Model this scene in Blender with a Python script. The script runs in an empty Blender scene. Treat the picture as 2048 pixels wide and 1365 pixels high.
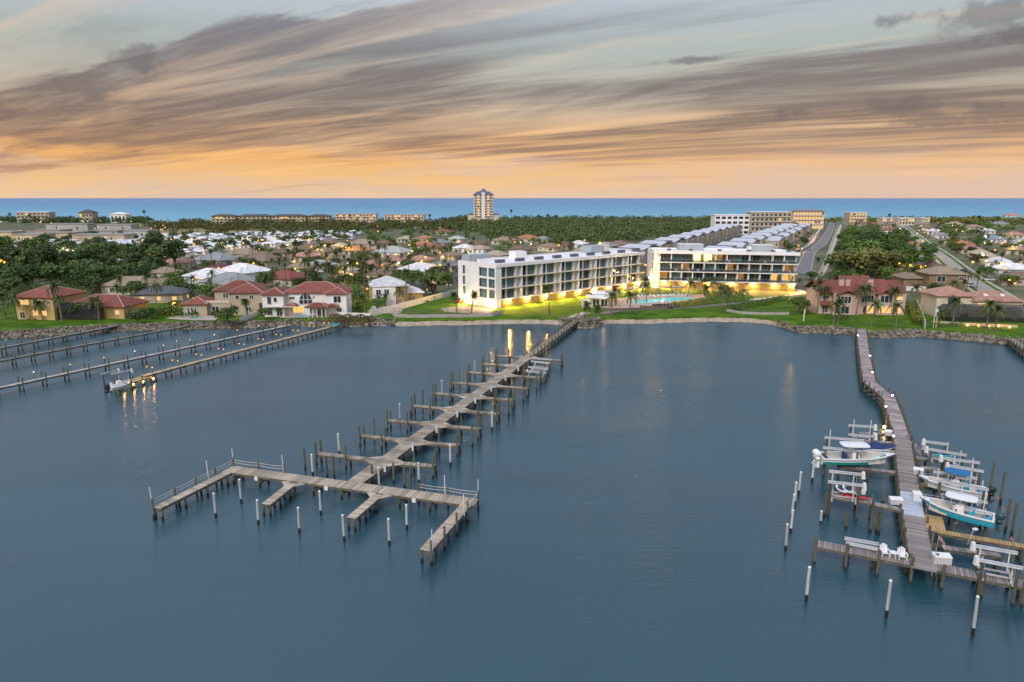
import bpy, math, random
import numpy as np
from mathutils import Vector, Matrix, Euler
R = math.radians
rng = random.Random(7)
nrg = np.random.default_rng(7)
scene = bpy.context.scene
col = scene.collection

# ------------------------------------------------------------------ camera
CAM_H = 35.0
FPX = 1365.0                                    # focal length in pixels of the 2048 px wide photograph
PITCH = math.atan((682.5 - 396.0) / FPX)
cam_data = bpy.data.cameras.new('camera')
cam_data.sensor_width = 36.0
cam_data.lens = 36.0 * FPX / 2048.0
cam_data.clip_start = 0.5
cam_data.clip_end = 200000.0
cam = bpy.data.objects.new('camera', cam_data)
col.objects.link(cam)
cam.location = (0, 0, CAM_H)
cam.rotation_euler = (R(90) - PITCH, 0, 0)
scene.camera = cam

# ------------------------------------------------------------------ colour management and render
scene.view_settings.view_transform = 'Standard'
scene.view_settings.look = 'None'
scene.view_settings.gamma = 1.0
scene.view_settings.exposure = 0.0
scene.view_settings.use_curve_mapping = False
scene.render.engine = 'CYCLES'
cy = scene.cycles
cy.use_denoising = True
cy.max_bounces = 6
cy.diffuse_bounces = 2
cy.glossy_bounces = 3
cy.transparent_max_bounces = 10
cy.sample_clamp_indirect = 1.6
cy.caustics_reflective = False
cy.caustics_refractive = False

# ------------------------------------------------------------------ node helpers
class NT:
    def __init__(self, tree):
        self.t = tree; self.n = tree.nodes; self.l = tree.links
        self.n.clear()
    def node(self, typ, **kw):
        nd = self.n.new(typ)
        for k, v in kw.items():
            if k == 'ins':
                for key, val in v.items():
                    self.set(nd.inputs[key], val)
            else:
                setattr(nd, k, v)
        return nd
    def set(self, sock, val):
        if isinstance(val, bpy.types.NodeSocket):
            self.l.new(val, sock)
        else:
            if sock.type == 'RGBA' and len(val) == 3: val = (*val, 1)
            sock.default_value = val
    def math(self, op, a, b=0.0, c=0.0, clamp=False):
        nd = self.n.new('ShaderNodeMath'); nd.operation = op; nd.use_clamp = clamp
        self.set(nd.inputs[0], a); self.set(nd.inputs[1], b); self.set(nd.inputs[2], c)
        return nd.outputs[0]
    def mix(self, f, a, b, blend='MIX'):
        nd = self.n.new('ShaderNodeMix'); nd.data_type = 'RGBA'; nd.blend_type = blend; nd.clamp_factor = True
        self.set(nd.inputs[0], f); self.set(nd.inputs[6], a); self.set(nd.inputs[7], b)
        return nd.outputs[2]
    def ramp(self, f, pts, interp='LINEAR'):
        nd = self.n.new('ShaderNodeValToRGB'); r = nd.color_ramp; r.interpolation = interp
        while len(r.elements) < len(pts): r.elements.new(0.5)
        for e, (p, c) in zip(r.elements, pts):
            e.position = p; e.color = (*c, 1) if hasattr(c, '__len__') else (c, c, c, 1)
        self.set(nd.inputs[0], f)
        return nd.outputs[0]
    def noise(self, vec, scale, detail=3.0, rough=0.55, dist=0.0):
        nd = self.n.new('ShaderNodeTexNoise')
        if vec is not None: self.set(nd.inputs['Vector'], vec)
        nd.inputs['Scale'].default_value = scale; nd.inputs['Detail'].default_value = detail
        nd.inputs['Roughness'].default_value = rough; nd.inputs['Distortion'].default_value = dist
        return nd.outputs[0]
    def maprange(self, v, a, b, c=0.0, d=1.0, smooth=True):
        nd = self.n.new('ShaderNodeMapRange'); nd.interpolation_type = 'SMOOTHSTEP' if smooth else 'LINEAR'
        for i, x in enumerate((v, a, b, c, d)): self.set(nd.inputs[i], x)
        return nd.outputs[0]
    def combine(self, x, y, z):
        nd = self.n.new('ShaderNodeCombineXYZ')
        for i, v in enumerate((x, y, z)): self.set(nd.inputs[i], v)
        return nd.outputs[0]

# ------------------------------------------------------------------ dusk sky with streaked clouds
SUN_EL, SUN_ROT = R(24), R(205)
world = bpy.data.worlds.new('World'); scene.world = world
world.use_nodes = True
W = NT(world.node_tree)
tc = W.node('ShaderNodeTexCoord').outputs['Generated']
sep = W.node('ShaderNodeSeparateXYZ', ins={0: tc})
sx, sy, sz = sep.outputs
el = W.math('MAXIMUM', sz, 0.0)
base = W.ramp(el, [(0.0, (0.80, 0.58, 0.42)), (0.022, (0.86, 0.53, 0.25)), (0.055, (0.84, 0.43, 0.155)), (0.09, (0.72, 0.43, 0.24)),
                   (0.13, (0.54, 0.46, 0.37)), (0.19, (0.42, 0.46, 0.44)), (0.26, (0.48, 0.54, 0.62)), (0.36, (0.52, 0.60, 0.82)), (1.0, (0.36, 0.46, 0.72))])
pat_ = W.noise(W.node('ShaderNodeMapping', ins={0: tc, 3: (2.2, 2.2, 16.0)}).outputs[0], 1.6, 4, 0.55)
base = W.mix(W.math('MULTIPLY', W.maprange(pat_, 0.42, 0.66), W.maprange(el, 0.12, 0.04, 0.0, 0.75)), base, (0.66, 0.50, 0.42))
# cloud layer: directions projected on a plane overhead, streaks running towards the left of the horizon
den = W.math('ADD', el, 0.045)
pxn = W.math('DIVIDE', sx, den); pyn = W.math('DIVIDE', sy, den)
ca, sa = math.cos(R(-57)), math.sin(R(-57))
al = W.math('ADD', W.math('MULTIPLY', pxn, sa), W.math('MULTIPLY', pyn, ca))      # along the streaks
ac = W.math('SUBTRACT', W.math('MULTIPLY', pxn, ca), W.math('MULTIPLY', pyn, sa)) # across them
v1 = W.combine(W.math('MULTIPLY', al, 0.15), W.math('MULTIPLY', ac, 0.50), 5.1)
v2 = W.combine(W.math('MULTIPLY', al, 0.34), W.math('MULTIPLY', ac, 1.15), 7.7)
v3 = W.combine(W.math('MULTIPLY', al, 0.10), W.math('MULTIPLY', ac, 0.30), 1.3)
n1 = W.noise(v1, 1.0, 6, 0.55, 0.6)
n2 = W.noise(v2, 1.0, 7, 0.6, 0.5)
n3 = W.noise(v3, 1.0, 3, 0.5, 0.3)
dens = W.math('ADD', W.math('MULTIPLY', n1, 0.6), W.math('ADD', W.math('MULTIPLY', n2, 0.24), W.math('MULTIPLY', n3, 0.30)))
# long cloud banks lying along the streaks
acn = W.math('ADD', ac, W.math('MULTIPLY', W.math('SUBTRACT', n2, 0.5), 2.2))
def bank(c, w):
    return W.maprange(W.math('ABSOLUTE', W.math('SUBTRACT', acn, c)), w, w * 0.15)
def ramp_al(a, b): return W.maprange(al, a, b)
banks = W.math('MULTIPLY', bank(2.55, 0.42), ramp_al(0.6, 2.2))
banks = W.math('ADD', banks, W.math('MULTIPLY', bank(4.45, 2.1), ramp_al(2.2, 5.2)))
banks = W.math('ADD', banks, W.math('MULTIPLY', bank(4.75, 0.85), W.math('SUBTRACT', 1.0, ramp_al(2.2, 4.4))))
banks = W.math('ADD', banks, W.math('MULTIPLY', bank(7.9, 2.0), W.math('MULTIPLY', 0.8, W.math('SUBTRACT', 1.0, ramp_al(4.0, 7.0)))))
dens = W.math('ADD', dens, W.math('MULTIPLY', banks, W.math('MULTIPLY', n1, 0.25)))
# more cover in the belt above the glow, thin over it
belt = W.ramp(el, [(0.0, 0.0), (0.03, 0.22), (0.065, 0.62), (0.10, 1.0), (0.15, 0.80), (0.20, 0.5), (0.24, 0.35), (0.4, 0.5), (1.0, 0.5)])
thr = W.math('SUBTRACT', 0.705, W.math('MULTIPLY', belt, 0.16))
cm = W.maprange(W.math('SUBTRACT', dens, thr), -0.06, 0.09)
n5 = W.noise(W.combine(W.math('MULTIPLY', al, 0.55), W.math('MULTIPLY', ac, 2.4), 22.0), 1.0, 6, 0.62, 0.8)
cmf = W.math('MULTIPLY', cm, W.maprange(n5, 0.34, 0.58, 0.62, 1.0))
# a few small dark cloud scraps low on the right
scr = None
nz_s = W.noise(tc, 26.0, 5, 0.6)
for (qx, qy, rx, ry) in ((1795, 213, 0.036, 0.014), (1597, 226, 0.034, 0.011), (1900, 240, 0.07, 0.007), (2010, 225, 0.045, 0.013), (1985, 28, 0.075, 0.018), (1830, 35, 0.05, 0.010), (1400, 120, 0.05, 0.006), (2080, 60, 0.06, 0.02), (270, 120, 0.03, 0.02)):
    u_ = (qx - 1024.0) / FPX; v_ = -(qy - 682.5) / FPX
    dv = Vector((u_, math.cos(PITCH) + v_ * math.sin(PITCH), -math.sin(PITCH) + v_ * math.cos(PITCH))).normalized()
    ddx = W.math('DIVIDE', W.math('SUBTRACT', sx, dv.x), rx); ddz = W.math('DIVIDE', W.math('SUBTRACT', sz, dv.z), ry)
    front_ = W.math('GREATER_THAN', sy, 0.0)
    dd = W.math('SQRT', W.math('ADD', W.math('MULTIPLY', ddx, ddx), W.math('MULTIPLY', ddz, ddz)))
    q_ = W.math('MULTIPLY', front_, W.maprange(W.math('ADD', dd, W.math('MULTIPLY', W.math('SUBTRACT', nz_s, 0.5), 3.2)), 1.0, 0.25))
    scr = q_ if scr is None else W.math('MAXIMUM', scr, q_)
dark = W.ramp(el, [(0.0, (0.60, 0.36, 0.26)), (0.045, (0.36, 0.19, 0.135)), (0.09, (0.185, 0.118, 0.110)), (0.16, (0.175, 0.138, 0.145)), (0.24, (0.21, 0.20, 0.235)), (0.33, (0.42, 0.46, 0.62)), (1, (0.33, 0.41, 0.62))])
skyc = W.mix(W.math('MULTIPLY', cmf, 0.92), base, dark)
# lit cream wisps
n4 = W.noise(W.combine(W.math('MULTIPLY', al, 0.22), W.math('MULTIPLY', ac, 1.1), 15.2), 1.0, 8, 0.62, 0.9)
wm = W.maprange(n4, 0.50, 0.68)
lit = W.ramp(el, [(0.0, (0.93, 0.56, 0.28)), (0.06, (0.95, 0.52, 0.20)), (0.14, (0.80, 0.55, 0.38)), (0.26, (0.62, 0.53, 0.46)), (0.4, (0.54, 0.58, 0.70)), (1, (0.40, 0.47, 0.66))])
wf = W.math('MULTIPLY', wm, W.math('SUBTRACT', 0.75, W.math('MULTIPLY', cm, 0.30)))
skyc = W.mix(wf, skyc, lit)
skyc = W.mix(W.math('MULTIPLY', scr, 0.62), skyc, W.mix(0.55, dark, (0.10, 0.085, 0.11)))
# the right of the view is pinker and duller near the horizon
side = W.math('MULTIPLY', W.maprange(sx, -0.15, 0.5), W.maprange(el, 0.10, 0.0))
skyc = W.mix(W.math('MULTIPLY', side, 0.6), skyc, (0.74, 0.52, 0.42))
nish = W.node('ShaderNodeTexSky', sky_type='NISHITA', sun_disc=False, sun_elevation=R(4), sun_rotation=SUN_ROT)
nb = W.mix(1.0, nish.outputs[0], (0.015, 0.015, 0.015), 'MULTIPLY')
skyf = W.mix(1.0, skyc, nb, 'ADD')
bg = W.node('ShaderNodeBackground', ins={0: skyf, 1: 1.0})
wo = W.node('ShaderNodeOutputWorld')
W.l.new(bg.outputs[0], wo.inputs[0])

# broad, soft afterglow from behind the camera
sun_d = bpy.data.lights.new('sun', 'SUN'); sun_d.energy = 2.6; sun_d.angle = R(30); sun_d.color = (1.0, 0.93, 0.87)
sun = bpy.data.objects.new('sun', sun_d); col.objects.link(sun)
sun.rotation_euler = (R(90) - SUN_EL, 0, R(-22))
sun.rotation_euler = (Vector((math.sin(SUN_ROT) * math.cos(R(42)), math.cos(SUN_ROT) * math.cos(R(42)), math.sin(R(42))))).to_track_quat('Z', 'Y').to_euler()

# ------------------------------------------------------------------ photograph pixel on the plane z -> world point
cP, sP = math.cos(PITCH), math.sin(PITCH)
def P(px, py, z=0.0):
    u = (px - 1024.0) / FPX; v = -(py - 682.5) / FPX
    d = (u, cP + v * sP, -sP + v * cP)
    t = (z - CAM_H) / d[2]
    return Vector((d[0] * t, d[1] * t, z))
def zat(py, y):
    """height of the ray through row py at ground distance y (straight ahead)"""
    v = -(py - 682.5) / FPX
    return CAM_H + (-sP + v * cP) * y / (cP + v * sP)
def pix(p):
    x, y, z = p; z -= CAM_H
    f = y * cP - z * sP; upc = y * sP + z * cP
    return (1024 + FPX * x / f, 682.5 - FPX * upc / f)

# ------------------------------------------------------------------ materials
MATS = {}
def mat(name, c, rough=0.7, var=0.15, scale=2.0, c2=None, island=0.0, objr=0.0, metal=0.0, spec=0.4, bump=0.0, bscale=20.0, emit=None, estr=0.0, coat=0.0):
    if name in MATS: return MATS[name]
    m = bpy.data.materials.new(name); m.use_nodes = True; MATS[name] = m
    T = NT(m.node_tree)
    out = T.node('ShaderNodeOutputMaterial')
    b = T.node('ShaderNodeBsdfPrincipled')
    T.l.new(b.outputs[0], out.inputs[0])
    co = T.node('ShaderNodeTexCoord').outputs['Object']
    lo = tuple(x * (1 - var) for x in c); hi = tuple(min(1, x * (1 + var)) for x in c)
    if c2: lo, hi = c, c2
    if var or c2:
        nz = T.noise(co, scale, 4, 0.6)
        cc = T.mix(T.maprange(nz, 0.32, 0.68), lo, hi)
    else:
        cc = T.node('ShaderNodeRGB').outputs[0]; cc.default_value = (*c, 1)
    if island:
        g = T.node('ShaderNodeNewGeometry').outputs['Random Per Island']
        k = T.math('ADD', 1 - island, T.math('MULTIPLY', g, 2 * island))
        cc = T.mix(1.0, cc, T.combine(k, k, k), 'MULTIPLY')
    if objr:
        g = T.node('ShaderNodeObjectInfo').outputs['Random']
        k = T.math('ADD', 1 - objr, T.math('MULTIPLY', g, 2 * objr))
        cc = T.mix(1.0, cc, T.combine(k, k, k), 'MULTIPLY')
    T.set(b.inputs['Base Color'], cc)
    b.inputs['Roughness'].default_value = rough
    b.inputs['Metallic'].default_value = metal
    b.inputs['Specular IOR Level'].default_value = spec
    b.inputs['Coat Weight'].default_value = coat
    if bump:
        bp = T.node('ShaderNodeBump', ins={'Strength': bump, 'Distance': 0.05, 'Height': T.noise(co, bscale, 3)})
        T.l.new(bp.outputs[0], b.inputs['Normal'])
    if emit:
        b.inputs['Emission Color'].default_value = (*emit, 1)
        b.inputs['Emission Strength'].default_value = estr
    return m
def glow(name, c, s):
    if name in MATS: return MATS[name]
    m = bpy.data.materials.new(name); m.use_nodes = True; MATS[name] = m
    T = NT(m.node_tree)
    e = T.node('ShaderNodeEmission', ins={0: c, 1: s}); out = T.node('ShaderNodeOutputMaterial'); T.l.new(e.outputs[0], out.inputs[0])
    return m

# ------------------------------------------------------------------ mesh builder
class MB:
    def __init__(self): self.v = []; self.f = []; self.mi = []; self.k = 0
    def add(self, vs, fs):
        o = len(self.v); self.v += [tuple(p) for p in vs]
        self.f += [tuple(i + o for i in f) for f in fs]; self.mi += [self.k] * len(fs)
        return self
    def box(self, c, s, rz=0.0, rx=0.0):
        hx, hy, hz = s[0] / 2, s[1] / 2, s[2] / 2
        M = Matrix.Rotation(rz, 3, 'Z') @ Matrix.Rotation(rx, 3, 'X'); c = Vector(c)
        vs = [c + M @ Vector((x * hx, y * hy, z * hz)) for z in (-1, 1) for y in (-1, 1) for x in (-1, 1)]
        return self.add(vs, [(0, 2, 3, 1), (4, 5, 7, 6), (0, 1, 5, 4), (2, 6, 7, 3), (0, 4, 6, 2), (1, 3, 7, 5)])
    def bar(self, p, q, w, h=None):
        """box from p to q, w wide (horizontal), h thick"""
        h = w if h is None else h
        p, q = Vector(p), Vector(q); d = (q - p)
        if d.length < 1e-6: return self
        d.normalize()
        sd = d.cross(Vector((0, 0, 1)))
        if sd.length < 1e-4: sd = Vector((1, 0, 0))
        sd.normalize(); up = sd.cross(d).normalized()
        vs = [a + sd * (x * w / 2) + up * (z * h / 2) for a in (p, q) for z in (-1, 1) for x in (-1, 1)]
        return self.add(vs, [(0, 1, 3, 2), (4, 6, 7, 5), (0, 4, 5, 1), (2, 3, 7, 6), (0, 2, 6, 4), (1, 5, 7, 3)])
    def tube(self, p, q, r, r2=None, n=8, cap=True):
        r2 = r if r2 is None else r2
        p, q = Vector(p), Vector(q); d = (q - p).normalized()
        a = d.orthogonal().normalized(); b = d.cross(a)
        vs = []
        for c, rr in ((p, r), (q, r2)):
            for i in range(n):
                t = 2 * math.pi * i / n
                vs.append(c + a * (rr * math.cos(t)) + b * (rr * math.sin(t)))
        fs = [(i, (i + 1) % n, n + (i + 1) % n, n + i) for i in range(n)]
        if cap: fs += [tuple(reversed(range(n))), tuple(range(n, 2 * n))]
        return self.add(vs, fs)
    def path(self, pts, r, n=6):
        for a, b in zip(pts[:-1], pts[1:]): self.tube(a, b, r, None, n)
        return self
    def prism(self, poly, z0, z1):
        n = len(poly)
        vs = [(x, y, z0) for x, y in poly] + [(x, y, z1) for x, y in poly]
        fs = [tuple(reversed(range(n))), tuple(range(n, 2 * n))] + [(i, (i + 1) % n, n + (i + 1) % n, n + i) for i in range(n)]
        return self.add(vs, fs)
    def ball(self, c, r, n=8, m=5, sc=(1, 1, 1)):
        vs = [(c[0], c[1], c[2] - r * sc[2])]
        for j in range(1, m):
            t = math.pi * j / m
            for i in range(n):
                a = 2 * math.pi * i / n
                vs.append((c[0] + r * sc[0] * math.sin(t) * math.cos(a), c[1] + r * sc[1] * math.sin(t) * math.sin(a), c[2] - r * sc[2] * math.cos(t)))
        vs.append((c[0], c[1], c[2] + r * sc[2]))
        fs = [(0, 1 + (i + 1) % n, 1 + i) for i in range(n)]
        for j in range(m - 2):
            o = 1 + j * n
            fs += [(o + i, o + (i + 1) % n, o + n + (i + 1) % n, o + n + i) for i in range(n)]
        o = 1 + (m - 2) * n; L = len(vs) - 1
        fs += [(o + i, o + (i + 1) % n, L) for i in range(n)]
        return self.add(vs, fs)
    def mesh(self, name, mats, smooth=False, off=(0, 0, 0)):
        me = bpy.data.meshes.new(name)
        ox, oy, oz = off
        me.from_pydata([(x - ox, y - oy, z - oz) for x, y, z in self.v], [], self.f)
        for m in (mats if isinstance(mats, (list, tuple)) else [mats]): me.materials.append(m)
        if max(self.mi, default=0): me.polygons.foreach_set('material_index', self.mi)
        if smooth: me.polygons.foreach_set('use_smooth', [True] * len(self.f))
        me.update(); return me
    def build(self, name, mats, parent=None, smooth=False, kind=None, world=False, label=None):
        """world=True: the coordinates are world ones and the parent is not rotated"""
        off = (0, 0, 0)
        if world and parent is not None:
            off = tuple(parent.location)
            if parent.parent is not None: off = tuple(Vector(off) + parent.parent.location)
        return link(name, self.mesh(name, mats, smooth, off), parent, kind, label)
def link(name, me, parent=None, kind=None, label=None, loc=None, rz=None, scale=None):
    o = bpy.data.objects.new(name, me); col.objects.link(o)
    if parent is not None: o.parent = parent
    if kind: o['kind'] = kind
    if label: o['label'] = label
    if loc is not None: o.location = loc
    if rz is not None: o.rotation_euler = (0, 0, rz)
    if scale is not None: o.scale = scale if hasattr(scale, '__len__') else (scale,) * 3
    return o
def tag(o, label, cat, group=None, kind=None):
    o['label'] = label
    if cat: o['category'] = cat
    if group: o['group'] = group
    if kind: o['kind'] = kind
    return o
def thing(name, label, cat, loc=(0, 0, 0), rz=0.0, group=None):
    o = bpy.data.objects.new(name, None); col.objects.link(o)
    o.empty_display_size = 0.5
    o.location = loc; o.rotation_euler = (0, 0, rz)
    return tag(o, label, cat, group)
def struct(name, mb, m, smooth=False):
    return mb.build(name, m, None, smooth, 'structure')
KIDS = {}
def dup(src, loc=None, rz=None, scale=None, label=None, group=None, kids=None):
    r = src.copy(); col.objects.link(r)
    if loc is not None: r.location = loc
    if rz is not None: r.rotation_euler = (0, 0, rz)
    if scale is not None: r.scale = scale if hasattr(scale, '__len__') else (scale,) * 3
    if label: r['label'] = label
    if group: r['group'] = group
    if src.name not in KIDS:
        KIDS[src.name] = [(c, list(c.children)) for c in src.children]
    for c, gs in KIDS[src.name]:
        d = c.copy(); col.objects.link(d); d.parent = r
        for g in gs:
            e = g.copy(); col.objects.link(e); e.parent = d
    return r
ORD = 'first second third fourth fifth sixth seventh eighth ninth tenth eleventh twelfth thirteenth fourteenth fifteenth sixteenth seventeenth eighteenth nineteenth twentieth'.split()
def ordn(i):
    if i < 20: return ORD[i]
    tens = {2: 'twenty', 3: 'thirty', 4: 'forty', 5: 'fifty'}[(i + 1) // 10]
    u = (i + 1) % 10
    return (tens + '-' + ORD[u - 1]) if u else {20: 'twentieth', 30: 'thirtieth', 40: 'fortieth', 50: 'fiftieth'}[i + 1]
# ------------------------------------------------------------------ water
def river_material():
    m = bpy.data.materials.new('river_water'); m.use_nodes = True
    T = NT(m.node_tree); out = T.node('ShaderNodeOutputMaterial')
    co = T.node('ShaderNodeTexCoord').outputs['Object']
    sp = T.node('ShaderNodeSeparateXYZ', ins={0: co})
    b = T.node('ShaderNodeBsdfPrincipled')
    T.l.new(b.outputs[0], out.inputs[0])
    big = T.noise(T.node('ShaderNodeMapping', ins={0: co, 2: (0, 0, R(-14)), 3: (0.5, 1.7, 1)}).outputs[0], 0.022, 5, 0.6, 0.6)
    c = T.mix(T.maprange(big, 0.3, 0.7), (0.012, 0.056, 0.074), (0.024, 0.084, 0.108))
    T.set(b.inputs['Base Color'], c)
    b.inputs['IOR'].default_value = 1.45
    b.inputs['Specular IOR Level'].default_value = 1.0
    T.set(b.inputs['Roughness'], T.maprange(big, 0.3, 0.7, 0.21, 0.31))
    b.inputs['Anisotropic'].default_value = 0.92
    T.set(b.inputs['Tangent'], T.combine(0.0, 1.0, 0.0))
    # small ripples crossing at two angles, streaky in patches
    v1 = T.node('ShaderNodeMapping', ins={0: co, 2: (0, 0, R(4)), 3: (0.16, 1.5, 1)}).outputs[0]
    v2 = T.node('ShaderNodeMapping', ins={0: co, 2: (0, 0, R(-9)), 3: (0.35, 1.5, 1)}).outputs[0]
    h = T.math('ADD', T.noise(v1, 1.4, 3, 0.5, 0.4), T.math('MULTIPLY', T.noise(v2, 3.2, 2, 0.5), 0.45))
    amp = T.maprange(T.noise(T.node('ShaderNodeMapping', ins={0: co, 3: (0.5, 1.6, 1)}).outputs[0], 0.03, 3, 0.5), 0.38, 0.62, 0.25, 1.0)
    bp = T.node('ShaderNodeBump', ins={'Strength': amp, 'Distance': 0.085, 'Height': h})
    T.l.new(bp.outputs[0], b.inputs['Normal'])
    return m
struct('river', MB().add([(-1500, -300, 0), (1500, -300, 0), (1500, 420, 0), (-1500, 420, 0)], [(0, 1, 2, 3)]), river_material())
def ocean_material():
    m = bpy.data.materials.new('ocean_water'); m.use_nodes = True
    T = NT(m.node_tree); out = T.node('ShaderNodeOutputMaterial')
    co = T.node('ShaderNodeTexCoord').outputs['Object']
    sp = T.node('ShaderNodeSeparateXYZ', ins={0: co})
    b = T.node('ShaderNodeBsdfPrincipled')
    T.l.new(b.outputs[0], out.inputs[0])
    # shallow turquoise by the beach, deeper blue beyond, horizon haze painted in as lilac
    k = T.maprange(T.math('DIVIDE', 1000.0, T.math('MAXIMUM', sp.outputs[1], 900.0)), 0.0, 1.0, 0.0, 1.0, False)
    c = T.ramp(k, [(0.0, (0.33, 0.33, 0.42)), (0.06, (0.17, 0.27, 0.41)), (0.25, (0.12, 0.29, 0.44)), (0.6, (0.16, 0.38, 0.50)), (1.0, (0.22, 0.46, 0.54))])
    n = T.noise(T.node('ShaderNodeMapping', ins={0: co, 3: (0.25, 1, 1)}).outputs[0], 0.02, 4, 0.6)
    c = T.mix(T.maprange(n, 0.3, 0.7, 0.0, 0.22), c, (0.06, 0.18, 0.32))
    T.set(b.inputs['Base Color'], c)
    b.inputs['Roughness'].default_value = 0.6
    b.inputs['Specular IOR Level'].default_value = 0.25
    return m
struct('ocean', MB().add([(-90000, 900, -0.3), (90000, 900, -0.3), (90000, 90000, -0.3), (-90000, 90000, -0.3)], [(0, 1, 2, 3)]), ocean_material())
# ------------------------------------------------------------------ land, shore, roads
GZ = 1.5
shore_px = [(-420, 700), (-120, 690), (0, 679), (60, 676), (120, 671), (175, 668), (240, 664), (300, 662), (375, 660), (440, 658), (512, 657), (580, 652), (640, 654), (678, 655), (715, 654), (755, 652), (810, 653), (870, 651),
            (930, 651), (1000, 648.5), (1060, 648), (1110, 649), (1130, 653), (1165, 658), (1190, 656), (1203, 652), (1215, 648), (1300, 648), (1380, 645), (1420, 644), (1494, 645), (1540, 649), (1562, 655), (1600, 667),
            (1660, 668), (1714, 672), (1760, 677), (1797, 676), (1836, 674), (1900, 680), (1960, 684), (2005, 689), (2060, 697), (2200, 712), (2500, 740)]
shore = [P(x, y) for x, y in shore_px]
sxs = np.array([p.x for p in shore]); sys_ = np.array([p.y for p in shore])
def shore_y(x):
    """river edge at world x"""
    return float(np.interp(x, sxs, sys_))
xs = np.concatenate([np.linspace(-2600, sxs[0], 8)[:-1], np.linspace(sxs[0], sxs[-1], 300), np.linspace(sxs[-1], 2400, 8)[1:]])
def coast_y(x): return 985 - 0.04 * x + 10 * math.sin(x * 0.008)
def band(offs, jit=0.0):
    mb = MB(); n = len(xs)
    for o, z in offs:
        for x in xs:
            y0 = shore_y(x)
            k = 0.5 * math.sin(x * 0.9) + 0.4 * math.sin(x * 2.3 + 1) if jit else 0
            if o is None: mb.v.append((x, coast_y(x) + z[0], z[1]))
            else: mb.v.append((x, y0 + o + k * jit, z))
    for j in range(len(offs) - 1):
        for i in range(n - 1):
            a = j * n + i; mb.f.append((a, a + 1, a + n + 1, a + n)); mb.mi.append(0)
    return mb
sand = mat('shore_sand', (0.30, 0.24, 0.17), 0.9, c2=(0.42, 0.35, 0.26), scale=0.8, bump=0.3, bscale=3)
grass = mat('lawn_grass', (0.038, 0.100, 0.007), 0.9, c2=(0.098, 0.178, 0.012), scale=0.22, spec=0.1, bump=0.5, bscale=2.5)
earth = mat('ground_cover', (0.06, 0.09, 0.028), 0.9, c2=(0.17, 0.155, 0.09), scale=0.05, bump=0.4, bscale=1)
asphalt = mat('asphalt', (0.19, 0.18, 0.175), 0.85, 0.18, 0.3)
pale_road = mat('pale_road', (0.33, 0.30, 0.25), 0.85, 0.12, 0.3)
concrete = mat('concrete', (0.42, 0.39, 0.35), 0.8, 0.12, 0.6)
struct('shore', band([(-3, -0.8), (0, -0.02), (0.9, 0.5), (1.7, 1.0)], .6), sand)
struct('lawn', band([(1.6, 1.0), (3.4, 1.42), (6, GZ), (30, GZ), (60, GZ)]), grass)
struct('ground', band([(60, GZ), (150, GZ), (300, GZ), (500, GZ), (None, (-22, GZ))]), earth)
struct('beach', band([(None, (-22, GZ)), (None, (-8, 0.8)), (None, (6, -0.4))]), sand)

def ribbon(name, pts, w, m, z, closed=False):
    """a road or path: strip of width w (number or list) along world points"""
    mb = MB(); pts = [Vector((p[0], p[1], 0)) for p in pts]; n = len(pts)
    # smooth
    for _ in range(2):
        q = [pts[0]]
        for a, b in zip(pts[:-1], pts[1:]): q += [a * 0.75 + b * 0.25, a * 0.25 + b * 0.75]
        q.append(pts[-1])
        if not hasattr(w, '__len__'): pts = q
        else: break
    n = len(pts)
    for i, p in enumerate(pts):
        d = (pts[min(n - 1, i + 1)] - pts[max(0, i - 1)]).normalized(); s = Vector((d.y, -d.x, 0))
        ww = w[i] if hasattr(w, '__len__') else w
        for k in (-0.5, 0.5): mb.v.append((p.x + s.x * ww * k, p.y + s.y * ww * k, z))
    for i in range(n - 1): mb.f.append((2 * i, 2 * i + 1, 2 * i + 3, 2 * i + 2)); mb.mi.append(0)
    return struct(name, mb, m)
def patch(name, px, m, z, world=False, kind='structure'):
    pts = [P(x, y, z) if not world else Vector((x, y, z)) for x, y in px]
    mb = MB(); mb.add(pts, [tuple(range(len(pts)))])
    return mb.build(name, m, None, False, kind)
def G(x, y): return P(x, y, GZ)

E1 = Vector((0.445, 0.895, 0)); E2 = Vector((0.895, -0.445, 0))     # inland and along-shore directions of the street grid
GRID = math.atan2(E2.y, E2.x)
# entrance road with its round end, and its kerb
road_pts = [G(1664, 446), G(1661.5, 458), G(1651, 477), G(1641, 491), G(1621, 501), G(1614, 518), G(1609, 536), G(1604, 548)]
ribbon('kerb', road_pts, 6.8, concrete, GZ + 0.03)
ribbon('road', road_pts, 6.0, asphalt, GZ + 0.06)
c0 = G(1606, 543)
mb = MB(); mb.add([(c0.x + 7 * math.cos(t), c0.y + 7 * math.sin(t), GZ + 0.075) for t in np.linspace(0, 2 * math.pi, 24, endpoint=False)], [tuple(range(24))])
struct('turning_circle_road', mb, asphalt)
ribbon('pavement', [G(1642, 455), G(1633, 470), G(1622, 488), G(1600, 500), G(1592, 507), G(1601, 496), G(1609, 497)], 2.2, concrete, GZ + 0.08)
street_pts = [G(1800, 448), G(1806.7, 454), G(1841, 484), G(1879, 508), G(1907, 532), G(1941.5, 560), G(1972, 580), G(2026, 614), G(2080, 645)]
ribbon('street_verge', street_pts, 13, grass, GZ + 0.02)
ribbon('street', street_pts, 6.0, pale_road, GZ + 0.06)
for s in (-5.2, 5.2):
    ribbon('pavement', [p + E2 * s for p in street_pts], 1.4, concrete, GZ + 0.07)
path_pts = [G(1682, 450), G(1672, 476), G(1659, 512), G(1648, 540), G(1640, 552)]
ribbon('path', path_pts, 2.8, mat('pale_path', (0.5, 0.45, 0.38), 0.85, 0.1, 0.5), GZ + 0.05)
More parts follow.
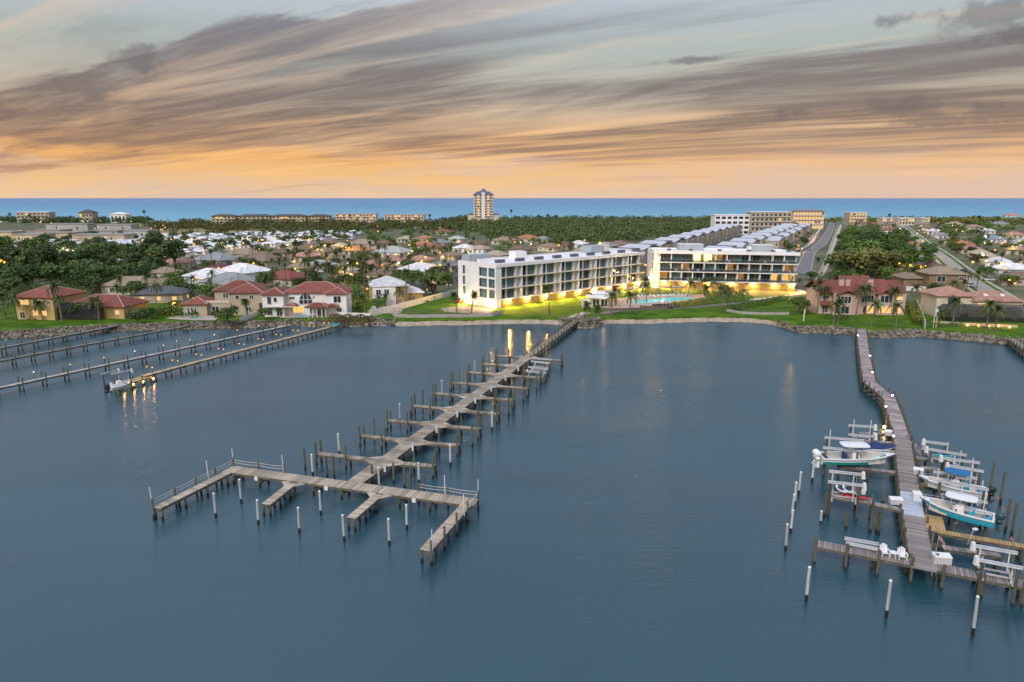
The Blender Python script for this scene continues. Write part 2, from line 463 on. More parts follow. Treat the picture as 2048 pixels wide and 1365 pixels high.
# pool terrace, paths and lawns by the long buildings
poolpx = [(190, 722), (260, 716), (350, 712), (430, 703), (520, 697), (600, 693), (680, 694), (740, 700), (745, 708), (700, 715), (620, 716), (560, 724), (500, 728), (430, 739), (360, 742), (300, 748), (230, 752), (180, 750), (130, 744), (140, 732)]
poolpx = [(x / 5.12 + 1240, y / 5.12 + 460) for x, y in poolpx]
deckpx = [(1206, 596), (1240, 597), (1275, 592), (1330, 590), (1408, 589), (1418, 594), (1402, 602), (1372, 612), (1330, 616), (1240, 619), (1212, 620)]
patch('pool_deck', deckpx, mat('pool_deck', (0.46, 0.36, 0.29), 0.8, 0.1, 0.5), GZ + 0.10)
dark_path = mat('grey_paver_path', (0.17, 0.16, 0.155), 0.85, 0.15, 1.5)
ribbon('path', [G(1205, 628), G(1240, 621), G(1300, 619.5), G(1357, 617), G(1410, 613), G(1455, 609), G(1500, 602), G(1533, 598)], 3.2, dark_path, GZ + 0.06)
ribbon('path', [G(1500, 600), G(1533, 597), G(1575, 592), G(1603, 588), G(1607, 585), G(1593, 579)], 2.2, mat('white_path', (0.6, 0.56, 0.5), 0.85, 0.08, 0.5), GZ + 0.07)
ribbon('path', [G(1142, 637), G(1160, 630), G(1172, 626)], 3.0, concrete, GZ + 0.07)
patch('sand_patch', [(880, 618), (925, 612), (960, 613), (990, 622), (975, 628), (930, 627), (890, 624)], sand, GZ + 0.05)
# car parks and the open field inland
tan_lot = mat('tan_lot', (0.25, 0.22, 0.185), 0.9, 0.15, 0.05)
patch('car_park', [(-200, 489), (60, 489), (160, 485), (165, 466), (60, 462), (-200, 460)], tan_lot, GZ + 0.05)
patch('field', [(290, 470), (460, 468), (560, 464), (560, 459), (420, 456), (310, 459)], mat('lit_field', (0.30, 0.26, 0.11), 0.9, 0.2, 0.03), GZ + 0.05)  # yellow light on the field is painted into its colour
patch('mobile_park_ground', [(-60, 545), (250, 535), (420, 508), (560, 490), (700, 476), (700, 466), (400, 470), (200, 478), (-60, 492)], mat('mobile_park_ground', (0.17, 0.17, 0.13), 0.9, c2=(0.33, 0.31, 0.28), scale=0.12), GZ + 0.04)
patch('terrace', [(365, 640), (430, 641), (440, 633), (395, 629), (360, 632), (330, 637)], mat('sandy_terrace', (0.45, 0.38, 0.30), 0.9, 0.1), GZ + 0.05)
patch('terrace', [(560, 636), (690, 634), (690, 618), (560, 620)], MATS['sandy_terrace'], GZ + 0.05)
patch('terrace', [(735, 628), (800, 627), (812, 612), (745, 611)], MATS['sandy_terrace'], GZ + 0.05)
pool_mat = mat('pool_water', (0.10, 0.55, 0.55), 0.05, 0.08, 0.5, spec=0.6, emit=(0.10, 0.75, 0.70), estr=0.35)
def pool(px, label, z=GZ + 0.16, m=pool_mat):
    t = thing('swimming_pool', label, 'swimming pool', G(*px[0]))
    pts = [P(x, y, z) for x, y in px]
    c = sum(pts, Vector()) / len(pts)
    MB().add(pts, [tuple(range(len(pts)))]).build('pool_water', m, t, world=True)
    rim = MB(); o = [c + (p - c) * (1 + 0.5 / max(1, (p - c).length)) for p in pts]; n = len(pts)
    vs = [(p.x, p.y, z + 0.03) for p in pts] + [(p.x, p.y, z + 0.03) for p in o] + [(p.x, p.y, GZ + 0.02) for p in o] + [(p.x, p.y, GZ + 0.02) for p in pts]
    rim.add(vs, [(i, (i + 1) % n, n + (i + 1) % n, n + i) for i in range(n)] + [(n + i, n + (i + 1) % n, 2 * n + (i + 1) % n, 2 * n + i) for i in range(n)] + [(3 * n + i, 3 * n + (i + 1) % n, (i + 1) % n, i) for i in range(n)])
    rim.build('pool_rim', concrete, t, world=True)
    return t
pool(poolpx, 'curved turquoise swimming pool glowing on the terrace before the long buildings')
dkpool = mat('dark_pool_water', (0.06, 0.28, 0.32), 0.06, 0.08, 0.5, spec=0.6, emit=(0.05, 0.4, 0.42), estr=0.15)
pool([(738, 622), (748, 618.5), (762, 619), (769, 622), (762, 625.5), (745, 625.5)], 'small oval pool behind the white fence beside the yellow white-roofed house', m=dkpool)
pool([(588, 631), (615, 630), (622, 632), (610, 634), (592, 634)], 'narrow blue pool in front of the white villa with the red roof', m=dkpool)
pool([(375, 634), (388, 633), (402, 634), (398, 636.5), (380, 637)], 'small dark pool on the sandy terrace of the tan house', m=dkpool)

# riprap: real stones, each a few pixels, joined into one heap per stretch
rock_mats = [mat('rock_tan', (0.075, 0.066, 0.05), 0.9, c2=(0.26, 0.225, 0.17), scale=0.9, island=0.35, bump=0.4, bscale=4)]
ico = [(0, 0, -1), (.72, -.53, -.45), (-.28, -.85, -.45), (-.89, 0, -.45), (-.28, .85, -.45), (.72, .53, -.45), (.28, -.85, .45), (-.72, -.53, .45), (-.72, .53, .45), (.28, .85, .45), (.89, 0, .45), (0, 0, 1)]
icof = [(0, 1, 2), (1, 0, 5), (0, 2, 3), (0, 3, 4), (0, 4, 5), (1, 5, 10), (2, 1, 6), (3, 2, 7), (4, 3, 8), (5, 4, 9), (1, 10, 6), (2, 6, 7), (3, 7, 8), (4, 8, 9), (5, 9, 10), (6, 10, 11), (7, 6, 11), (8, 7, 11), (9, 8, 11), (10, 9, 11)]
def rocks(x0, x1, n, o0, o1, smin=0.3, smax=0.95):
    mb = MB()
    for _ in range(n):
        x = rng.uniform(x0, x1); o = rng.uniform(o0, o1)
        s = rng.uniform(smin, smax) ; y = shore_y(x) + o
        z = max(-0.1, min(1.45, 0.6 * max(0, o))) + s * 0.15
        rz = rng.uniform(0, 6.28); ca_, sa_ = math.cos(rz), math.sin(rz); fx, fy, fz = rng.uniform(.7, 1.3), rng.uniform(.6, 1.0), rng.uniform(.45, .8)
        vs = []
        for a, b, c in ico:
            k = rng.uniform(.8, 1.15); a, b, c = a * fx * k * s * .6, b * fy * k * s * .6, c * fz * k * s * .6
            vs.append((x + a * ca_ - b * sa_, y + a * sa_ + b * ca_, z + c))
        mb.add(vs, icof)
    return mb
def px_x(px, py): return P(px, py).x
for a, b, n, o0, o1 in [(px_x(-60, 684), px_x(330, 661), 2000, -0.6, 2.9), (px_x(330, 661), px_x(520, 657), 800, -0.4, 2.8), (px_x(520, 656), px_x(700, 655), 300, -0.3, 2.4), (px_x(735, 653), px_x(790, 653), 130, 0.2, 3.2),
                        (px_x(1120, 652), px_x(1205, 652), 520, -0.6, 6.5), (px_x(1556, 653), px_x(2120, 705), 2300, -0.6, 2.4)]:
    rocks(a, b, n, o0, o1).build('riprap_rocks', rock_mats[0], None, kind='stuff')['label'] = 'tan riprap boulders heaped along the river edge'
# ------------------------------------------------------------------ docks
wood = mat('weathered_wood', (0.33, 0.27, 0.195), 0.85, c2=(0.52, 0.45, 0.35), scale=0.5, objr=0.28, island=0.28, bump=0.3, bscale=12)
wood_grey = mat('grey_wood', (0.20, 0.17, 0.155), 0.85, c2=(0.33, 0.295, 0.275), scale=0.5, objr=0.28, island=0.28, bump=0.3, bscale=12)
wood_new = mat('yellow_new_wood', (0.36, 0.23, 0.09), 0.8, c2=(0.45, 0.31, 0.14), scale=1.2, objr=0.2, island=0.2, bump=0.3, bscale=12)
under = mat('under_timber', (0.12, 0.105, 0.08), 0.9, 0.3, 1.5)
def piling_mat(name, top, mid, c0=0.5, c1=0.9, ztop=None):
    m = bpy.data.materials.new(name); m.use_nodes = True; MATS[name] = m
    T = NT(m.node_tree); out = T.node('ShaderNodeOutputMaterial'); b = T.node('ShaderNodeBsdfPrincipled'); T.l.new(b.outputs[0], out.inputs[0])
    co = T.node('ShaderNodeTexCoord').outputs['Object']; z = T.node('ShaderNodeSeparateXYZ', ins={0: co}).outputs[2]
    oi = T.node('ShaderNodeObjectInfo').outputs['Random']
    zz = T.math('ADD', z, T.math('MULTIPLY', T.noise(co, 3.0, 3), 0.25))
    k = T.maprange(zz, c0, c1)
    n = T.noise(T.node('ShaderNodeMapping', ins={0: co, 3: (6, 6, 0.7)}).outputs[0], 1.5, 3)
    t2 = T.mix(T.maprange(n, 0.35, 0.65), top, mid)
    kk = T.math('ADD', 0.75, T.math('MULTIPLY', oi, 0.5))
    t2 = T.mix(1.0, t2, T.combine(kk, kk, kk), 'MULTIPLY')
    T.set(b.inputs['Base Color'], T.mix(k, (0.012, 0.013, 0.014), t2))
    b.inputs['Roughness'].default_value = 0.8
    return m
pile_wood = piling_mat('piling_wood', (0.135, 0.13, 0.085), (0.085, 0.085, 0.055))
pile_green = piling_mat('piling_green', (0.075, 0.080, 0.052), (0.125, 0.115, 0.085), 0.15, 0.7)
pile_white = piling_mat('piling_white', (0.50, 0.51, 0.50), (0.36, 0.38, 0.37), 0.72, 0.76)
galv = mat('galvanised_metal', (0.62, 0.64, 0.66), 0.35, 0.1, 2, metal=0.35)
white_p = mat('white_plastic', (0.78, 0.78, 0.77), 0.4, 0.06, 2)
rope_m = mat('rope', (0.55, 0.53, 0.48), 0.9, 0.1)
black_m = mat('black_rubber', (0.02, 0.02, 0.022), 0.6, 0.2)
PLM = {}
def plank_mesh(L, w):
    k = (round(L, 2), round(w, 3))
    if k not in PLM:
        mb = MB(); mb.box((0, 0, 0), (L, w * 0.90, 0.06)); PLM[k] = mb
    return PLM[k]
class Dock:
    def __init__(self, name, label, origin, z, m=wood, limit=300, cat='dock', pm=None):
        self.t = thing(name, label, cat, (origin[0], origin[1], 0)); self.z = z; self.m = m; self.n = 0; self.limit = limit
        self.rest = MB(); self.beams = MB(); self.br = MB(); self.pm = pm or pile_wood; self.np = 0; self.meshes = {}; self.restp = MB()
        self.o = Vector((origin[0], origin[1], 0))
    def run(self, a, b, w, pitch=0.3, obj=True, m=None, z=None, along=False):
        a, b = Vector((a[0], a[1], 0)), Vector((b[0], b[1], 0)); d = b - a; L = d.length; d.normalize(); n = max(1, round(L / pitch)); st = L / n
        z = self.z if z is None else z; m = m or self.m
        rz = math.atan2(d.y, d.x) + math.pi / 2
        key = (round(w, 2), round(st, 3), m.name)
        if obj and self.n + n <= self.limit + 20:
            if key not in self.meshes:
                mb = MB(); mb.box((0, 0, 0), (w, st * 0.86, 0.06)); self.meshes[key] = mb.mesh('plank', m)
            for i in range(n):
                p = a + d * (st * (i + 0.5)) - self.o
                o = link('plank', self.meshes[key], self.t, loc=(p.x, p.y, z - 0.03 + rng.uniform(-0.008, 0.008)), rz=rz + rng.uniform(-0.006, 0.006))
                o.scale = (1 + rng.uniform(-0.015, 0.02), 1, 1)
            self.n += n
        else:
            for i in range(n):
                p = a + d * (st * (i + 0.5)); self.rest.box((p.x, p.y, z - 0.03 + rng.uniform(-0.008, 0.008)), (w * (1 + rng.uniform(-0.015, 0.02)), st * 0.86, 0.06), rz)
        s = Vector((d.y, -d.x, 0))
        for k in (-0.5, 0.5):
            e = s * (w * k * 0.94)
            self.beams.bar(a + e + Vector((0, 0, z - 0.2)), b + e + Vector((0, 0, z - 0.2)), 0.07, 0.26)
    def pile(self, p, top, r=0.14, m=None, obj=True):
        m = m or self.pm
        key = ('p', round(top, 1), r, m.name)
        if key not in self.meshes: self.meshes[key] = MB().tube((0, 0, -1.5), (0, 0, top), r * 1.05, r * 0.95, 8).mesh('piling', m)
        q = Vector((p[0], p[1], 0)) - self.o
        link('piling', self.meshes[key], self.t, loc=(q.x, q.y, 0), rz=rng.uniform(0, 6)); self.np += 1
    def bent(self, p, d, w, top=None, brace=False, r=0.14, m=None):
        """a pair of pilings across the run with a cap beam and optional cross braces"""
        d = Vector((d[0], d[1], 0)).normalized(); s = Vector((d.y, -d.x, 0)); p = Vector((p[0], p[1], 0))
        tops = top if hasattr(top, '__len__') else (top, top)
        for k, tp in zip((-0.5, 0.5), tops): self.pile(p + s * (w * k), self.z - 0.1 if tp is None else tp, r, m)
        a, b = p - s * (w / 2), p + s * (w / 2); zc = Vector((0, 0, self.z - 0.42))
        self.beams.bar(a + zc, b + zc, 0.1, 0.22)
        if brace:
            bm_ = mat('brace_wood', (0.24, 0.25, 0.17), 0.9, 0.25)
            MB().bar(a + Vector((0, 0, self.z - 0.5)), b + Vector((0, 0, 0.25)), 0.06, 0.18).build('cross_brace', bm_, self.t, world=True)
            MB().bar(b + Vector((0, 0, self.z - 0.5)) + d * 0.1, a + Vector((0, 0, 0.25)) + d * 0.1, 0.06, 0.18).build('cross_brace', bm_, self.t, world=True)
    def bents(self, a, b, w, step, top=None, brace=False, r=0.14, ends=(0.04, 0.98), m=None):
        a, b = Vector((a[0], a[1], 0)), Vector((b[0], b[1], 0)); L = (b - a).length; n = max(1, round(L / step))
        for i in range(n + 1):
            t = ends[0] + (ends[1] - ends[0]) * i / n
            self.bent(a.lerp(b, t), b - a, w, top, brace, r, m)
    def gusset(self, p, q, r_):
        MB().prism([(p[0], p[1]), (q[0], q[1]), (r_[0], r_[1])], self.z - 0.10, self.z - 0.012).build('corner_gusset', self.m, self.t, world=True)
    def finish(self):
        if self.rest.v: self.rest.build('plank', self.m, self.t, world=True, kind='stuff')
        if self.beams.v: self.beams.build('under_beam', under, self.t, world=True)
        if self.br.v: self.br.build('cross_brace', mat('brace_wood', (0.24, 0.25, 0.17), 0.9, 0.25), self.t, world=True)
def V2(p): return Vector((p[0], p[1], 0))

# ---- the long marina dock with its T-shaped head
DZ = 1.6
def D(x, y): return P(x, y, DZ)
TL, TR = D(467, 939), D(938, 1003); LA, RA = D(313, 1016), D(851, 1101)
hd = (TR - TL).normalized(); hn = Vector((hd.y, -hd.x, 0))
JB = D(701, 971); J9 = D(1054, 715)
wd = (J9 - JB).normalized(); wn = Vector((wd.y, -wd.x, 0)); WW = 2.1
dock = Dock('marina_dock', 'long T-headed wooden marina dock with empty finger slips and rope-railed arms', JB, DZ)
Dm = dock
dock.run(TL - hd * 0.9, TR + hd * 0.9, 1.9, 0.42)
dock.run(TL - V2(hn) * 0 + (LA - TL).normalized() * 1.0, LA, 1.15, 0.42)
dock.run(TR + (RA - TR).normalized() * 1.0, RA, 1.25, 0.42)
FA, FA2 = D(592, 961), D(532, 1008.6); FB, FB2 = D(764, 983.5), D(702, 1036)
for a, b in ((FA, FA2), (FB, FB2)):
    dock.run(a + (b - a).normalized() * 0.75, b, 1.1, 0.42)
for a, b in ((FA, FA2), (FB, FB2)):
    e = (b - a).normalized(); s = Vector((e.y, -e.x, 0)); c = a + e * 0.72
    for k in (-1, 1): dock.gusset(c + s * 0.5 * k - e * 0.3, c + s * 0.5 * k + hd * (1.1 if s.dot(hd) * k > 0 else -1.1) - e * 0.05, c + s * 0.5 * k + e * 1.1)
dock.run(JB + wd * 0.95, J9, WW, 0.42)
sh_end = D(1165, 632)
ramp_a = J9 + wd * 0.3
rd = (sh_end - ramp_a).normalized()
dock.run(ramp_a, sh_end, 1.5, 0.5, obj=False)
dock.bents(TL, TR, 1.7, 4.2, brace=True, ends=(0.02, 0.98))
for a, b in ((TL, LA), (TR, RA)): dock.bents(a + (b - a).normalized() * 1.2, b, 1.0, 3.0)
for a, b in ((FA, FA2), (FB, FB2)): dock.bents(a + (b - a) * 0.3, b, 0.8, 3.0)
fingers_L = [(635, 906), (722, 870), (776, 840), (825, 811), (867, 786), (903, 765), (936, 744), (965, 728), (991, 711)]
fingers_R = [(871, 932), (919, 890), (961, 858), (998, 828), (1029, 800), (1057, 777), (1083, 755), None, (1125, 721)]
tw = (J9 - JB).length
free_pil = []
fing = {}
for i in range(9):
    t = 8.1 + i * (tw - 8.1) / 8.0
    J = JB + wd * t
    for side, fl in ((-1, fingers_L), (1, fingers_R)):
        if fl[i] is None: continue
        e = D(*fl[i]); s0 = J + wn * (side * WW / 2) ; s0 = s0 + hd * 0
        root = JB + wd * (t + (0.0 if side > 0 else 0.0)) + wn * (side * WW * 0.5)
        # finger runs parallel to the T head
        dirn = (e - root); dirn.z = 0
        dock.run(root, e, 0.95, 0.42, obj=False)
        u = dirn.normalized(); nn = Vector((u.y, -u.x, 0))
        for k in (-1, 1): dock.gusset(root + nn * 0.4 * k - u * 0.05, root + nn * 1.5 * k - u * 0.15, root + u * 1.6 + nn * 0.4 * k)
        L = dirn.length
        tops = (3.35, 3.25)
        dock.bent(root + u * (L - 0.15), u, 1.2, (rng.uniform(2.9, 3.5), rng.uniform(2.9, 3.5)))
        dock.bent(root + u * (L * 0.48), u, 1.2, (rng.uniform(2.9, 3.5), rng.uniform(2.9, 3.5) if rng.random() < .5 else 1.5))
        fing[(i, side)] = (root, e, u, nn)
dock.bents(JB + wd * 2.5, J9, 1.9, 3.6, brace=False)
dock.bents(ramp_a, sh_end, 1.65, 3.2, top=2.5)
# ramp railings
rail = MB()
for k in (-0.82, 0.82):
    n_ = Vector((rd.y, -rd.x, 0)) * k
    rail.bar(ramp_a + n_ + Vector((0, 0, 0.85)), sh_end + n_ + Vector((0, 0, 0.85)), 0.06, 0.1)
    for q in np.linspace(0, 1, 22): rail.bar(ramp_a.lerp(sh_end, q) + n_, ramp_a.lerp(sh_end, q) + n_ + Vector((0, 0, 0.85)), 0.09)
rail.build('ramp_railing', under, dock.t, world=True)
# rope rails on the outer sides with posts and white pvc poles
def rope_rail(pts, posts_on, dk):
    r_ = MB()
    for a, b in zip(pts[:-1], pts[1:]):
        L = (b - a).length; n = max(1, round(L / 3.1))
        for i in range(n + 1):
            if i == 0 and a is not pts[0]: continue
            p = a.lerp(b, i / n); dk.pile(p, DZ + rng.uniform(0.95, 1.15), 0.12)
        for h in (0.5, 0.85):
            for i in range(n):
                p, q = a.lerp(b, i / n), a.lerp(b, (i + 1) / n)
                prev = p + Vector((0, 0, h))
                for k in range(1, 5):
                    s = k / 4; c = p.lerp(q, s) + Vector((0, 0, h - 0.10 * (1 - (2 * s - 1) ** 2)))
                    r_.tube(prev, c, 0.03, None, 5, False); prev = c
    r_.build('rope_rail', rope_m, dk.t, world=True)
nl = Vector(((LA - TL).normalized().y, -(LA - TL).normalized().x, 0)); nr = Vector(((RA - TR).normalized().y, -(RA - TR).normalized().x, 0))
oL = -nl if (-nl).x > nl.x else nl
oL = Vector((-abs(nl.x), abs(nl.y) if nl.y * nl.x < 0 else -abs(nl.y), 0)) if False else (nl if nl.x < 0 else -nl)
oR = nr if nr.x > 0 else -nr
back = Vector((-hd.y, hd.x, 0)); back = back if back.y > 0 else -back
cL = TL + back * 0.95 - hd * 0.75; cR = TR + back * 0.95 + hd * 0.75
rope_rail([LA + oL * 0.55, cL, TL + (TR - TL) * 0.215 + back * 0.95], None, dock)
rope_rail([TR - (TR - TL) * 0.21 + back * 0.95, cR, RA + oR * 0.6], None, dock)
for p in (LA + oL * .6, (LA + oL * .6).lerp(cL, .66), cL, TL + (TR - TL) * 0.21 + back, TR - (TR - TL) * 0.105 + back, cR, cR.lerp(RA + oR * .6, 0.33), RA + oR * .68):
    MB().tube((p.x, p.y, DZ - 0.2), (p.x + rng.uniform(-.08, .05), p.y, DZ + 2.3), 0.045, None, 6).build('marker_pole', white_p, dock.t, world=True)
for q in (0.13, 0.30, 0.44, 0.52, 0.68, 0.8):
    p = TL.lerp(TR, q) - back * 0.98; MB().box((p.x, p.y, DZ - 0.32), (0.45, 0.22, 0.45), math.atan2(hd.y, hd.x)).build('utility_box', white_p, dock.t, world=True) if q in (0.13, 0.44, 0.8) else None
dock.finish()

# power pedestals along the main walk
pm = MB().box((0, 0, 0.45), (0.28, 0.22, 0.9)).mesh('pedestal_body', white_p)
pc = MB().box((0, 0, 0.94), (0.34, 0.28, 0.10)).mesh('pedestal_cap', mat('pale_blue_cap', (0.45, 0.55, 0.65), 0.4, 0))
pg = 'power pedestals on the marina dock'
for i in range(8):
    t = 8.1 + i * (tw - 8.1) / 8.0
    p = JB + wd * (t - 2.0) + wn * (WW / 2 + 0.12)
    o = thing('power_pedestal', 'white power pedestal on the marina dock, %s from the T head' % ordn(i), 'pedestal', (p.x, p.y, DZ - 0.55), 0.4, pg)
    link('pedestal_body', pm, o); link('pedestal_cap', pc, o)

# free-standing mooring pilings
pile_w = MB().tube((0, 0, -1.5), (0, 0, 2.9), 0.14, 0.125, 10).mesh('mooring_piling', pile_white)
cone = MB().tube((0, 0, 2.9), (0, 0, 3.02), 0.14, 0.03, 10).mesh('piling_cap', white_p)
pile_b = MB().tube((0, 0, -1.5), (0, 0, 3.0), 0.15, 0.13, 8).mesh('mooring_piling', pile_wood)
def mooring(p, white, label, group, h=1.0, tilt=0.02):
    o = bpy.data.objects.new('mooring_piling', pile_w if white else pile_b); col.objects.link(o)
    o.location = (p[0], p[1], 0); o.scale = (1, 1, h)
    o.rotation_euler = (rng.uniform(-tilt, tilt), rng.uniform(-tilt, tilt), rng.uniform(0, 6))
    tag(o, label, 'piling', group)
    if white: link('piling_cap', cone, o)
    return o
front = [(432, 1036), (483, 1008), (517, 1050), (599, 1067), (642, 1031), (689, 1083), (779, 1092), (814, 1060)]
for i, (x, y) in enumerate(front):
    mooring(P(x, y), True, 'white mooring piling standing before the T head, %s from the left' % ordn(i), 'white mooring pilings before the T head', rng.uniform(0.97, 1.05))
n_l = 0
for i in range(8):
    a = fing[(i, -1)]; b = fing[(i + 1, -1)]
    p = (a[1] + b[1]) / 2 - wd * 0.3
    mooring(p, i % 2 == 0, ('white-topped' if i % 2 == 0 else 'dark wooden') + ' mooring piling off the left fingers, %s from the shore' % ordn(7 - i), 'mooring pilings off the left fingers', rng.uniform(1.0, 1.1))
for j, (x, y) in enumerate([(626, 952), (655, 957), (669, 958), (611, 940)]):
    mooring(P(x, y), j == 0, ('slim white-topped' if j == 0 else 'bare dark') + ' piling between T head and first left finger, %s' % ordn(j), 'pilings behind the T head', 1.0)
rr = [k for k in range(8) if (k, 1) in fing and (k + 1, 1) in fing]
for m_, i in enumerate(rr):
    a = fing[(i, 1)]; b = fing[(i + 1, 1)]; p = (a[1] + b[1]) / 2 + a[2] * 0.3
    mooring(p, i in (0, 2), ('white' if i in (0, 2) else 'dark wooden') + ' mooring piling off the right finger slips, %s from the T head' % ordn(m_), 'mooring pilings off the right fingers', rng.uniform(1.0, 1.08))
for j, (x, y) in enumerate([(745, 972), (759, 978), (788, 968), (809, 978), (822, 990), (838, 968), (848, 995)]):
    mooring(P(x, y), j in (1, 5), ('white' if j in (1, 5) else 'greenish brown') + ' piling between T head and first right finger, %s from the left' % ordn(j), 'pilings behind the right half of the T head', 0.95)

# ---- four long residential piers on the left
def lamp_on(dk, p, z, m, r=0.10, post=0.55):
    h = MB().tube((p.x, p.y, z - post), (p.x, p.y, z), 0.06, None, 5)
    h.build('lamp_post', under, dk.t, world=True)
    MB().ball((p.x, p.y, z + r), r, 8, 6).build('lamp', m, dk.t, world=True)
yl = glow('glow_yellow', (1.0, 0.42, 0.04), 3.5); wl = glow('glow_white', (1.0, 0.85, 0.7), 3.0); gl = glow('glow_green', (0.05, 0.7, 0.25), 2.0); pl = glow('glow_pink', (1.0, 0.55, 0.70), 30.0); ol = glow('glow_orange', (1.0, 0.36, 0.06), 45.0)
pale_deck = mat('pale_deck', (0.36, 0.34, 0.31), 0.85, c2=(0.48, 0.46, 0.42), scale=1.0, island=0.15)
def pier(name, label, a, b, w, z, m, step, lamps, tops, r=0.13, ext=0):
    a, b = P(*a, z), P(*b, z); d = (b - a).normalized(); a = a - d * ext
    dk = Dock('wooden_pier', label, a, z, m, limit=300, cat='pier')
    dk.run(a, b, w, 0.5, obj=False)
    dk.bents(a, b, w + 0.25, step, top=tops, r=r)
    L = (b - a).length
    for q, side, mm in lamps:
        p = a.lerp(b, q) + Vector((d.y, -d.x, 0)) * side * (w / 2 + 0.1)
        lamp_on(dk, p, z + 1.25, mm, post=1.0)
    dk.finish(); return dk, a, b
dk1, a1, b1 = pier('p', 'long pale pier with single white and yellow lamps, ending beside the tan house', (0, 775), (580, 650), 1.15, 1.6, pale_deck, 4.2,
    [(0.14 + 0.082 * i, -1, wl if i in (1, 4, 7, 9) else yl) for i in range(10)], 2.75, ext=12)
dk3, a3, b3 = pier('p', 'second pier from the far left with a bare grey deck and no lamps', (0, 721), (378, 651), 1.15, 1.6, mat('dull_deck', (0.21, 0.20, 0.18), 0.85, 0.2, 1.0, island=0.15), 4.0, [], 2.5, ext=15)
dk4, a4, b4 = pier('p', 'farthest left pier with green lamps reaching the rocky bank', (0, 696), (240, 650), 1.3, 1.5, MATS['dull_deck'], 4.0, [(0.16 + 0.165 * i, -1, gl) for i in range(5)], 2.3, ext=12)
dk2, a2, b2 = pier('p', 'long pier lined with pairs of yellow lamps, ending at the lit boat platform', (285, 752), (660, 654), 1.3, 1.6, mat('warm_deck', (0.38, 0.30, 0.19), 0.85, c2=(0.48, 0.38, 0.26), scale=1, island=0.15), 3.6,
    [(0.03 + 0.105 * i, s, yl) for i in range(10) for s in (-1, 1)], 1.75, ext=0)
# platform at the end of pier two
pa, pb = P(293, 748, 1.6), P(222, 768, 1.6)
plat = Dock('boat_platform', 'orange-lit low wooden platform at the end of the lamp-lined pier', pa, 1.3, mat('lit_platform_wood', (0.42, 0.28, 0.13), 0.85, c2=(0.5, 0.36, 0.2), scale=1, island=0.15), cat='platform')
pdv = (pb - pa).normalized(); pnv = Vector((pdv.y, -pdv.x, 0)); pnv = pnv if pnv.y < 0 else -pnv
plat.run(pa + pnv * 0.8, pb + pnv * 0.8, 2.3, 0.4)
plat.bents(pa + pnv * 0.8, pb + pnv * 0.8, 2.4, 2.8, top=1.9)
plat.finish()
def point(loc, c, e, r=0.15):
    l = bpy.data.lights.new('lamp_light', 'POINT'); l.energy = e; l.color = c; l.shadow_soft_size = r
    o = bpy.data.objects.new('lamp_light', l); col.objects.link(o); o.location = loc; return o
for q in (0.05, 0.35, 0.62, 0.9):
    p = pa.lerp(pb, q) + pnv * 2.1
    o = thing('under_platform_light', 'orange light under the boat platform edge, %s from the pier side' % ordn([0.05, 0.35, 0.62, 0.9].index(q)), 'light', (p.x, p.y, 0.95), 0, 'orange lights under the boat platform')
    MB().ball((0, 0, 0), 0.13, 8, 6).build('lamp', ol, o); MB().tube((0, 0, 0.1), (0, 0, 0.35), 0.05, None, 6).build('lamp_bracket', under, o)
    point((p.x, p.y - 0.1, 0.75), (1, 0.5, 0.15), 60, 0.12)
point((pa.x, pa.y, 3.0), (1, 0.6, 0.4), 40)
MB()
# ---- a short pier entering at the right edge
dk5 = Dock('wooden_pier', 'weathered pier with pale side rails leaving the right edge of the bank', P(2035, 690, 1.7), 1.7, wood_grey, cat='pier')
qa, qb = P(2022, 678, 1.7), P(2120, 745, 1.7)
dk5.run(qa, qb, 1.7, 0.4, obj=False); dk5.bents(qa, qb, 1.9, 2.6, top=2.7)
rl = MB()
for k in (-0.95, 0.95):
    s = Vector(((qb - qa).normalized().y, -(qb - qa).normalized().x, 0)) * k
    rl.bar(qa + s + Vector((0, 0, .8)), qb + s + Vector((0, 0, .8)), 0.14, 0.06); rl.bar(qa + s + Vector((0, 0, .4)), qb + s + Vector((0, 0, .4)), 0.04, 0.1)
rl.build('side_rail', pale_deck, dk5.t, world=True); dk5.finish()

# ---- the curved neighbouring dock on the right
RZ = 1.8
rp = [P(x, y, RZ) for x, y in [(1723.3, 659), (1727, 697), (1733.3, 735), (1739, 764), (1777, 795), (1790, 832), (1803, 874), (1812, 933), (1820, 985), (1827, 1032), (1846, 1132)]]
rdock = Dock('curved_dock', 'weathered grey curved dock with a blue-grey section and a T end', rp[-1], RZ, wood_grey)
RW = 2.05
rdock.run(rp[-1] + (rp[-1] - rp[-2]).normalized() * 0.8, rp[-2], RW, 0.25)
rdock.run(rp[-3], rp[-4], RW, 0.25)
blue_deck = mat('blue_grey_deck', (0.40, 0.45, 0.52), 0.7, c2=(0.50, 0.55, 0.62), scale=0.8, objr=0.12)
rdock.run(rp[-2], rp[-3], RW, 0.9, m=blue_deck)
rdock.run(rp[-4], rp[-5], RW, 0.28)
for a, b in zip(rp[:-5], rp[1:-4]): rdock.run(a, b, RW, 0.45, obj=False)
for i, (a, b) in enumerate(zip(rp[:-1], rp[1:])):
    L = (b - a).length
    n = max(1, round(L / 2.3)); e = (b - a)
    for j in range(n):
        p = a.lerp(b, (j + 0.5) / n)
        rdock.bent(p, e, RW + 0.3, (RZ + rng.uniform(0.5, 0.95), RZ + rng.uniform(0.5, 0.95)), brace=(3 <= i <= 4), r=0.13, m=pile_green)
cl1, cl2 = P(1630, 1086, RZ), P(1836, 1126, RZ); cr1, cr2 = P(1860, 1131, RZ), P(2130, 1184, RZ)
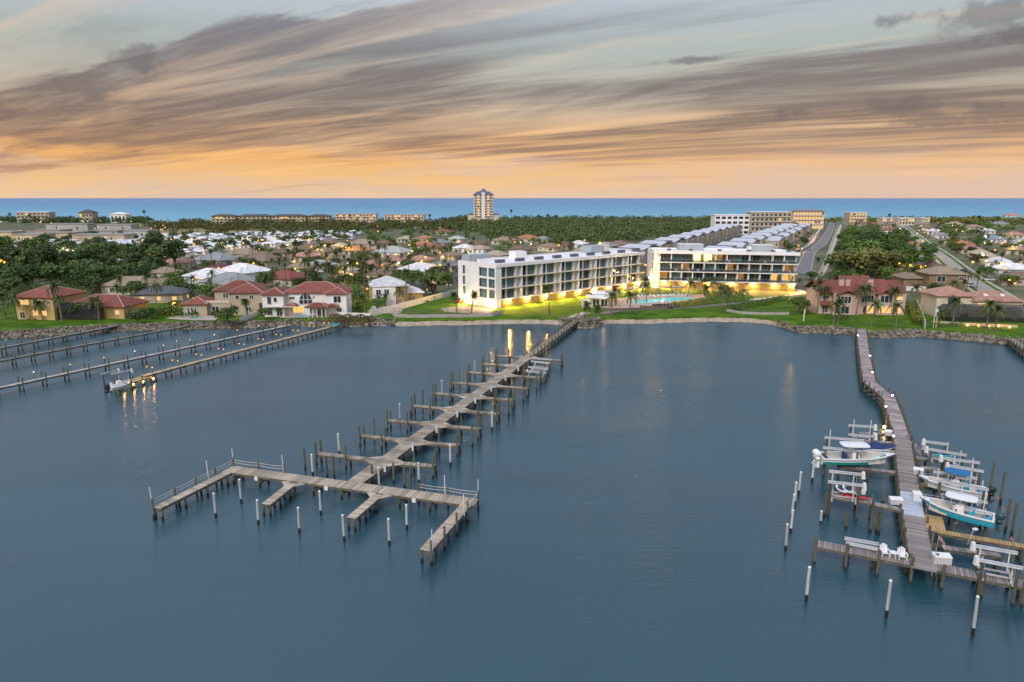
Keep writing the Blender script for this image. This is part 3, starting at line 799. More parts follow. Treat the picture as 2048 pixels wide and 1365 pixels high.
rdock.run(cl1, cl2 - (cl2 - cl1).normalized() * 0.2, 1.45, 0.25); rdock.run(cr1 + (cr2 - cr1).normalized() * 0.1, cr2, 1.45, 0.25)
rdock.bents(cl1, cl2, 1.6, 3.5, top=(RZ + .35, RZ + .9), r=0.15, m=pile_green, ends=(0.01, 0.94)); rdock.bents(cr1, cr2, 1.6, 3.5, top=(RZ + .2, RZ + .7), r=0.15, m=pile_green, ends=(0.1, 1))
def rfinger(a, b, w, m, z=RZ - 0.05, pitch=0.25, step=3.2, obj=False, tops=None):
    a, b = P(*a, z), P(*b, z)
    rdock.run(a, b, w, pitch, obj=obj, m=m, z=z); rdock.bents(a, b, w + 0.2, step, top=tops, m=pile_green, r=0.13)
mm = wood_grey
for a, b, w in [((1674, 929.5), (1797, 945), 0.8), ((1742, 1006), (1808, 1020), 0.9), ((1700, 883), (1790, 885), 0.7), ((1718, 866), (1792, 868), 0.7),
                ((1843, 935), (1882, 938), 0.9), ((1832, 915), (1905, 922), 0.9), ((1885, 1094), (2000, 1110), 0.8)]:
    rfinger(a, b, w, mm)
extra = Dock('finger_platform', 'yellowish newer wooden finger walk and platform beside the turquoise boat', P(1865, 1050, RZ), RZ - 0.05, wood_new, cat='platform')
extra.run(P(1862, 1030, RZ), P(1869, 1062, RZ), 2.1, 0.25); a, b = P(1874, 1061, RZ), P(2048, 1091, RZ)
extra.run(a, b, 0.85, 0.25); extra.bents(a, b, 1.0, 3.0, m=pile_green)
a, b = P(1838, 968, RZ - 0.1), P(1882, 978, RZ - 0.1); extra.run(a, b, 1.1, 0.25); extra.bents(a, b, 1.1, 2, m=pile_green)
extra.finish()
rdock.finish()
# pinkish dock lights
for i, (x, y, s) in enumerate([(1716, 671, 0), (1740, 712, 1), (1745, 745, 1), (1785, 791, 1), (1772, 813, 0), (1787, 872, 0)]):
    p = P(x, y, RZ + 0.75)
    o = thing('dock_light', 'pinkish glowing light on the edge of the curved dock, %s from the rocky bank' % ordn(i), 'light', (p.x, p.y, RZ), 0, 'pinkish lights along the curved dock')
    MB().tube((0, 0, -0.3), (0, 0, 0.65), 0.05, None, 6).build('post', pile_green, o); MB().ball((0, 0, 0.75), 0.13, 8, 6).build('lamp', pl, o)
    MB().tube((0, 0, 0.88), (0, 0, 0.93), 0.16, 0.04, 8).build('lamp_cap', under, o)
    point((p.x, p.y, RZ + 0.72), (1, 0.62, 0.35), 30, 0.1)
p = P(1768, 858, 0.2)
o = thing('water_light', 'orange light glowing low over the water beside the curved dock', 'light', (p.x, p.y, 0.0)); MB().ball((0, 0, 0.5), 0.22, 8, 6).build('lamp', ol, o)
MB().tube((0, 0, -0.6), (0, 0, 0.35), 0.06, None, 6).build('post', pile_green, o); point((p.x, p.y - .3, 0.7), (1, 0.55, 0.12), 120, 0.25)
# white and short pilings around the curved dock
wp = [(1597, 990, 1.0, 1), (1589, 1012, 1.0, 1), (1583, 1038, 1.0, 1), (1581, 1066, .9, 1), (1571, 1102, 1.0, 1), (1641, 1047, .5, 1), (1612, 1203, 1.15, 1), (1772, 1236, 1.2, 1), (1945, 1272, 1.2, 1), (1624, 965, 1.0, 1)]
wl_ = ['white piling left of the kayak lift, far end of the leaning row', 'white piling left of the kayak lift, second of the leaning row', 'white piling left of the kayak lift, third of the leaning row', 'white piling left of the kayak lift, fourth of the leaning row', 'white piling left of the curved dock, nearest of the leaning row',
       'short stubby white-capped piling between the leaning row and the kayak lift', 'tall white mooring piling below the left end of the curved dock', 'tall white mooring piling below the white lounge chairs', 'tall white mooring piling in the bottom right water', 'white mooring piling just below the green-hulled boat stern']
for (x, y, h, w_), lb in zip(wp, wl_): mooring(P(x, y), True, lb, 'white pilings around the curved dock', h)
gp = [(1692, 1052, 0.6), (1740, 1060, .8), (1752, 1062, 1.0), (1765, 1000, .5), (2010, 1060, 1.3), (2022, 1070, 1.3), (1978, 985, 1.4), (2000, 1005, 1.4), (2034, 1105, 1.0), (1648, 1030, 1.0), (1757, 1065, 0.9)]
for j, (x, y, h) in enumerate(gp):
    mooring(P(x, y + 6), False, 'brown wooden piling standing free among the lifts of the curved dock, %s' % ordn(j), 'bare pilings around the curved dock', h)
# ------------------------------------------------------------------ the two long buildings
class Frame:
    def __init__(s, o, ex, ey): s.o = Vector((o[0], o[1], 0)); s.ex = Vector((ex[0], ex[1], 0)).normalized(); s.ey = Vector((ey[0], ey[1], 0)).normalized()
    def __call__(s, x, y, z): p = s.o + s.ex * x + s.ey * y; return (p.x, p.y, z)
def fbox(mb, F, x0, x1, y0, y1, z0, z1):
    vs = [F(x, y, z) for z in (z0, z1) for y in (y0, y1) for x in (x0, x1)]
    return mb.add(vs, [(0, 2, 3, 1), (4, 5, 7, 6), (0, 1, 5, 4), (2, 6, 7, 3), (0, 4, 6, 2), (1, 3, 7, 5)])
stucco = mat('white_stucco', (0.80, 0.79, 0.78), 0.75, 0.05, 0.3)
roofm = mat('white_roof_membrane', (0.82, 0.81, 0.82), 0.7, 0.06, 0.25)
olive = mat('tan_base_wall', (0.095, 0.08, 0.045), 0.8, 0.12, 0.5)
cream = mat('cream_wall', (0.66, 0.61, 0.50), 0.75, 0.06, 0.5)
grey_eq = mat('grey_equipment', (0.13, 0.12, 0.135), 0.6, 0.2, 2)
screen = mat('grey_screen_wall', (0.36, 0.40, 0.42), 0.7, 0.08, 1)
wframe = mat('window_frame_grey', (0.28, 0.29, 0.30), 0.5, 0.05)
white_trim = mat('white_trim', (0.78, 0.77, 0.75), 0.6, 0.05)
def glass_mat(name, tint, tr=0.55, rough=0.05):
    m = bpy.data.materials.new(name); m.use_nodes = True; MATS[name] = m
    T = NT(m.node_tree); out = T.node('ShaderNodeOutputMaterial')
    g = T.node('ShaderNodeBsdfPrincipled'); g.inputs['Roughness'].default_value = rough; g.inputs['Specular IOR Level'].default_value = 0.6
    oi = T.node('ShaderNodeObjectInfo').outputs['Random']; k = T.math('ADD', 0.7, T.math('MULTIPLY', oi, 0.6))
    T.set(g.inputs['Base Color'], T.mix(1.0, tint, T.combine(k, k, k), 'MULTIPLY'))
    t = T.node('ShaderNodeBsdfTransparent', ins={0: (0.9, 0.95, 0.95)})
    mx = T.node('ShaderNodeMixShader', ins={0: tr}); T.l.new(g.outputs[0], mx.inputs[1]); T.l.new(t.outputs[0], mx.inputs[2]); T.l.new(mx.outputs[0], out.inputs[0])
    return m
glassm = glass_mat('tinted_glass', (0.03, 0.07, 0.09), 0.75)
glass_dark = mat('dark_window_glass', (0.025, 0.035, 0.045), 0.08, 0.3, 0.6, objr=0.5, spec=0.8)
rail_glass = glass_mat('rail_glass', (0.03, 0.03, 0.03), 0.6, 0.3)
curt = mat('teal_curtain', (0.40, 0.62, 0.66), 0.9, 0.25, 0.6, objr=0.35)
curt2 = mat('beige_curtain', (0.50, 0.45, 0.33), 0.9, 0.2, 0.6, objr=0.3)
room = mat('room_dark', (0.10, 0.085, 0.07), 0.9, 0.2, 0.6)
room_lit = mat('room_lit', (0.6, 0.38, 0.16), 0.9, c2=(0.25, 0.12, 0.05), scale=1.2, emit=(1.0, 0.42, 0.08), estr=0.55)
room_hot = mat('room_hot', (0.6, 0.45, 0.2), 0.9, 0.2, 1.2, emit=(1.0, 0.62, 0.18), estr=9.0); room_warm = mat('room_warm', (0.6, 0.38, 0.16), 0.9, c2=(0.3, 0.15, 0.06), scale=1.2, emit=(1.0, 0.48, 0.10), estr=2.0)  # lit rooms: lamplight is painted as glow on their back walls
warm_pane = glow('warm_window', (1.0, 0.55, 0.16), 1.2)
lampglow = glow('wall_lamp_glow', (1.0, 0.54, 0.11), 3000.0)

lamp_no = [0]
def wall_lamp(loc, facing, label, group, e=420, c=(1.0, 0.56, 0.05)):
    """floodlight on a short arm"""
    o = thing('wall_lamp', label, 'wall lamp', loc, 0, group)
    f = Vector((facing[0], facing[1], 0)).normalized()
    MB().bar((0, 0, 0.1), (f.x * 0.62, f.y * 0.62, 0.15), 0.09).build('lamp_arm', grey_eq, o)
    MB().ball((f.x * 0.75, f.y * 0.75, 0.0), 0.2, 10, 7, (1, 1, 0.9)).build('lamp_globe', lampglow, o)
    MB().tube((f.x * 0.75, f.y * 0.75, 0.24), (f.x * 0.75, f.y * 0.75, 0.33), 0.24, 0.12, 8).build('lamp_cap', grey_eq, o)
    l = bpy.data.lights.new('flood_beam', 'SPOT'); l.energy = e * 7.0; l.color = c; l.shadow_soft_size = 0.15; l.spot_size = R(150); l.spot_blend = 0.7
    q = bpy.data.objects.new('flood_beam', l); col.objects.link(q); q.location = (loc[0] + f.x * 0.95, loc[1] + f.y * 0.95, loc[2] - 0.1)
    q.rotation_euler = Vector((-f.x, -f.y, 0.9)).to_track_quat('Z', 'Y').to_euler()
    return o
def curtain(mb, F, x0, x1, y, z0, z1, n=None):
    n = n or max(4, int((x1 - x0) / 0.28)); vs = []
    for i in range(n + 1):
        x = x0 + (x1 - x0) * i / n; yy = y + (0.07 if i % 2 else -0.07)
        vs += [F(x, yy, z0), F(x, yy, z1)]
    mb.add(vs, [(2 * i, 2 * i + 2, 2 * i + 3, 2 * i + 1) for i in range(n)])
def glazing(t, F, x0, x1, y, z0, z1, npan, m=None, parent_label=None, depth=0.08):
    """window with frame and separate panes, y is the outer face"""
    fr = MB(); w = 0.09
    fbox(fr, F, x0, x1, y, y + depth, z0, z0 + w); fbox(fr, F, x0, x1, y, y + depth, z1 - w, z1)
    for i in range(npan + 1):
        x = x0 + (x1 - x0) * i / npan; a = min(max(x - w / 2, x0), x1 - w)
        fbox(fr, F, a, a + w, y + 0.003, y + depth - 0.003, z0 + w, z1 - w)
    wo_ = fr.build('window', wframe, t, world=True)
    for i in range(npan):
        xa = x0 + (x1 - x0) * i / npan + 0.05; xb = x0 + (x1 - x0) * (i + 1) / npan - 0.05
        fbox(MB(), F, xa, xb, y + 0.03, y + 0.045, z0 + w, z1 - w).build('pane', m or glassm, wo_, world=True)
    return wo_

A1, C1 = Vector((-4.9, 208.0, 0)), Vector((49.2, 256.7, 0)); e1 = (C1 - A1).normalized(); n1_ = Vector((-e1.y, e1.x, 0))
F1 = Frame(A1, e1, n1_)
L1 = (C1 - A1).length; D1_ = 18.9
b1 = thing('apartment_building', 'long white apartment building with tan base and eight balcony bays, set at an angle', 'apartment building', (A1.x, A1.y, GZ))
S1 = [4.1, 7.45, 10.8, 14.15]
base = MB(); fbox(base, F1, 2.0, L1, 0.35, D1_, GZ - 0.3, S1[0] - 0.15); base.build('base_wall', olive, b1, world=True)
wl_end = MB()
# solid end block with openings: piers and bands around the end-face windows
def end_openings(): return [(0.6, 3.5, 1.7), (4.3, 7.9, 1.7), (15.6, 16.9, 1.7)]
wl_end.k = 0
X = 0.0
ys = [0, 0.6, 3.6, 4.3, 8.2, 15.2, 16.6, D1_]      # distance from the front corner along the end face
isw = [0, 1, 0, 1, 0, 1, 0]
for i in range(7):
    if not isw[i]: fbox(wl_end, F1, 0.0, 2.0 if i == 0 else 0.5, ys[i], ys[i + 1], GZ - 0.3, 15.2)
    else:
        zz = [GZ - 0.3] + sum([[s + 0.25, s + 3.0] for s in S1[:3]], []) + [15.2]
        for k in range(0, len(zz), 2): fbox(wl_end, F1, 0.0, 0.5, ys[i], ys[i + 1], zz[k], zz[k + 1])
fbox(MB(), F1, L1 - 0.4, L1, 1.5, D1_ - .4, S1[0] - 0.1, 14.1).build('end_wall', stucco, b1, world=True)
fbox(MB(), F1, 0.5, L1, D1_ - 0.4, D1_ - 0.003, GZ - 0.3, 15.197).build('rear_wall', stucco, b1, world=True)
wl_end.build('wall', stucco, b1, world=True)
FE = Frame(A1, n1_, -e1 * -1)         # x along the end face, y into the building
for i in (1, 3, 5):
    for s in S1[:3]:
        glazing(b1, FE, ys[i] + 0.02, ys[i + 1] - 0.02, 0.12, s + 0.27, s + 2.98, 3 if i < 5 else 2)
    cb = MB()
    for s in S1[:3]: curtain(cb, FE, ys[i] + 0.1, ys[i + 1] - 0.1, 0.8, s + 0.2, s + 3.0)
    cb.build('curtain', curt, b1, world=True)
fl = MB()
for s in S1[:3]: fbox(MB(), F1, 2.0, L1 + 0.25, -0.25, D1_ - 0.5, s - 0.15, s + 0.12).build('floor_slab', cream, b1, world=True)

rf = MB(); fbox(rf, F1, 0.0, L1 + 0.5, -0.25, 0.0, 14.15, 15.2); fbox(rf, F1, 2.0, L1 + 0.5, 0.0, D1_ - 0.45, 14.15, 14.75)
rf.build('roof', roofm, b1, world=True)
pr_ = MB(); fbox(pr_, F1, L1 + 0.1, L1 + 0.497, 0.003, D1_ - 0.45, 14.76, 15.0); fbox(pr_, F1, 0.5, L1, 0.003, 0.3, 14.76, 15.1)
pr_.build('parapet', stucco, b1, world=True)
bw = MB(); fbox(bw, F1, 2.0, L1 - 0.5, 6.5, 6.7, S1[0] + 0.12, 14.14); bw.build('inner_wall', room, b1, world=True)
bay = (L1 - 2.0) / 8
fins = MB(); rec = MB()
for i in range(8):
    x = 2.0 + i * bay
    for j, s in enumerate(S1[:3]):
        z0, z1 = s + 0.12, (S1[j + 1] - 0.15 if j < 2 else 14.14)
        y = 1.3
        fbox(MB(), F1, x - (0.0 if i == 0 else 0.10), x + 0.12, -0.1, 6.4, z0, z1).build('fin_wall', stucco, b1, world=True)
        fbox(MB(), F1, x + 2.85, x + 3.35, 1.1, 1.5, z0, z1).build('column', stucco, b1, world=True)
        fbox(MB(), F1, x + 6.65, x + bay - 0.13, 1.25, 1.6, z0, z1).build('recess_wall', cream, b1, world=True)
        fbox(MB(), F1, x + 6.5, x + 6.65, 0.2, 1.6, z0, z1).build('column', stucco, b1, world=True)
        glazing(b1, F1, x + 0.15, x + 2.82, y, z0 + 0.02, z1 - 0.02, 2)
        glazing(b1, F1, x + 3.38, x + 6.48, y, z0 + 0.02, z1 - 0.02, 3)
        m_ = curt2 if (i, j) in ((2, 0), (1, 0), (4, 0), (7, 0)) or rng.random() < 0.12 else curt
        cb = MB()
        for (u0, u1) in ((0.2, 2.75), (3.5, 6.4)):
            if rng.random() < 0.8: curtain(cb, F1, x + u0, x + u1, y + 0.35, z0, z1)
            else: curtain(cb, F1, x + u0, x + u0 + (u1 - u0) * 0.4, y + 0.35, z0, z1)
        cb.build('curtain', m_, b1, world=True)
        # glass balustrade with a top rail
        rb = MB(); fbox(rb, F1, x + 0.15, x + bay - 0.14, -0.18, -0.13, z0 + 1.02, z0 + 1.07); rb.build('balcony_rail', wframe, b1, world=True)

# rooftop
for i in range(8):
    x = 5 + i * (L1 - 9) / 7.4
    mb = MB()
    for k in range(3):
        fbox(mb, F1, x + k * 1.25, x + k * 1.25 + 1.0, 5.5, 6.5, 14.9, 15.9)
    o = thing('rooftop_cooling_units', 'three dark cooling units on the angled building roof, %s from the left' % ordn(i), 'cooling unit', F1(x, 5.5, 14.75), 0, 'cooling units on the angled building')
    for k in range(3):
        fbox(MB(), F1, x + k * 1.3, x + k * 1.3 + 1.0, 5.5, 6.5, 14.92, 15.85).build('cooling_unit', grey_eq, o, world=True)
    fbox(MB(), F1, x - 0.1, x + 3.7, 5.6, 6.4, 14.75, 14.91).build('base_frame', screen, o, world=True)
for (x0, x1, y0, y1, h, m_) in [(1.0, 10.0, 14, 18.2, 17.0, screen), (20.5, 25.5, 13.5, 17, 17.2, stucco), (57, 66, 12, 17, 17.4, screen), (64.5, 66.6, 11.5, 14, 17.6, cream), (3.5, 12, 12, 13.5, 15.7, stucco)]:
    fbox(MB(), F1, x0, x1, y0, y1, 14.753, h).build('roof_penthouse', m_, b1, world=True)
vn = MB()
for i in range(14):
    x = 4 + i * 4.9; p = F1(x, 9.5 + (i % 3), 14.7); vn.tube(p, (p[0], p[1], 15.2), 0.16, None, 6)
vn.build('roof_vent', galv, b1, world=True, kind='stuff')
g1 = 'floodlights along the angled building'
for i in range(9):
    x = min(L1 - 0.6, 5.2 + i * 8.1); p = F1(x, 0.3, 3.55)
    wall_lamp(p, -n1_, 'floodlight on the tan base of the angled building, %s from its corner' % ordn(i), g1, 430)
for i, y in enumerate((1.2, 14.5)):
    wall_lamp(F1(0, y, 3.3), -e1, ('glowing floodlight on the narrow white end wall, at the river corner', 'glowing floodlight on the narrow white end wall, at the rear corner')[i], 'floodlights on the end wall', 380, (1, 0.74, 0.42))

A2, C2 = Vector((54.5, 256.7, 0)), Vector((103.2, 246.9, 0)); e2 = (C2 - A2).normalized()
F2 = Frame(A2, e2, Vector((0.04, 1, 0))); L2 = (C2 - A2).length; D2_ = 18.0
b2 = thing('apartment_building', 'long white apartment building facing the pool with fully glazed balconies, some rooms lit orange', 'apartment building', (A2.x, A2.y, GZ))
S2 = [4.5, 7.95, 11.4, 14.6]
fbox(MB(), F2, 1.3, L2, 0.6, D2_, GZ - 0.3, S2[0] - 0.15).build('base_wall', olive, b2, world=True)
we = MB(); fbox(we, F2, -0.9, 0.0, 1.4, 4, GZ - 0.3, 15.5); fbox(we, F2, -0.9, 0.0, 7.2, D2_, GZ - 0.3, 15.5)
zz = [GZ - 0.3] + sum([[s + 0.25, s + 3.0] for s in S2[:3]], []) + [15.5]
for k in range(0, len(zz), 2): fbox(we, F2, -0.897, -0.3, 4, 7.2, zz[k], zz[k + 1])
fbox(we, F2, 0.003, 1.3, 0.9, D2_ - 0.1, GZ - 0.3, S2[3]); fbox(MB(), F2, L2 - 0.35, L2, 1.5, D2_, S2[0] - 0.1, S2[3]).build('end_wall', stucco, b2, world=True)
we.build('wall', stucco, b2, world=True)
FE2 = Frame(Vector(F2(-0.9, 0, 0)), F2.ey, F2.ex)
for s in S2[:3]:
    glazing(b2, FE2, 4.02, 7.18, 0.15, s + 0.27, s + 2.98, 2)
fl = MB()
for s in S2[:3]: fbox(MB(), F2, 0.8, L2 + 0.2, -0.4, D2_ - 0.5, s - 0.15, s + 0.12).build('floor_slab', stucco, b2, world=True)
rf = MB(); fbox(rf, F2, 0.0, L2 + 0.5, -0.4, -0.05, 14.6, 15.75); fbox(rf, F2, 0.0, L2 + 0.5, -0.05, D2_ - 0.45, 14.6, 15.1)
rf.build('roof', roofm, b2, world=True)
pr_ = MB(); fbox(pr_, F2, L2 + 0.1, L2 + 0.497, -0.047, D2_ - 0.45, 15.11, 15.6); fbox(pr_, F2, 0.3, L2, D2_ - 0.45, D2_ - 0.1, 14.3, 15.6); pr_.build('parapet', stucco, b2, world=True)
nb = 12; bw2 = (L2 - 1.8) / nb
lit = {(2, 3), (2, 4), (0, 10), (0, 11), (1, 2), (1, 11), (0, 0), (0, 7), (2, 5), (1, 6)}
strong = {(2, 3): 500, (2, 4): 420, (0, 10): 220, (0, 11): 240, (1, 2): 30, (1, 11): 70, (0, 0): 90, (0, 7): 40, (2, 5): 60, (1, 6): 40}
fin2 = MB(); iw = MB()
for j, s in enumerate(S2[:3]):
    z0, z1 = s + 0.12, (S2[j + 1] - 0.15 if j < 2 else 14.59)
    for i in range(nb):
        x = 1.2 + i * bw2
        if i > 0 and not (j == 2 and i in (2, 4, 7, 9)): fbox(MB(), F2, x - 0.12, x + 0.12, 0.0, 1.5, z0, z1).build('fin_wall', stucco, b2, world=True)
        if i in (3, 5, 7, 9, 11) or True: fbox(iw, F2, x - 0.08, x + 0.08, 1.7, 7.0, z0, z1)
        glazing(b2, F2, x + 0.12, x + bw2 - 0.12, 1.5, z0 + 0.02, z1 - 0.02, 3)
        k = (j, i)
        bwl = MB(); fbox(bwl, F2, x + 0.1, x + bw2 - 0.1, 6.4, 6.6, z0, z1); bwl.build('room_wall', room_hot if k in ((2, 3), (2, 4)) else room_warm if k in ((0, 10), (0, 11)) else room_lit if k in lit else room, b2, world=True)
        if k not in lit:
            cb = MB(); r_ = rng.random()
            if r_ < 0.65: curtain(cb, F2, x + 0.2, x + bw2 * (0.45 if r_ < .2 else 0.95), 1.9, z0, z1)
            elif r_ < 0.85: curtain(cb, F2, x + bw2 * 0.5, x + bw2 - 0.2, 1.9, z0, z1)
            if cb.v: cb.build('curtain', curt if r_ < 0.4 else curt2, b2, world=True)
        if k in strong:
            point(F2(x + bw2 / 2, 4.2, z1 - 0.6), (1, 0.62, 0.22), strong[k] * 1.3, 0.25)
        # balcony furniture dark shapes
        if rng.random() < 0.6:
            fx_ = x + rng.uniform(1, bw2 - 1.2); ch = MB(); fbox(ch, F2, fx_ - .4, fx_ + .4, 0.8, 1.4, z0, z0 + 0.42); fbox(ch, F2, fx_ - .4, fx_ + .4, 1.35, 1.45, z0 + .42, z0 + 0.9)
            tag(ch.build('balcony_chair', [grey_eq, white_trim, curt2][rng.randrange(3)]), 'chair on the %s balcony floor behind the pool, bay %s from left' % (['lowest', 'middle', 'top'][j], ordn(i)), 'chair', 'balcony chairs')
    x = 1.0; rb = MB(); fbox(rb, F2, x, L2 - 0.4, -0.33, -0.29, z0 + 1.0, z0 + 1.06)
    for i in range(25): fbox(rb, F2, x + i * 1.94, x + i * 1.94 + 0.05, -0.33, -0.29, z0, z0 + 1.0)
    rb.build('balcony_rail', wframe, b2, world=True)
    gb = MB(); fbox(gb, F2, x, L2 - 0.4, -0.315, -0.305, z0 + 0.1, z0 + 0.95); gb.build('balustrade_glass', rail_glass, b2, world=True)
iw.build('partition', room, b2, world=True, kind='stuff')
for i, x in enumerate((4.5, 12.5, 23, 33.5, 42, 47.5)):
    o = thing('rooftop_cooling_unit', 'small grey cooling unit on the pool-side building roof, %s from the left' % ordn(i), 'cooling unit', F2(x, 5, 15.1), 0, 'cooling units on the pool-side building')
    fbox(MB(), F2, x, x + 1.3, 5, 6, 15.25, 16.1).build('cooling_unit', grey_eq, o, world=True); fbox(MB(), F2, x - .1, x + 1.4, 5.1, 5.9, 15.1, 15.247).build('base_frame', screen, o, world=True)
for (x0, x1, y0, y1, h, m_) in [(10, 19, 11, 16.5, 17.4, screen), (36, 43.5, 8, 13.5, 17.6, screen), (35, 36.5, 9, 12, 17.0, stucco)]:
    fbox(MB(), F2, x0, x1, y0, y1, 15.103, h).build('roof_penthouse', m_, b2, world=True)
    fbox(MB(), F2, x0 - 0.1, x1 + 0.1, y0 - .1, y1 + .1, h, h + 0.12).build('penthouse_cap', white_trim, b2, world=True)
for i, x in enumerate((3.0, 10.8, 18.6, 27.2, 34.9, 42.2, 48.6)):
    wall_lamp(F2(x, 0.55, 3.9), -F2.ey, 'glowing floodlight on the tan base behind the pool, %s from the left' % ordn(i), 'floodlights along the pool-side building', 340 if i < 6 else 220)
wall_lamp(F2(-0.9, 5.5, 5.0), -F2.ex, 'glowing floodlight on the white end wall between the long buildings', 'floodlights on the end walls', 450, (1, .75, .45))

# ------------------------------------------------------------------ houses
def tile_mat(name, c, s=0.25):
    m = bpy.data.materials.new(name); m.use_nodes = True; MATS[name] = m
    T = NT(m.node_tree); out = T.node('ShaderNodeOutputMaterial'); b = T.node('ShaderNodeBsdfPrincipled'); T.l.new(b.outputs[0], out.inputs[0])
    co = T.node('ShaderNodeTexCoord').outputs['Object']
    z = T.node('ShaderNodeSeparateXYZ', ins={0: co}).outputs[2]
    n = T.noise(co, 0.6, 5, 0.65); n2 = T.noise(co, 6.0, 3, 0.6)
    cc = T.mix(T.maprange(n, 0.3, 0.7), tuple(x * 0.78 for x in c), tuple(min(1, x * 1.15) for x in c))
    cc = T.mix(T.math('MULTIPLY', T.maprange(n2, 0.35, 0.65), 0.3), cc, tuple(x * 0.6 for x in c))
    k = T.math('ADD', 0.82, T.math('MULTIPLY', T.node('ShaderNodeObjectInfo').outputs['Random'], 0.36))
    T.set(b.inputs['Base Color'], T.mix(1.0, cc, T.combine(k, k, k), 'MULTIPLY'))
    b.inputs['Roughness'].default_value = 0.8
    fr = T.math('FRACT', T.math('MULTIPLY', z, 6.0))
    bp = T.node('ShaderNodeBump', ins={'Strength': 0.5, 'Distance': 0.05, 'Height': fr}); T.l.new(bp.outputs[0], b.inputs['Normal'])
    return m
RC = {'red': (0.23, 0.07, 0.048), 'salmon': (0.40, 0.22, 0.16), 'tan': (0.33, 0.25, 0.17), 'brown': (0.21, 0.145, 0.10), 'white': (0.72, 0.72, 0.71), 'grey': (0.27, 0.275, 0.27),
      'dark grey': (0.12, 0.13, 0.14), 'orange': (0.45, 0.20, 0.10), 'beige': (0.46, 0.39, 0.28), 'maroon': (0.18, 0.06, 0.06), 'light grey': (0.45, 0.46, 0.44), 'green': (0.10, 0.42, 0.34), 'red-brown': (0.25, 0.12, 0.085), 'blue-grey': (0.25, 0.33, 0.42), 'pink': (0.45, 0.22, 0.19)}
RM = {k: tile_mat('roof_' + k.replace(' ', '_').replace('-', '_'), v) for k, v in RC.items()}
WCc = {'cream': (0.62, 0.54, 0.40), 'white': (0.78, 0.76, 0.73), 'yellow': (0.50, 0.35, 0.14), 'pale blue': (0.42, 0.55, 0.58), 'tan': (0.45, 0.37, 0.27), 'pink': (0.58, 0.40, 0.32), 'grey': (0.40, 0.40, 0.38), 'brown': (0.24, 0.17, 0.10)}
WM = {k: mat('wall_' + k.replace(' ', '_'), v, 0.8, 0.08, 0.4) for k, v in WCc.items()}
def hip(mb, x0, x1, y0, y1, z, pitch=0.40, ov=0.6, th=0.18):
    x0 -= ov; x1 += ov; y0 -= ov; y1 += ov; w, d = x1 - x0, y1 - y0
    if w >= d: h = d / 2 * pitch; r0, r1 = (x0 + d / 2, (y0 + y1) / 2), (x1 - d / 2, (y0 + y1) / 2)
    else: h = w / 2 * pitch; r0, r1 = ((x0 + x1) / 2, y0 + w / 2), ((x0 + x1) / 2, y1 - w / 2)
    zb = z - ov * pitch * 0
    vs = [(x0, y0, z), (x1, y0, z), (x1, y1, z), (x0, y1, z), (x0, y0, z + th), (x1, y0, z + th), (x1, y1, z + th), (x0, y1, z + th), (*r0, z + th + h), (*r1, z + th + h)]
    fs = [(3, 2, 1, 0), (0, 1, 5, 4), (1, 2, 6, 5), (2, 3, 7, 6), (3, 0, 4, 7)]
    if w >= d: fs += [(4, 5, 9, 8), (5, 6, 9), (6, 7, 8, 9), (7, 4, 8)]
    else: fs += [(4, 5, 8), (5, 6, 9, 8), (6, 7, 9), (7, 4, 8, 9)]
    mb.add(vs, fs)
    L_ = [(vs[4], vs[8]), (vs[7], vs[8] if w >= d else vs[9]), (vs[5], vs[9] if w >= d else vs[8]), (vs[6], vs[9]), (vs[8], vs[9])]
    return L_, h
def caps(mb, Ls, r=0.11):
    for a, b in Ls:
        if (Vector(a) - Vector(b)).length > 0.05: mb.bar((a[0], a[1], a[2] + 0.04), (b[0], b[1], b[2] + 0.04), 2.2 * r, 1.4 * r)
def gable(mb, x0, x1, y0, y1, z, h, axis='x', ov=0.4, th=0.15):
    x0 -= ov; x1 += ov; y0 -= ov; y1 += ov
    if axis == 'x':
        m = (y0 + y1) / 2; pr = [(y0, z), (m, z + h), (y1, z), (y1, z + th), (m, z + h + th), (y0, z + th)]
        vs = [(x, a, b) for x in (x0, x1) for a, b in pr]
    else:
        m = (x0 + x1) / 2; pr = [(x0, z), (m, z + h), (x1, z), (x1, z + th), (m, z + h + th), (x0, z + th)]
        vs = [(a, y, b) for y in (y0, y1) for a, b in pr]
    fs = [tuple(range(6)), tuple(range(11, 5, -1))] + [(i, i + 6, (i + 1) % 6 + 6, (i + 1) % 6) for i in range(6)]
    return mb.add(vs, fs)
WMESH = {}
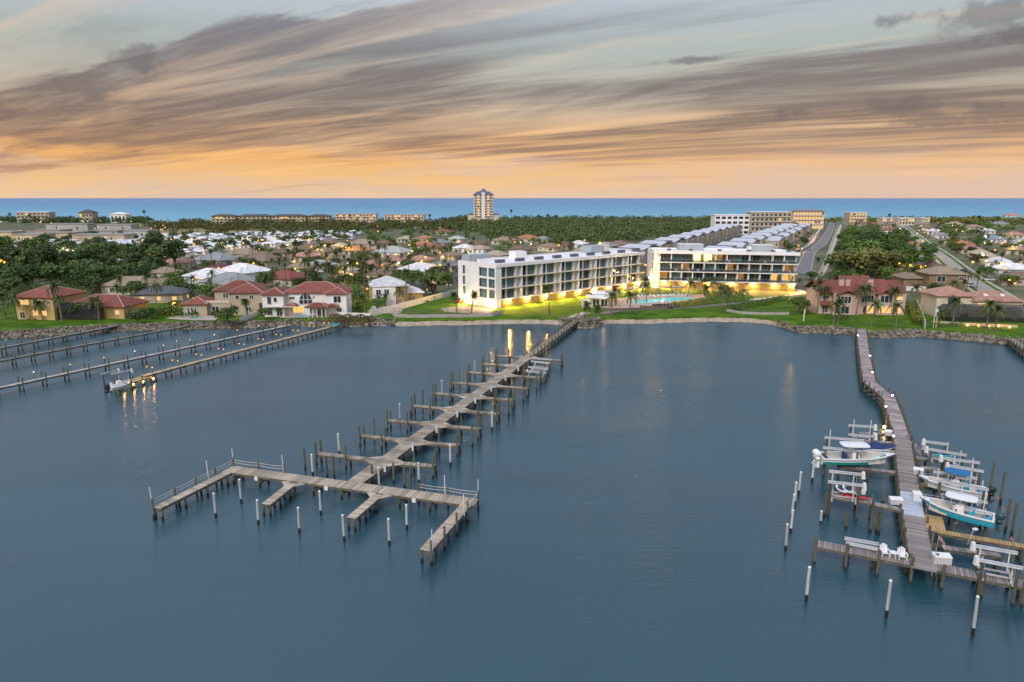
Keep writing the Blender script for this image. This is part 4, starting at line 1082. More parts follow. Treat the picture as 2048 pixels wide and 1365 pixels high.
def win(t, x, z, w, h, y, face='f', lit=False, ypos=0.0, np_=2, frame=None, house=None):
    """window on a face: 'f' front (-y), 'l' left (-x), 'r' right (+x); local coordinates"""
    key = (round(w, 2), round(h, 2), np_)
    if key not in WMESH:
        fr = MB(); b = 0.10
        fr.box((0, 0.0, -h / 2 + b / 2), (w, 0.12, b)); fr.box((0, 0.0, h / 2 - b / 2), (w, 0.12, b))
        for i in range(np_ + 1):
            xx = -w / 2 + (w) * i / np_; xx = min(max(xx, -w / 2 + b / 2), w / 2 - b / 2); fr.box((xx, 0.0, 0), (b, 0.114, h - 2 * b))
        pn = MB().box((0, 0.02, 0), (w / np_ - b, 0.05, h - 2 * b))
        WMESH[key] = (fr, pn, {})
    fr, pn, cache = WMESH[key]
    fm = frame or white_trim
    if fm.name not in cache: cache[fm.name] = fr.mesh('window', fm)
    pm_ = warm_pane if lit else glass_dark
    if 'p' + pm_.name not in cache: cache['p' + pm_.name] = pn.mesh('pane', pm_)
    rz = {'f': 0, 'l': -math.pi / 2, 'r': math.pi / 2}[face]
    off = 0.05
    loc = {'f': (x, y - off, z), 'l': (y - off, x, z), 'r': (y + off, x, z)}[face]
    o = link('window', cache[fm.name], t, loc=loc, rz=rz)
    for i in range(np_):
        link('pane', cache['p' + pm_.name], o, loc=(-w / 2 + w * (i + 0.5) / np_, 0, 0))
    return o
def house(c, w, d, roof, wall, label, rz=GRID, h=2.8, wing=None, wins=True, litp=0.15, group=None, pitch=0.40, cls='house', r=None, gz=None):
    """hip-roofed house centred at c; wing = (dx, dy, w, d)"""
    r = r or rng
    t = thing(cls, label, 'house', (c[0], c[1], GZ), rz, group)
    wmb = MB(); wmb.box((0, 0, h / 2), (w, d, h)); rmb = MB(); cp = MB()
    Ls, hh = hip(rmb, -w / 2, w / 2, -d / 2, d / 2, h, pitch); caps(cp, Ls)
    if wing:
        dx, dy, ww, wd_ = wing
        wmb.box((dx, dy, (h - 0.05) / 2), (ww, wd_, h - 0.05))
        r2 = MB(); Ls, _ = hip(r2, dx - ww / 2, dx + ww / 2, dy - wd_ / 2, dy + wd_ / 2, h - 0.05, pitch); caps(cp, Ls)
        r2.build('roof', RM[roof], t)
    wmb.build('wall', WM[wall], t); rmb.build('roof', RM[roof], t); cp.build('ridge_cap', RM[roof] if roof != 'white' else white_trim, t)
    vt = MB()
    for _ in range(3):
        vx, vy = r.uniform(-w * .25, w * .25), r.uniform(-d * .32, d * .05); vz = h + .2 + (d / 2 + vy) * pitch * .95
        vt.tube((vx, vy, vz - .2), (vx, vy, vz + .45), .12, None, 6)
    vt.build('roof_vent', galv, t, kind='stuff')
    if r.random() < .5: MB().box((r.uniform(-w * .2, w * .2), -d * .25, h + .25 + d * .25 * pitch), (1.2, 1.0, .25), 0, math.atan(pitch)).build('skylight', glass_dark, t)
    if wins:
        n = max(2, int(w / 4))
        for i in range(n):
            x = -w / 2 + w * (i + 0.5) / n
            if wing and abs(x - wing[0]) < wing[2] / 2 + 0.6 and wing[1] < 0: continue
            win(t, x, 1.5, 1.5, 1.3, -d / 2, 'f', r.random() < litp)
        if wing and wing[1] < 0: win(t, wing[0], 1.4, 2.2, 1.6, wing[1] - wing[3] / 2, 'f', r.random() < litp)
        win(t, 0, 1.5, 1.4, 1.3, -w / 2, 'l', r.random() < litp); win(t, 0, 1.5, 1.4, 1.3, w / 2, 'r', r.random() < litp)
    return t
def Hc(px, py, zz=4.3): return P(px, py, zz)
houses_mid = [  # px, py of roof centre, width in px, roof, wall, extra wording
 (490, 508, 60, 'tan', 'cream'), (434, 519, 75, 'grey', 'grey'), (522, 521, 80, 'brown', 'cream'), (485, 543, 86, 'white', 'white'), (420, 553, 84, 'white', 'pale blue'), (462, 564, 100, 'grey', 'cream'), (570, 556, 80, 'red', 'cream'),
 (440, 537, 40, 'maroon', 'tan'), (620, 497, 52, 'brown', 'tan'), (648, 504, 42, 'tan', 'cream'), (608, 513, 42, 'pink', 'cream'), (566, 505, 40, 'brown', 'tan'), (683, 493, 32, 'beige', 'cream'), (725, 488, 52, 'tan', 'cream'),
 (718, 501, 48, 'orange', 'cream'), (752, 500, 30, 'beige', 'cream'), (788, 504, 62, 'light grey', 'white'), (673, 517, 58, 'tan', 'cream'), (722, 517, 46, 'brown', 'tan'), (790, 522, 60, 'salmon', 'cream'), (843, 520, 45, 'salmon', 'cream'),
 (776, 548, 62, 'brown', 'cream'), (842, 540, 74, 'white', 'white'), (890, 531, 52, 'grey', 'tan'), (893, 555, 44, 'dark grey', 'grey'), (832, 573, 44, 'dark grey', 'grey'), (815, 478, 30, 'beige', 'cream'), (850, 477, 26, 'orange', 'cream'),
 (846, 490, 40, 'orange', 'tan'), (872, 495, 36, 'red-brown', 'tan'), (880, 486, 40, 'grey', 'cream'), (887, 464, 30, 'red-brown', 'cream'), (1017, 451, 44, 'dark grey', 'tan'), (1061, 446, 40, 'dark grey', 'tan'), (958, 455, 36, 'brown', 'tan'),
 (915, 478, 28, 'light grey', 'white'), (946, 488, 42, 'brown', 'cream'), (930, 496, 34, 'white', 'white'), (1010, 481, 40, 'tan', 'cream'), (1056, 477, 40, 'orange', 'cream'), (1088, 479, 30, 'grey', 'tan'), (1100, 494, 38, 'tan', 'cream'),
 (1128, 490, 30, 'red-brown', 'tan'), (1213, 492, 38, 'grey', 'tan'), (1240, 489, 40, 'brown', 'tan'), (993, 510, 42, 'beige', 'cream'), (960, 498, 34, 'beige', 'white'), (1331, 449, 28, 'pink', 'cream'), (352, 526, 50, 'salmon', 'cream'),
 (1158, 488, 30, 'white', 'white'), (1170, 501, 34, 'beige', 'cream'), (1040, 499, 36, 'brown', 'tan'), (905, 511, 30, 'tan', 'cream'), (748, 530, 44, 'pink', 'cream'), (640, 530, 50, 'light grey', 'white'), (596, 536, 44, 'tan', 'cream'),
 (700, 545, 46, 'beige', 'yellow'), (660, 486, 34, 'brown', 'tan'), (770, 487, 30, 'brown', 'tan'), (580, 490, 34, 'beige', 'cream'), (330, 545, 44, 'tan', 'cream'),
 # right-hand streets
 (1772, 452, 22, 'brown', 'cream'), (1781, 461, 30, 'red-brown', 'cream'), (1779, 469, 32, 'white', 'white'), (1790, 477, 32, 'tan', 'cream'), (1822, 491, 36, 'orange', 'cream'), (1826, 501, 36, 'blue-grey', 'tan'), (1830, 509, 36, 'beige', 'cream'),
 (1836, 520, 38, 'blue-grey', 'pale blue'), (1860, 534, 52, 'brown', 'white'), (1848, 449, 20, 'tan', 'cream'), (1858, 456, 24, 'brown', 'cream'), (1870, 463, 26, 'white', 'white'), (1882, 471, 30, 'grey', 'white'), (1905, 481, 32, 'tan', 'cream'),
 (1928, 489, 36, 'orange', 'cream'), (1943, 498, 34, 'pink', 'cream'), (1962, 507, 34, 'beige', 'white'), (1982, 516, 36, 'beige', 'cream'), (1999, 524, 40, 'white', 'white'), (2030, 538, 56, 'white', 'pale blue'), (2040, 556, 60, 'brown', 'tan'),
 (1718, 471, 38, 'green', 'cream'), (1738, 448, 30, 'red-brown', 'tan'), (1990, 478, 36, 'blue-grey', 'white'), (2030, 470, 34, 'salmon', 'cream'), (1950, 455, 30, 'tan', 'cream'), (1910, 449, 28, 'beige', 'tan'), (2000, 449, 34, 'grey', 'tan'),
 (2036, 500, 36, 'tan', 'cream'), (2062, 520, 40, 'brown', 'cream'), (2025, 431, 40, 'pink', 'cream'), (1975, 462, 26, 'white', 'white'), (2045, 484, 30, 'light grey', 'white')]
def zone_of(px, py):
    if px > 1760: return 'by the right-hand street' if px < 1880 else 'beyond the right-hand street'
    if px > 1640: return 'in the oak wood'
    if px > 1300: return 'at the forest edge'
    if px > 900: return 'behind the angled building'
    if py > 530: return 'just behind the riverside houses'
    if px < 560: return 'beside the dark tree belt'
    return 'in the village'
tally = {}
hinfo = []
for (px, py, wpx, rc, wc) in houses_mid:
    c = Hc(px, py); dist = c.y * cP + (CAM_H - 4) * sP
    w = wpx * dist / FPX * 1.06; w = min(w, 25)
    d = max(9, min(15, w * 0.72)); rzz = GRID + rng.choice([0, 0, 0.0, 0.06, -0.08])
    c = c + Vector((0, d * 0.12, 0))
    k = (rc, zone_of(px, py)); tally.setdefault(k, []).append((px, c, w, d, rzz, wc))
for (rc, zn), lst in tally.items():
    lst.sort(key=lambda a: a[0])
    for i, (px, c, w, d, rzz, wc) in enumerate(lst):
        lb = '%s hip-roofed house with %s walls %s' % (rc, wc, zn)
        if len(lst) > 1: lb += ', %s from the left' % ordn(i)
        sgn = rng.choice([-1, 1])
        house(c, w, d, rc, wc, lb, rzz, wing=(sgn * w * 0.27, -d * 0.32, w * 0.40, d * 0.7), litp=0.12, r=rng)
        hinfo.append((c, w))

# --- riverside houses, each built to its own plan (local x along the front, y inland)
def pool_cage(label, c, w, d, h, rz):
    t = thing('pool_enclosure', label, 'pool enclosure', (c.x, c.y, GZ), rz)
    scr = glass_mat('screen_mesh', (0.015, 0.015, 0.018), 0.35, 0.6) if 'screen_mesh' not in MATS else MATS['screen_mesh']
    k = 1.4
    vs = [(-w / 2, -d / 2, 0), (w / 2, -d / 2, 0), (w / 2, d / 2, 0), (-w / 2, d / 2, 0), (-w / 2, -d / 2, h), (w / 2, -d / 2, h), (w / 2 - k, -d / 2 + k, h + .9), (w / 2 - k, d / 2, h + .9), (-w / 2 + k, d / 2, h + .9), (-w / 2 + k, -d / 2 + k, h + .9), (w / 2, d / 2, h), (-w / 2, d / 2, h)]
    MB().add(vs, [(0, 1, 5, 4), (1, 2, 10, 5), (3, 0, 4, 11), (4, 5, 6, 9), (5, 10, 7, 6), (11, 4, 9, 8), (9, 6, 7, 8)]).build('screen', scr, t)
    f = MB(); n = int(w / 2.2)
    for i in range(n + 1):
        x = -w / 2 + w * i / n; xi = max(-w / 2 + k, min(w / 2 - k, x))
        f.bar((x, -d / 2, 0), (x, -d / 2, h), 0.08); f.bar((x, -d / 2, h), (xi, -d / 2 + k, h + .9), 0.07); f.bar((xi, -d / 2 + k, h + .9), (xi, d / 2, h + .9), 0.07)
    for z in (0.9, h): f.bar((-w / 2, -d / 2, z), (w / 2, -d / 2, z), 0.08); f.bar((-w / 2, -d / 2, z), (-w / 2, d / 2, z), .08); f.bar((w / 2, -d / 2, z), (w / 2, d / 2, z), .08)
    f.bar((-w / 2 + k, -d / 2 + k, h + .9), (w / 2 - k, -d / 2 + k, h + .9), 0.08)
    f.build('frame', mat('bronze_frame', (0.05, 0.045, 0.05), 0.5, 0.1), t)
    return t
def blocks(t, wall, roof, specs, pitch=0.42, ridge=True):
    """specs: (x0, x1, y0, y1, z0, z1, roofkind)"""
    for (x0, x1, y0, y1, z0, z1, rk) in specs:
        MB().box(((x0 + x1) / 2, (y0 + y1) / 2, (z0 + z1) / 2), (x1 - x0, y1 - y0, z1 - z0)).build('wall', WM[wall], t)
        if rk == 'hip':
            rb = MB(); Ls, _ = hip(rb, x0, x1, y0, y1, z1 + 0.002, pitch); ro = rb.build('roof', RM[roof], t)
            cp = MB(); caps(cp, Ls); cp.build('ridge_cap', mat('pale_ridge', (0.50, 0.33, 0.27), 0.8, 0.1) if roof in ('red', 'salmon', 'orange') else RM[roof], ro)
        elif rk == 'gable': gable(MB(), x0, x1, y0, y1, z1 + 0.002, (y1 - y0) * 0.25, 'x').build('roof', RM[roof], t)
        elif rk == 'gabley': gable(MB(), x0, x1, y0, y1, z1 + 0.002, (x1 - x0) * 0.25, 'y').build('roof', RM[roof], t)
# yellow house with red roof and pool cage (far left)
c = P(78, 640, GZ)
hy = thing('house', 'yellow two-storey house with red tile roof at the far left bank', 'house', (c.x, c.y, GZ), GRID * 0.25)
blocks(hy, 'yellow', 'red', [(-6.5, 5.0, 0, 12, 0, 6.2, 'hip'), (5.2, 23, 4, 15, 0, 3.3, 'hip'), (-8.5, -6.5, 3, 12, 0, 3.2, None)])
for x in (-3.6, 0.2): win(hy, x, 4.9, 2.6, 1.5, 0, 'f', x < 0, np_=3)
win(hy, 3.6, 4.9, 1.2, 1.3, 0, 'f')
for x in (-0.7, 2.0): win(hy, x, 1.9, 1.6, 1.5, 0, 'f', True)
win(hy, -4.8, 1.2, 1.6, 2.0, 0, 'f'); win(hy, 14, 1.8, 3, 1.8, 4, 'f'); win(hy, 21, 1.8, 1.4, 1.2, 4, 'f', True)
pool_cage('black screened pool enclosure with curved corners against the yellow house', P(147, 640, GZ) + Vector((0, 3.5, 0)), 15.5, 7, 3.3, GRID * 0.25)
# beige hip house behind
c = P(262, 590, GZ)
hb = thing('house', 'cream single-storey house with brown hip roof behind the left-hand palms', 'house', (c.x, c.y, GZ), 0.14)
blocks(hb, 'cream', 'tan', [(-9.5, 8, 0, 11, 0, 3.2, 'hip'), (6, 14, -1.5, 9, 0, 3.4, 'hip')])
for x, w_ in ((-6, 1.6), (2.5, 1.8)): win(hb, x, 1.8, w_, 1.8, 0, 'f')
win(hb, 10, 1.6, 2.0, 2.0, -1.5, 'f')
house(P(318, 590, 4.0) + Vector((0, 3, 0)), 15, 9, 'dark grey', 'tan', 'dark-grey-roofed low house beside the cream house, porch lights glowing yellow', 0.1, litp=0.8)
# pinkish tan house with red roof and white-fenced terrace
c = P(440, 632, GZ)
ht = thing('house', 'sprawling tan house with red hip roofs and a roof balcony left of the white villa', 'house', (c.x, c.y, GZ), 0.12)
blocks(ht, 'tan', 'red', [(-10.0, -3.5, 0, 9, 0, 3.4, 'hip'), (-3.6, 3.5, 1.5, 10, 0, 3.5, None), (-2.5, 10, 5, 15, 3.4, 6.6, 'hip'), (3.5, 11, 0.5, 12, 0, 3.4, None), (2.6, 12, 0.8, 9, 3.4, 6.4, 'hip')])
MB().box((-0.5, 1.45, 3.9), (7, 0.12, 0.8)).build('balcony_parapet', WM['cream'], ht)
for x in (-8.6, -7.6, -6.6): win(ht, x, 1.6, 0.7, 2.2, 0, 'f', np_=1)
win(ht, -1.5, 1.4, 2.0, 2.4, 1.5, 'f'); win(ht, 0.6, 5.2, 1.6, 1.6, 5, 'f'); win(ht, 5, 5.2, 1.2, 1.3, 0.8, 'f', np_=1); win(ht, 9, 5.2, 1.3, 1.3, .8, 'f'); win(ht, 8, 1.7, 1.6, 1.5, 0.5, 'f')
# white villa with red roof
c = P(607, 634, GZ)
hv = thing('villa', 'white two-storey villa with red hip roof, arched window and red porch roof', 'villa', (c.x, c.y, GZ), 0.05)
blocks(hv, 'white', 'red', [(-11.5, -5.5, 0.5, 9, 0, 6.3, 'hip'), (-5.6, 11, 2.5, 13, 0, 6.5, 'hip'), (6.5, 12.2, 1.2, 9, 0, 6.3, 'hip')])
blocks(hv, 'white', 'red', [(1.5, 7.0, -1.8, 1.6, 2.75, 2.95, 'hip'), (-4.8, -2.5, -0.2, 2.4, 2.9, 3.1, 'hip'), (7.0, 9.5, -0.4, 1.1, 2.75, 2.95, 'hip')])
pl_ = MB()
for x in (1.7, 3.0, 4.3, 5.6, 6.8): pl_.tube((x, -1.6, 0), (x, -1.6, 2.75), 0.13, None, 8)
pl_.build('porch_column', white_trim, hv)
bal = MB(); bal.box((-6.5, -0.1, 3.05), (8, 1.5, 0.22)); bal.build('balcony', white_trim, hv)
br_ = MB(); br_.box((-6.5, -0.8, 3.95), (8, 0.06, 0.07))
for i in range(18): br_.box((-10.4 + i * 0.46, -0.8, 3.55), (0.05, 0.05, 0.75))
br_.build('balcony_rail', mat('pinkish_rail', (0.6, 0.45, 0.4), 0.6, 0.1), hv)
for x, z, w_, h_, y, lt, n_ in [(-9.5, 4.7, 1.3, 2.4, 0.5, 0, 1), (-7.8, 4.9, 1.1, 1.4, 0.5, 0, 1), (-3.6, 5.1, 1.6, 0.9, 2.5, 0, 2), (2.6, 5.3, .6, .7, 2.5, 0, 1), (9.6, 4.8, 2.2, 2.0, 1.2, 0, 2), (-9.5, 1.5, 1.5, 2.3, 0.5, 0, 2), (-6.8, 1.3, 1.7, 2.4, 0.5, 0, 2), (-1.9, 1.7, 3.2, 2.0, 2.5, 1, 3), (1.6, 1.4, .7, 2.2, 2.5, 0, 1), (10, 1.4, 1.5, 2.1, 1.2, 0, 2), (4.4, 1.3, 1.6, 2.1, 1.6, 0, 2)]:
    win(hv, x, z, w_, h_, y, 'f', bool(lt), np_=n_)
# arched window: half disc of panes over a rectangular light
aw = MB()
cx_, cz_ = 0.3, 4.6
for (r0, r1) in ((1.75, 1.95),):
    for i in range(10):
        a0, a1 = math.pi * i / 10, math.pi * (i + 1) / 10
        vs = [(cx_ + r * math.cos(a), y, cz_ + r * math.sin(a)) for y in (2.36, 2.5) for r, a in ((r0, a0), (r1, a0), (r1, a1), (r0, a1))]
        aw.add(vs, [(0, 1, 2, 3), (7, 6, 5, 4), (0, 4, 5, 1), (2, 6, 7, 3), (1, 5, 6, 2), (3, 7, 4, 0)])
aw.bar((cx_ - 1.95, 2.42, cz_), (cx_ + 1.95, 2.42, cz_), 0.12); aw.bar((cx_ - 1.95, 2.42, cz_ - 1.3), (cx_ + 1.95, 2.42, cz_ - 1.3), 0.12)
for x in (-1.88, -0.6, 0.6, 1.88): aw.bar((cx_ + x, 2.42, cz_ - 1.3), (cx_ + x, 2.42, cz_ + (1.6 if abs(x) < 1 else 0)), 0.12)
ao = aw.build('arched_window', white_trim, hv)
gp_ = MB(); gp_.add([(cx_ + 1.8 * math.cos(a), 2.45, cz_ + 1.8 * math.sin(a)) for a in np.linspace(0, math.pi, 13)], [tuple(range(13))]); gp_.box((cx_, 2.47, cz_ - 0.65), (3.7, 0.05, 1.2)); gp_.build('pane', glass_dark, ao)
for x, y, z in ((-4.3, -0.6, 0), (8.5, -1.0, 0)): MB()
# yellow house with white roof by the white fence
c = P(806, 612, GZ)
hw = thing('house', 'narrow yellow two-storey house with white hip roof beside the long white fence', 'house', (c.x, c.y, GZ), 0.30)
blocks(hw, 'yellow', 'white', [(-9.2, 1.8, 0.5, 12, 0, 6.2, 'hip'), (1.8, 7.0, 3.5, 12, 0, 3.4, 'hip')])
blocks(hw, 'white', 'white', [(-9.3, -2.2, -0.2, 0.4, 0, 6.0, None)])
for x, z, w_, h_, y in [(-7.5, 4.6, 1.6, 1.8, -0.2), (-5, 4.6, 1.6, 1.8, -0.2), (0.2, 4.4, .8, 2.4, .5), (-1.0, 1.6, 1.0, 1.6, .5), (4, 1.7, 1.0, 1.8, 3.5), (-6.8, 1.4, 2.2, 2.2, -.2)]: win(hw, x, z, w_, h_, y, 'f')
# right: red-roofed row of town houses
c = P(1727, 632, GZ)
hr = thing('row_house', 'pink two-storey riverside row under a deep red roof with chimneys', 'row house', (c.x, c.y, GZ), -0.03)
X0, X1 = -12.0, 12.5
blocks(hr, 'pink', 'red', [(X0, -8.2, 3.2, 12, 0, 6.4, None), (-8.2, -0.5, 1.6, 12, 0, 6.4, None), (-0.5, 4.5, 2.6, 12, 0, 6.5, None), (4.5, X1, 1.8, 12, 0, 6.4, None)])
for (x0, x1, y0, y1, z, h_) in [(X0, -4, 2.0, 14, 6.4, 3.0), (-4, 4.6, 3.0, 16, 6.6, 3.9), (4.6, 8.4, 2.4, 14, 6.45, 3.2), (8.4, X1, 2.0, 14, 6.4, 3.0)]:
    gable(MB(), x0, x1, y0, y1, z, h_, 'x', 0.3).build('roof', RM['red'], hr)
for (x0, x1, y0, z) in [(-7.6, -2.2, 0.8, 6.0), (4.2, 8.0, 1.0, 6.0)]:
    gable(MB(), x0, x1, y0, 5, z, 1.1, 'y', 0.4).build('dormer_roof', RM['red'], hr)
for (x0, x1, y0) in [(-11.4, -8.6, 1.6)]:
    MB().add([(x0, y0, 2.9), (x1, y0, 2.9), (x1, y0 + 2.2, 4.1), (x0, y0 + 2.2, 4.1), (x0, y0, 2.75), (x1, y0, 2.75), (x1, y0 + 2.2, 2.75), (x0, y0 + 2.2, 2.75)], [(0, 1, 2, 3), (7, 6, 5, 4), (0, 4, 5, 1), (1, 5, 6, 2), (0, 3, 7, 4)]).build('porch_roof', RM['red'], hr)
for x in (-6.5 + 3.4, 3.6, -4.9 + 2.4 * 0):
    o = MB().box((x, 5.5, 8.2), (1.3, 1.1, 3.8)).build('chimney', WM['pink'], hr); MB().box((x, 5.5, 10.2), (1.5, 1.3, 0.25)).build('chimney_cap', grey_eq, o)
for x, z, w_, h_, y, lt, n_ in [(-9.9, 4.9, 2.0, 1.1, 3.2, 0, 2), (-5.3, 4.4, 4.2, 2.2, 1.6, 0, 4), (1.0 - 2.4 + 0.0, 4.5, 0.1, 0.1, 9, 0, 1), (0.9 + 1.0, 4.6, 3.6, 2.2, 2.6, 0, 4), (7.0, 4.6, 3.6, 2.2, 1.8, 0, 3), (10.7, 4.9, 1.9, 1.1, 1.8, 1, 2), (-9.9, 1.5, 1.8, 2.3, 3.2, 0, 2), (-5.4, 1.4, 3.8, 2.3, 1.6, 0, 3), (-1.2 + 2.4, 1.4, 0.9, 2.2, 2.6, 0, 1), (3.0, 1.4, 2.0, 2.2, 2.6, 1, 2), (6.8, 1.5, 4.0, 2.0, 1.8, 1, 3), (10.8, 1.5, 1.6, 2.2, 1.8, 1, 2)]:
    if w_ > 0.5: win(hr, x, z, w_, h_, y, 'f', bool(lt), np_=n_)
for x in (-8.2, -2.4, 4.5, 8.6): MB().box((x, 1.35, 3.1), (0.45, 0.45, 6.2)).build('porch_pillar', WM['pink'], hr)
# far right house with screened pool
c = P(1955, 640, GZ)
hs = thing('house', 'low beige house with salmon tile roof and skylights above a screened pool terrace', 'house', (c.x, c.y, GZ), -0.10)
blocks(hs, 'cream', 'salmon', [(-9.5, 0, 4, 13, 0, 6.0, 'hip'), (0, 14, 4.5, 14, 0, 4.6, 'hip')])
win(hs, -4.8, 4.7, 3.6, 2.2, 4, 'f'); win(hs, 3.5, 3.7, 3.2, 0.9, 4.5, 'f', True, np_=3)
for x in (5, 9.5): MB().box((x, 6.8, 6.1), (1, 1, 0.25), 0, 0.4).build('skylight', white_trim, hs)
pool_cage('long black screened pool enclosure before the salmon-roofed house at the right', c + Vector((2.6, 0.0, 0)), 23.5, 7.0, 3.0, -0.10)
for x in (-6, -2.5, 1, 4.5, 8):
    pass
c = P(1888, 585, GZ)
ho = thing('house', 'olive brown two-storey house with tan hip roof and white windows by the right-hand street', 'house', (c.x, c.y, GZ), -0.12)
blocks(ho, 'brown', 'tan', [(-5.5, 7, 0, 10, 0, 6.4, 'hip'), (-12, -5.5, 5, 15, 0, 4.2, 'hip')])
win(ho, -1.5, 4.8, 3.0, 2.2, 0, 'f'); win(ho, 5.2, 5.0, 1.7, 1.6, 0, 'f'); win(ho, -2.2, 1.6, 2.6, 2.2, 0, 'f', True)
# ------------------------------------------------------------------ town-house rows behind the pool-side building
beige_w = mat('townhouse_wall', (0.42, 0.36, 0.29), 0.8, 0.12, 0.4); metal_roof = mat('pale_metal_roof', (0.60, 0.61, 0.65), 0.45, 0.06, 0.5); dark_edge = mat('dark_parapet', (0.12, 0.09, 0.09), 0.7, 0.1)
def townhouse(c, w, d, h, label, group):
    t = thing('townhouse', label, 'townhouse', (c.x, c.y, GZ), GRID, group)
    MB().box((0, 0, h / 2), (w, d, h)).build('wall', beige_w, t)
    # shed roof panel tilted towards the river plus a lower dark-edged step
    mb = MB(); x0, x1, y0, y1 = -w / 2 - .3, w / 2 - 2.6, -d / 2 - 0.3, d / 2 * 0.5
    mb.add([(x0, y0, h + .1), (x1, y0, h + .1), (x1, y1, h + 1.3), (x0, y1, h + 1.3), (x0, y0, h - .1), (x1, y0, h - .1), (x1, y1, h), (x0, y1, h)], [(0, 1, 2, 3), (0, 4, 5, 1), (1, 5, 6, 2), (3, 2, 6, 7), (0, 3, 7, 4)]).build('roof', metal_roof, t)
    gable(MB(), w / 2 - 2.5, w / 2 - 0.1, -d / 2 - .1, d / 2 + .1, h, 1.0, 'x', 0.15).build('end_roof', metal_roof, t)
    MB().box((-1.3, d / 2 * 0.5 + (d / 4) - 0.1, h + 0.35), (w - 2.6, d / 2 - 0.3, 0.7)).build('rear_parapet', dark_edge, t)
    for z in (1.6, 4.6, 7.4):
        if z < h - 1:
            for y in (-1.6, 1.4): win(t, y, z, 1.1, 1.5, w / 2, 'r', rng.random() < 0.15, np_=1)
            win(t, w / 2 - 1.5, z, 1.2, 1.4, -d / 2, 'f', False, np_=1)
    return t
def row(p0, p1, n, w, h, name, group):
    a, b = P(*p0, h + GZ), P(*p1, h + GZ)
    for i in range(n):
        q = i / (n - 1); c = a.lerp(b, q)
        d = (b - a).length / (n - 1) * 0.86
        townhouse(c, w, d, h, 'beige townhouse with pale roof in the %s, %s from the river' % (name, ordn(i)), group)
row((1236, 505), (1462, 452), 11, 14, 8.6, 'left row of townhouses', 'left townhouse row')
row((1440, 500), (1580, 451), 10, 14, 8.2, 'middle row of townhouses', 'middle townhouse row')
row((1548, 478), (1610, 450), 6, 11, 6.8, 'right short row of townhouses', 'right townhouse row')
# ------------------------------------------------------------------ far blocks and the tower
def condo(c, w, d, floors, fh, bays, wallm, label, name='apartment_building', rz=0.0, lit=0.0, litm=None, roofk='flat', roofcol=None, balc=True, cat='apartment building', ww=None):
    t = thing(name, label, cat, (c.x, c.y, GZ), rz)
    H_ = floors * fh
    MB().box((0, 0, H_ / 2), (w, d, H_)).build('wall', wallm, t)
    if roofk == 'flat': MB().box((0, 0, H_ + 0.3), (w + 0.8, d + 0.8, 0.6)).build('roof', roofcol or roofm, t)
    else:
        rb = MB(); hip(rb, -w / 2, w / 2, -d / 2, d / 2, H_, 0.5 if roofk == 'hip' else 0.3, 1.0); rb.build('roof', roofcol, t)
    bw_ = w / bays; ww = ww or bw_ * 0.55
    for f in range(floors):
        z = fh * (f + 0.5)
        for i in range(bays):
            x = -w / 2 + bw_ * (i + 0.5)
            L_ = rng.random() < lit
            win(t, x, z, ww, fh * 0.55, -d / 2, 'f', L_, np_=1)
        if balc:
            MB().box((0, -d / 2 - 0.55, fh * f + 0.15 + (0.0)), (w * 0.94, 1.1, 0.2)).build('balcony', white_trim, t)
    return t
def at_far(px, y): # ground point under column px at depth y
    u = (px - 1024) / FPX; f = y * cP + CAM_H * sP
    return Vector((u * f, y, GZ))
tan_b = mat('tan_block', (0.42, 0.35, 0.25), 0.8, 0.1, 0.1); peach = mat('peach_block', (0.62, 0.48, 0.33), 0.8, 0.08, 0.1); yel = mat('yellow_block', (0.55, 0.45, 0.25), 0.8, 0.08, 0.1)  # on the stores, yellow_block paints yellow light into the wall colour
blue_roof = mat('slate_blue_roof', (0.13, 0.15, 0.22), 0.6, 0.1, 0.2); dk_roof = mat('dark_brown_roof', (0.09, 0.08, 0.07), 0.8, 0.1, 0.2); pinkr = mat('pink_roof', (0.5, 0.36, 0.35), 0.8, 0.1)
def far_block(x0, x1, ytop, y, floors, bays, wallm, label, **kw):
    c = at_far((x0 + x1) / 2, y); w = (x1 - x0) * (y * cP + CAM_H * sP) / FPX
    H_ = zat(ytop, y) - GZ
    return condo(c + Vector((0, 7, 0)), w, 14, floors, H_ / floors, bays, wallm, label, **kw)
for i, (x0, x1) in enumerate(((424, 471), (478, 540), (544, 611), (617, 659))):
    far_block(x0, x1, 433, 900, 3, max(6, int((x1 - x0) / 8)), yel, 'low pale yellow seaside block with dark roof, %s of four from the left' % ordn(i), roofk='low', roofcol=dk_roof, lit=0.12)
far_block(672, 753, 429, 880, 4, 12, peach, 'left of the two four-storey peach seaside blocks with lit windows', roofcol=pinkr, lit=0.4)
far_block(769, 849, 430, 880, 4, 12, peach, 'right of the two four-storey peach seaside blocks with lit windows', roofcol=pinkr, lit=0.35)
far_block(35, 100, 425, 960, 3, 8, tan_b, 'beige flat-roofed beachfront block at the far left shore', lit=0.05)
far_block(160, 186, 426, 940, 2, 4, tan_b, 'small brown beachfront block left of the white pavilion', lit=0.1, roofk='hip', roofcol=dk_roof)
far_block(222, 253, 429, 940, 1, 4, white_trim, 'low white pavilion roof on the beach skyline', roofk='low', roofcol=white_trim)
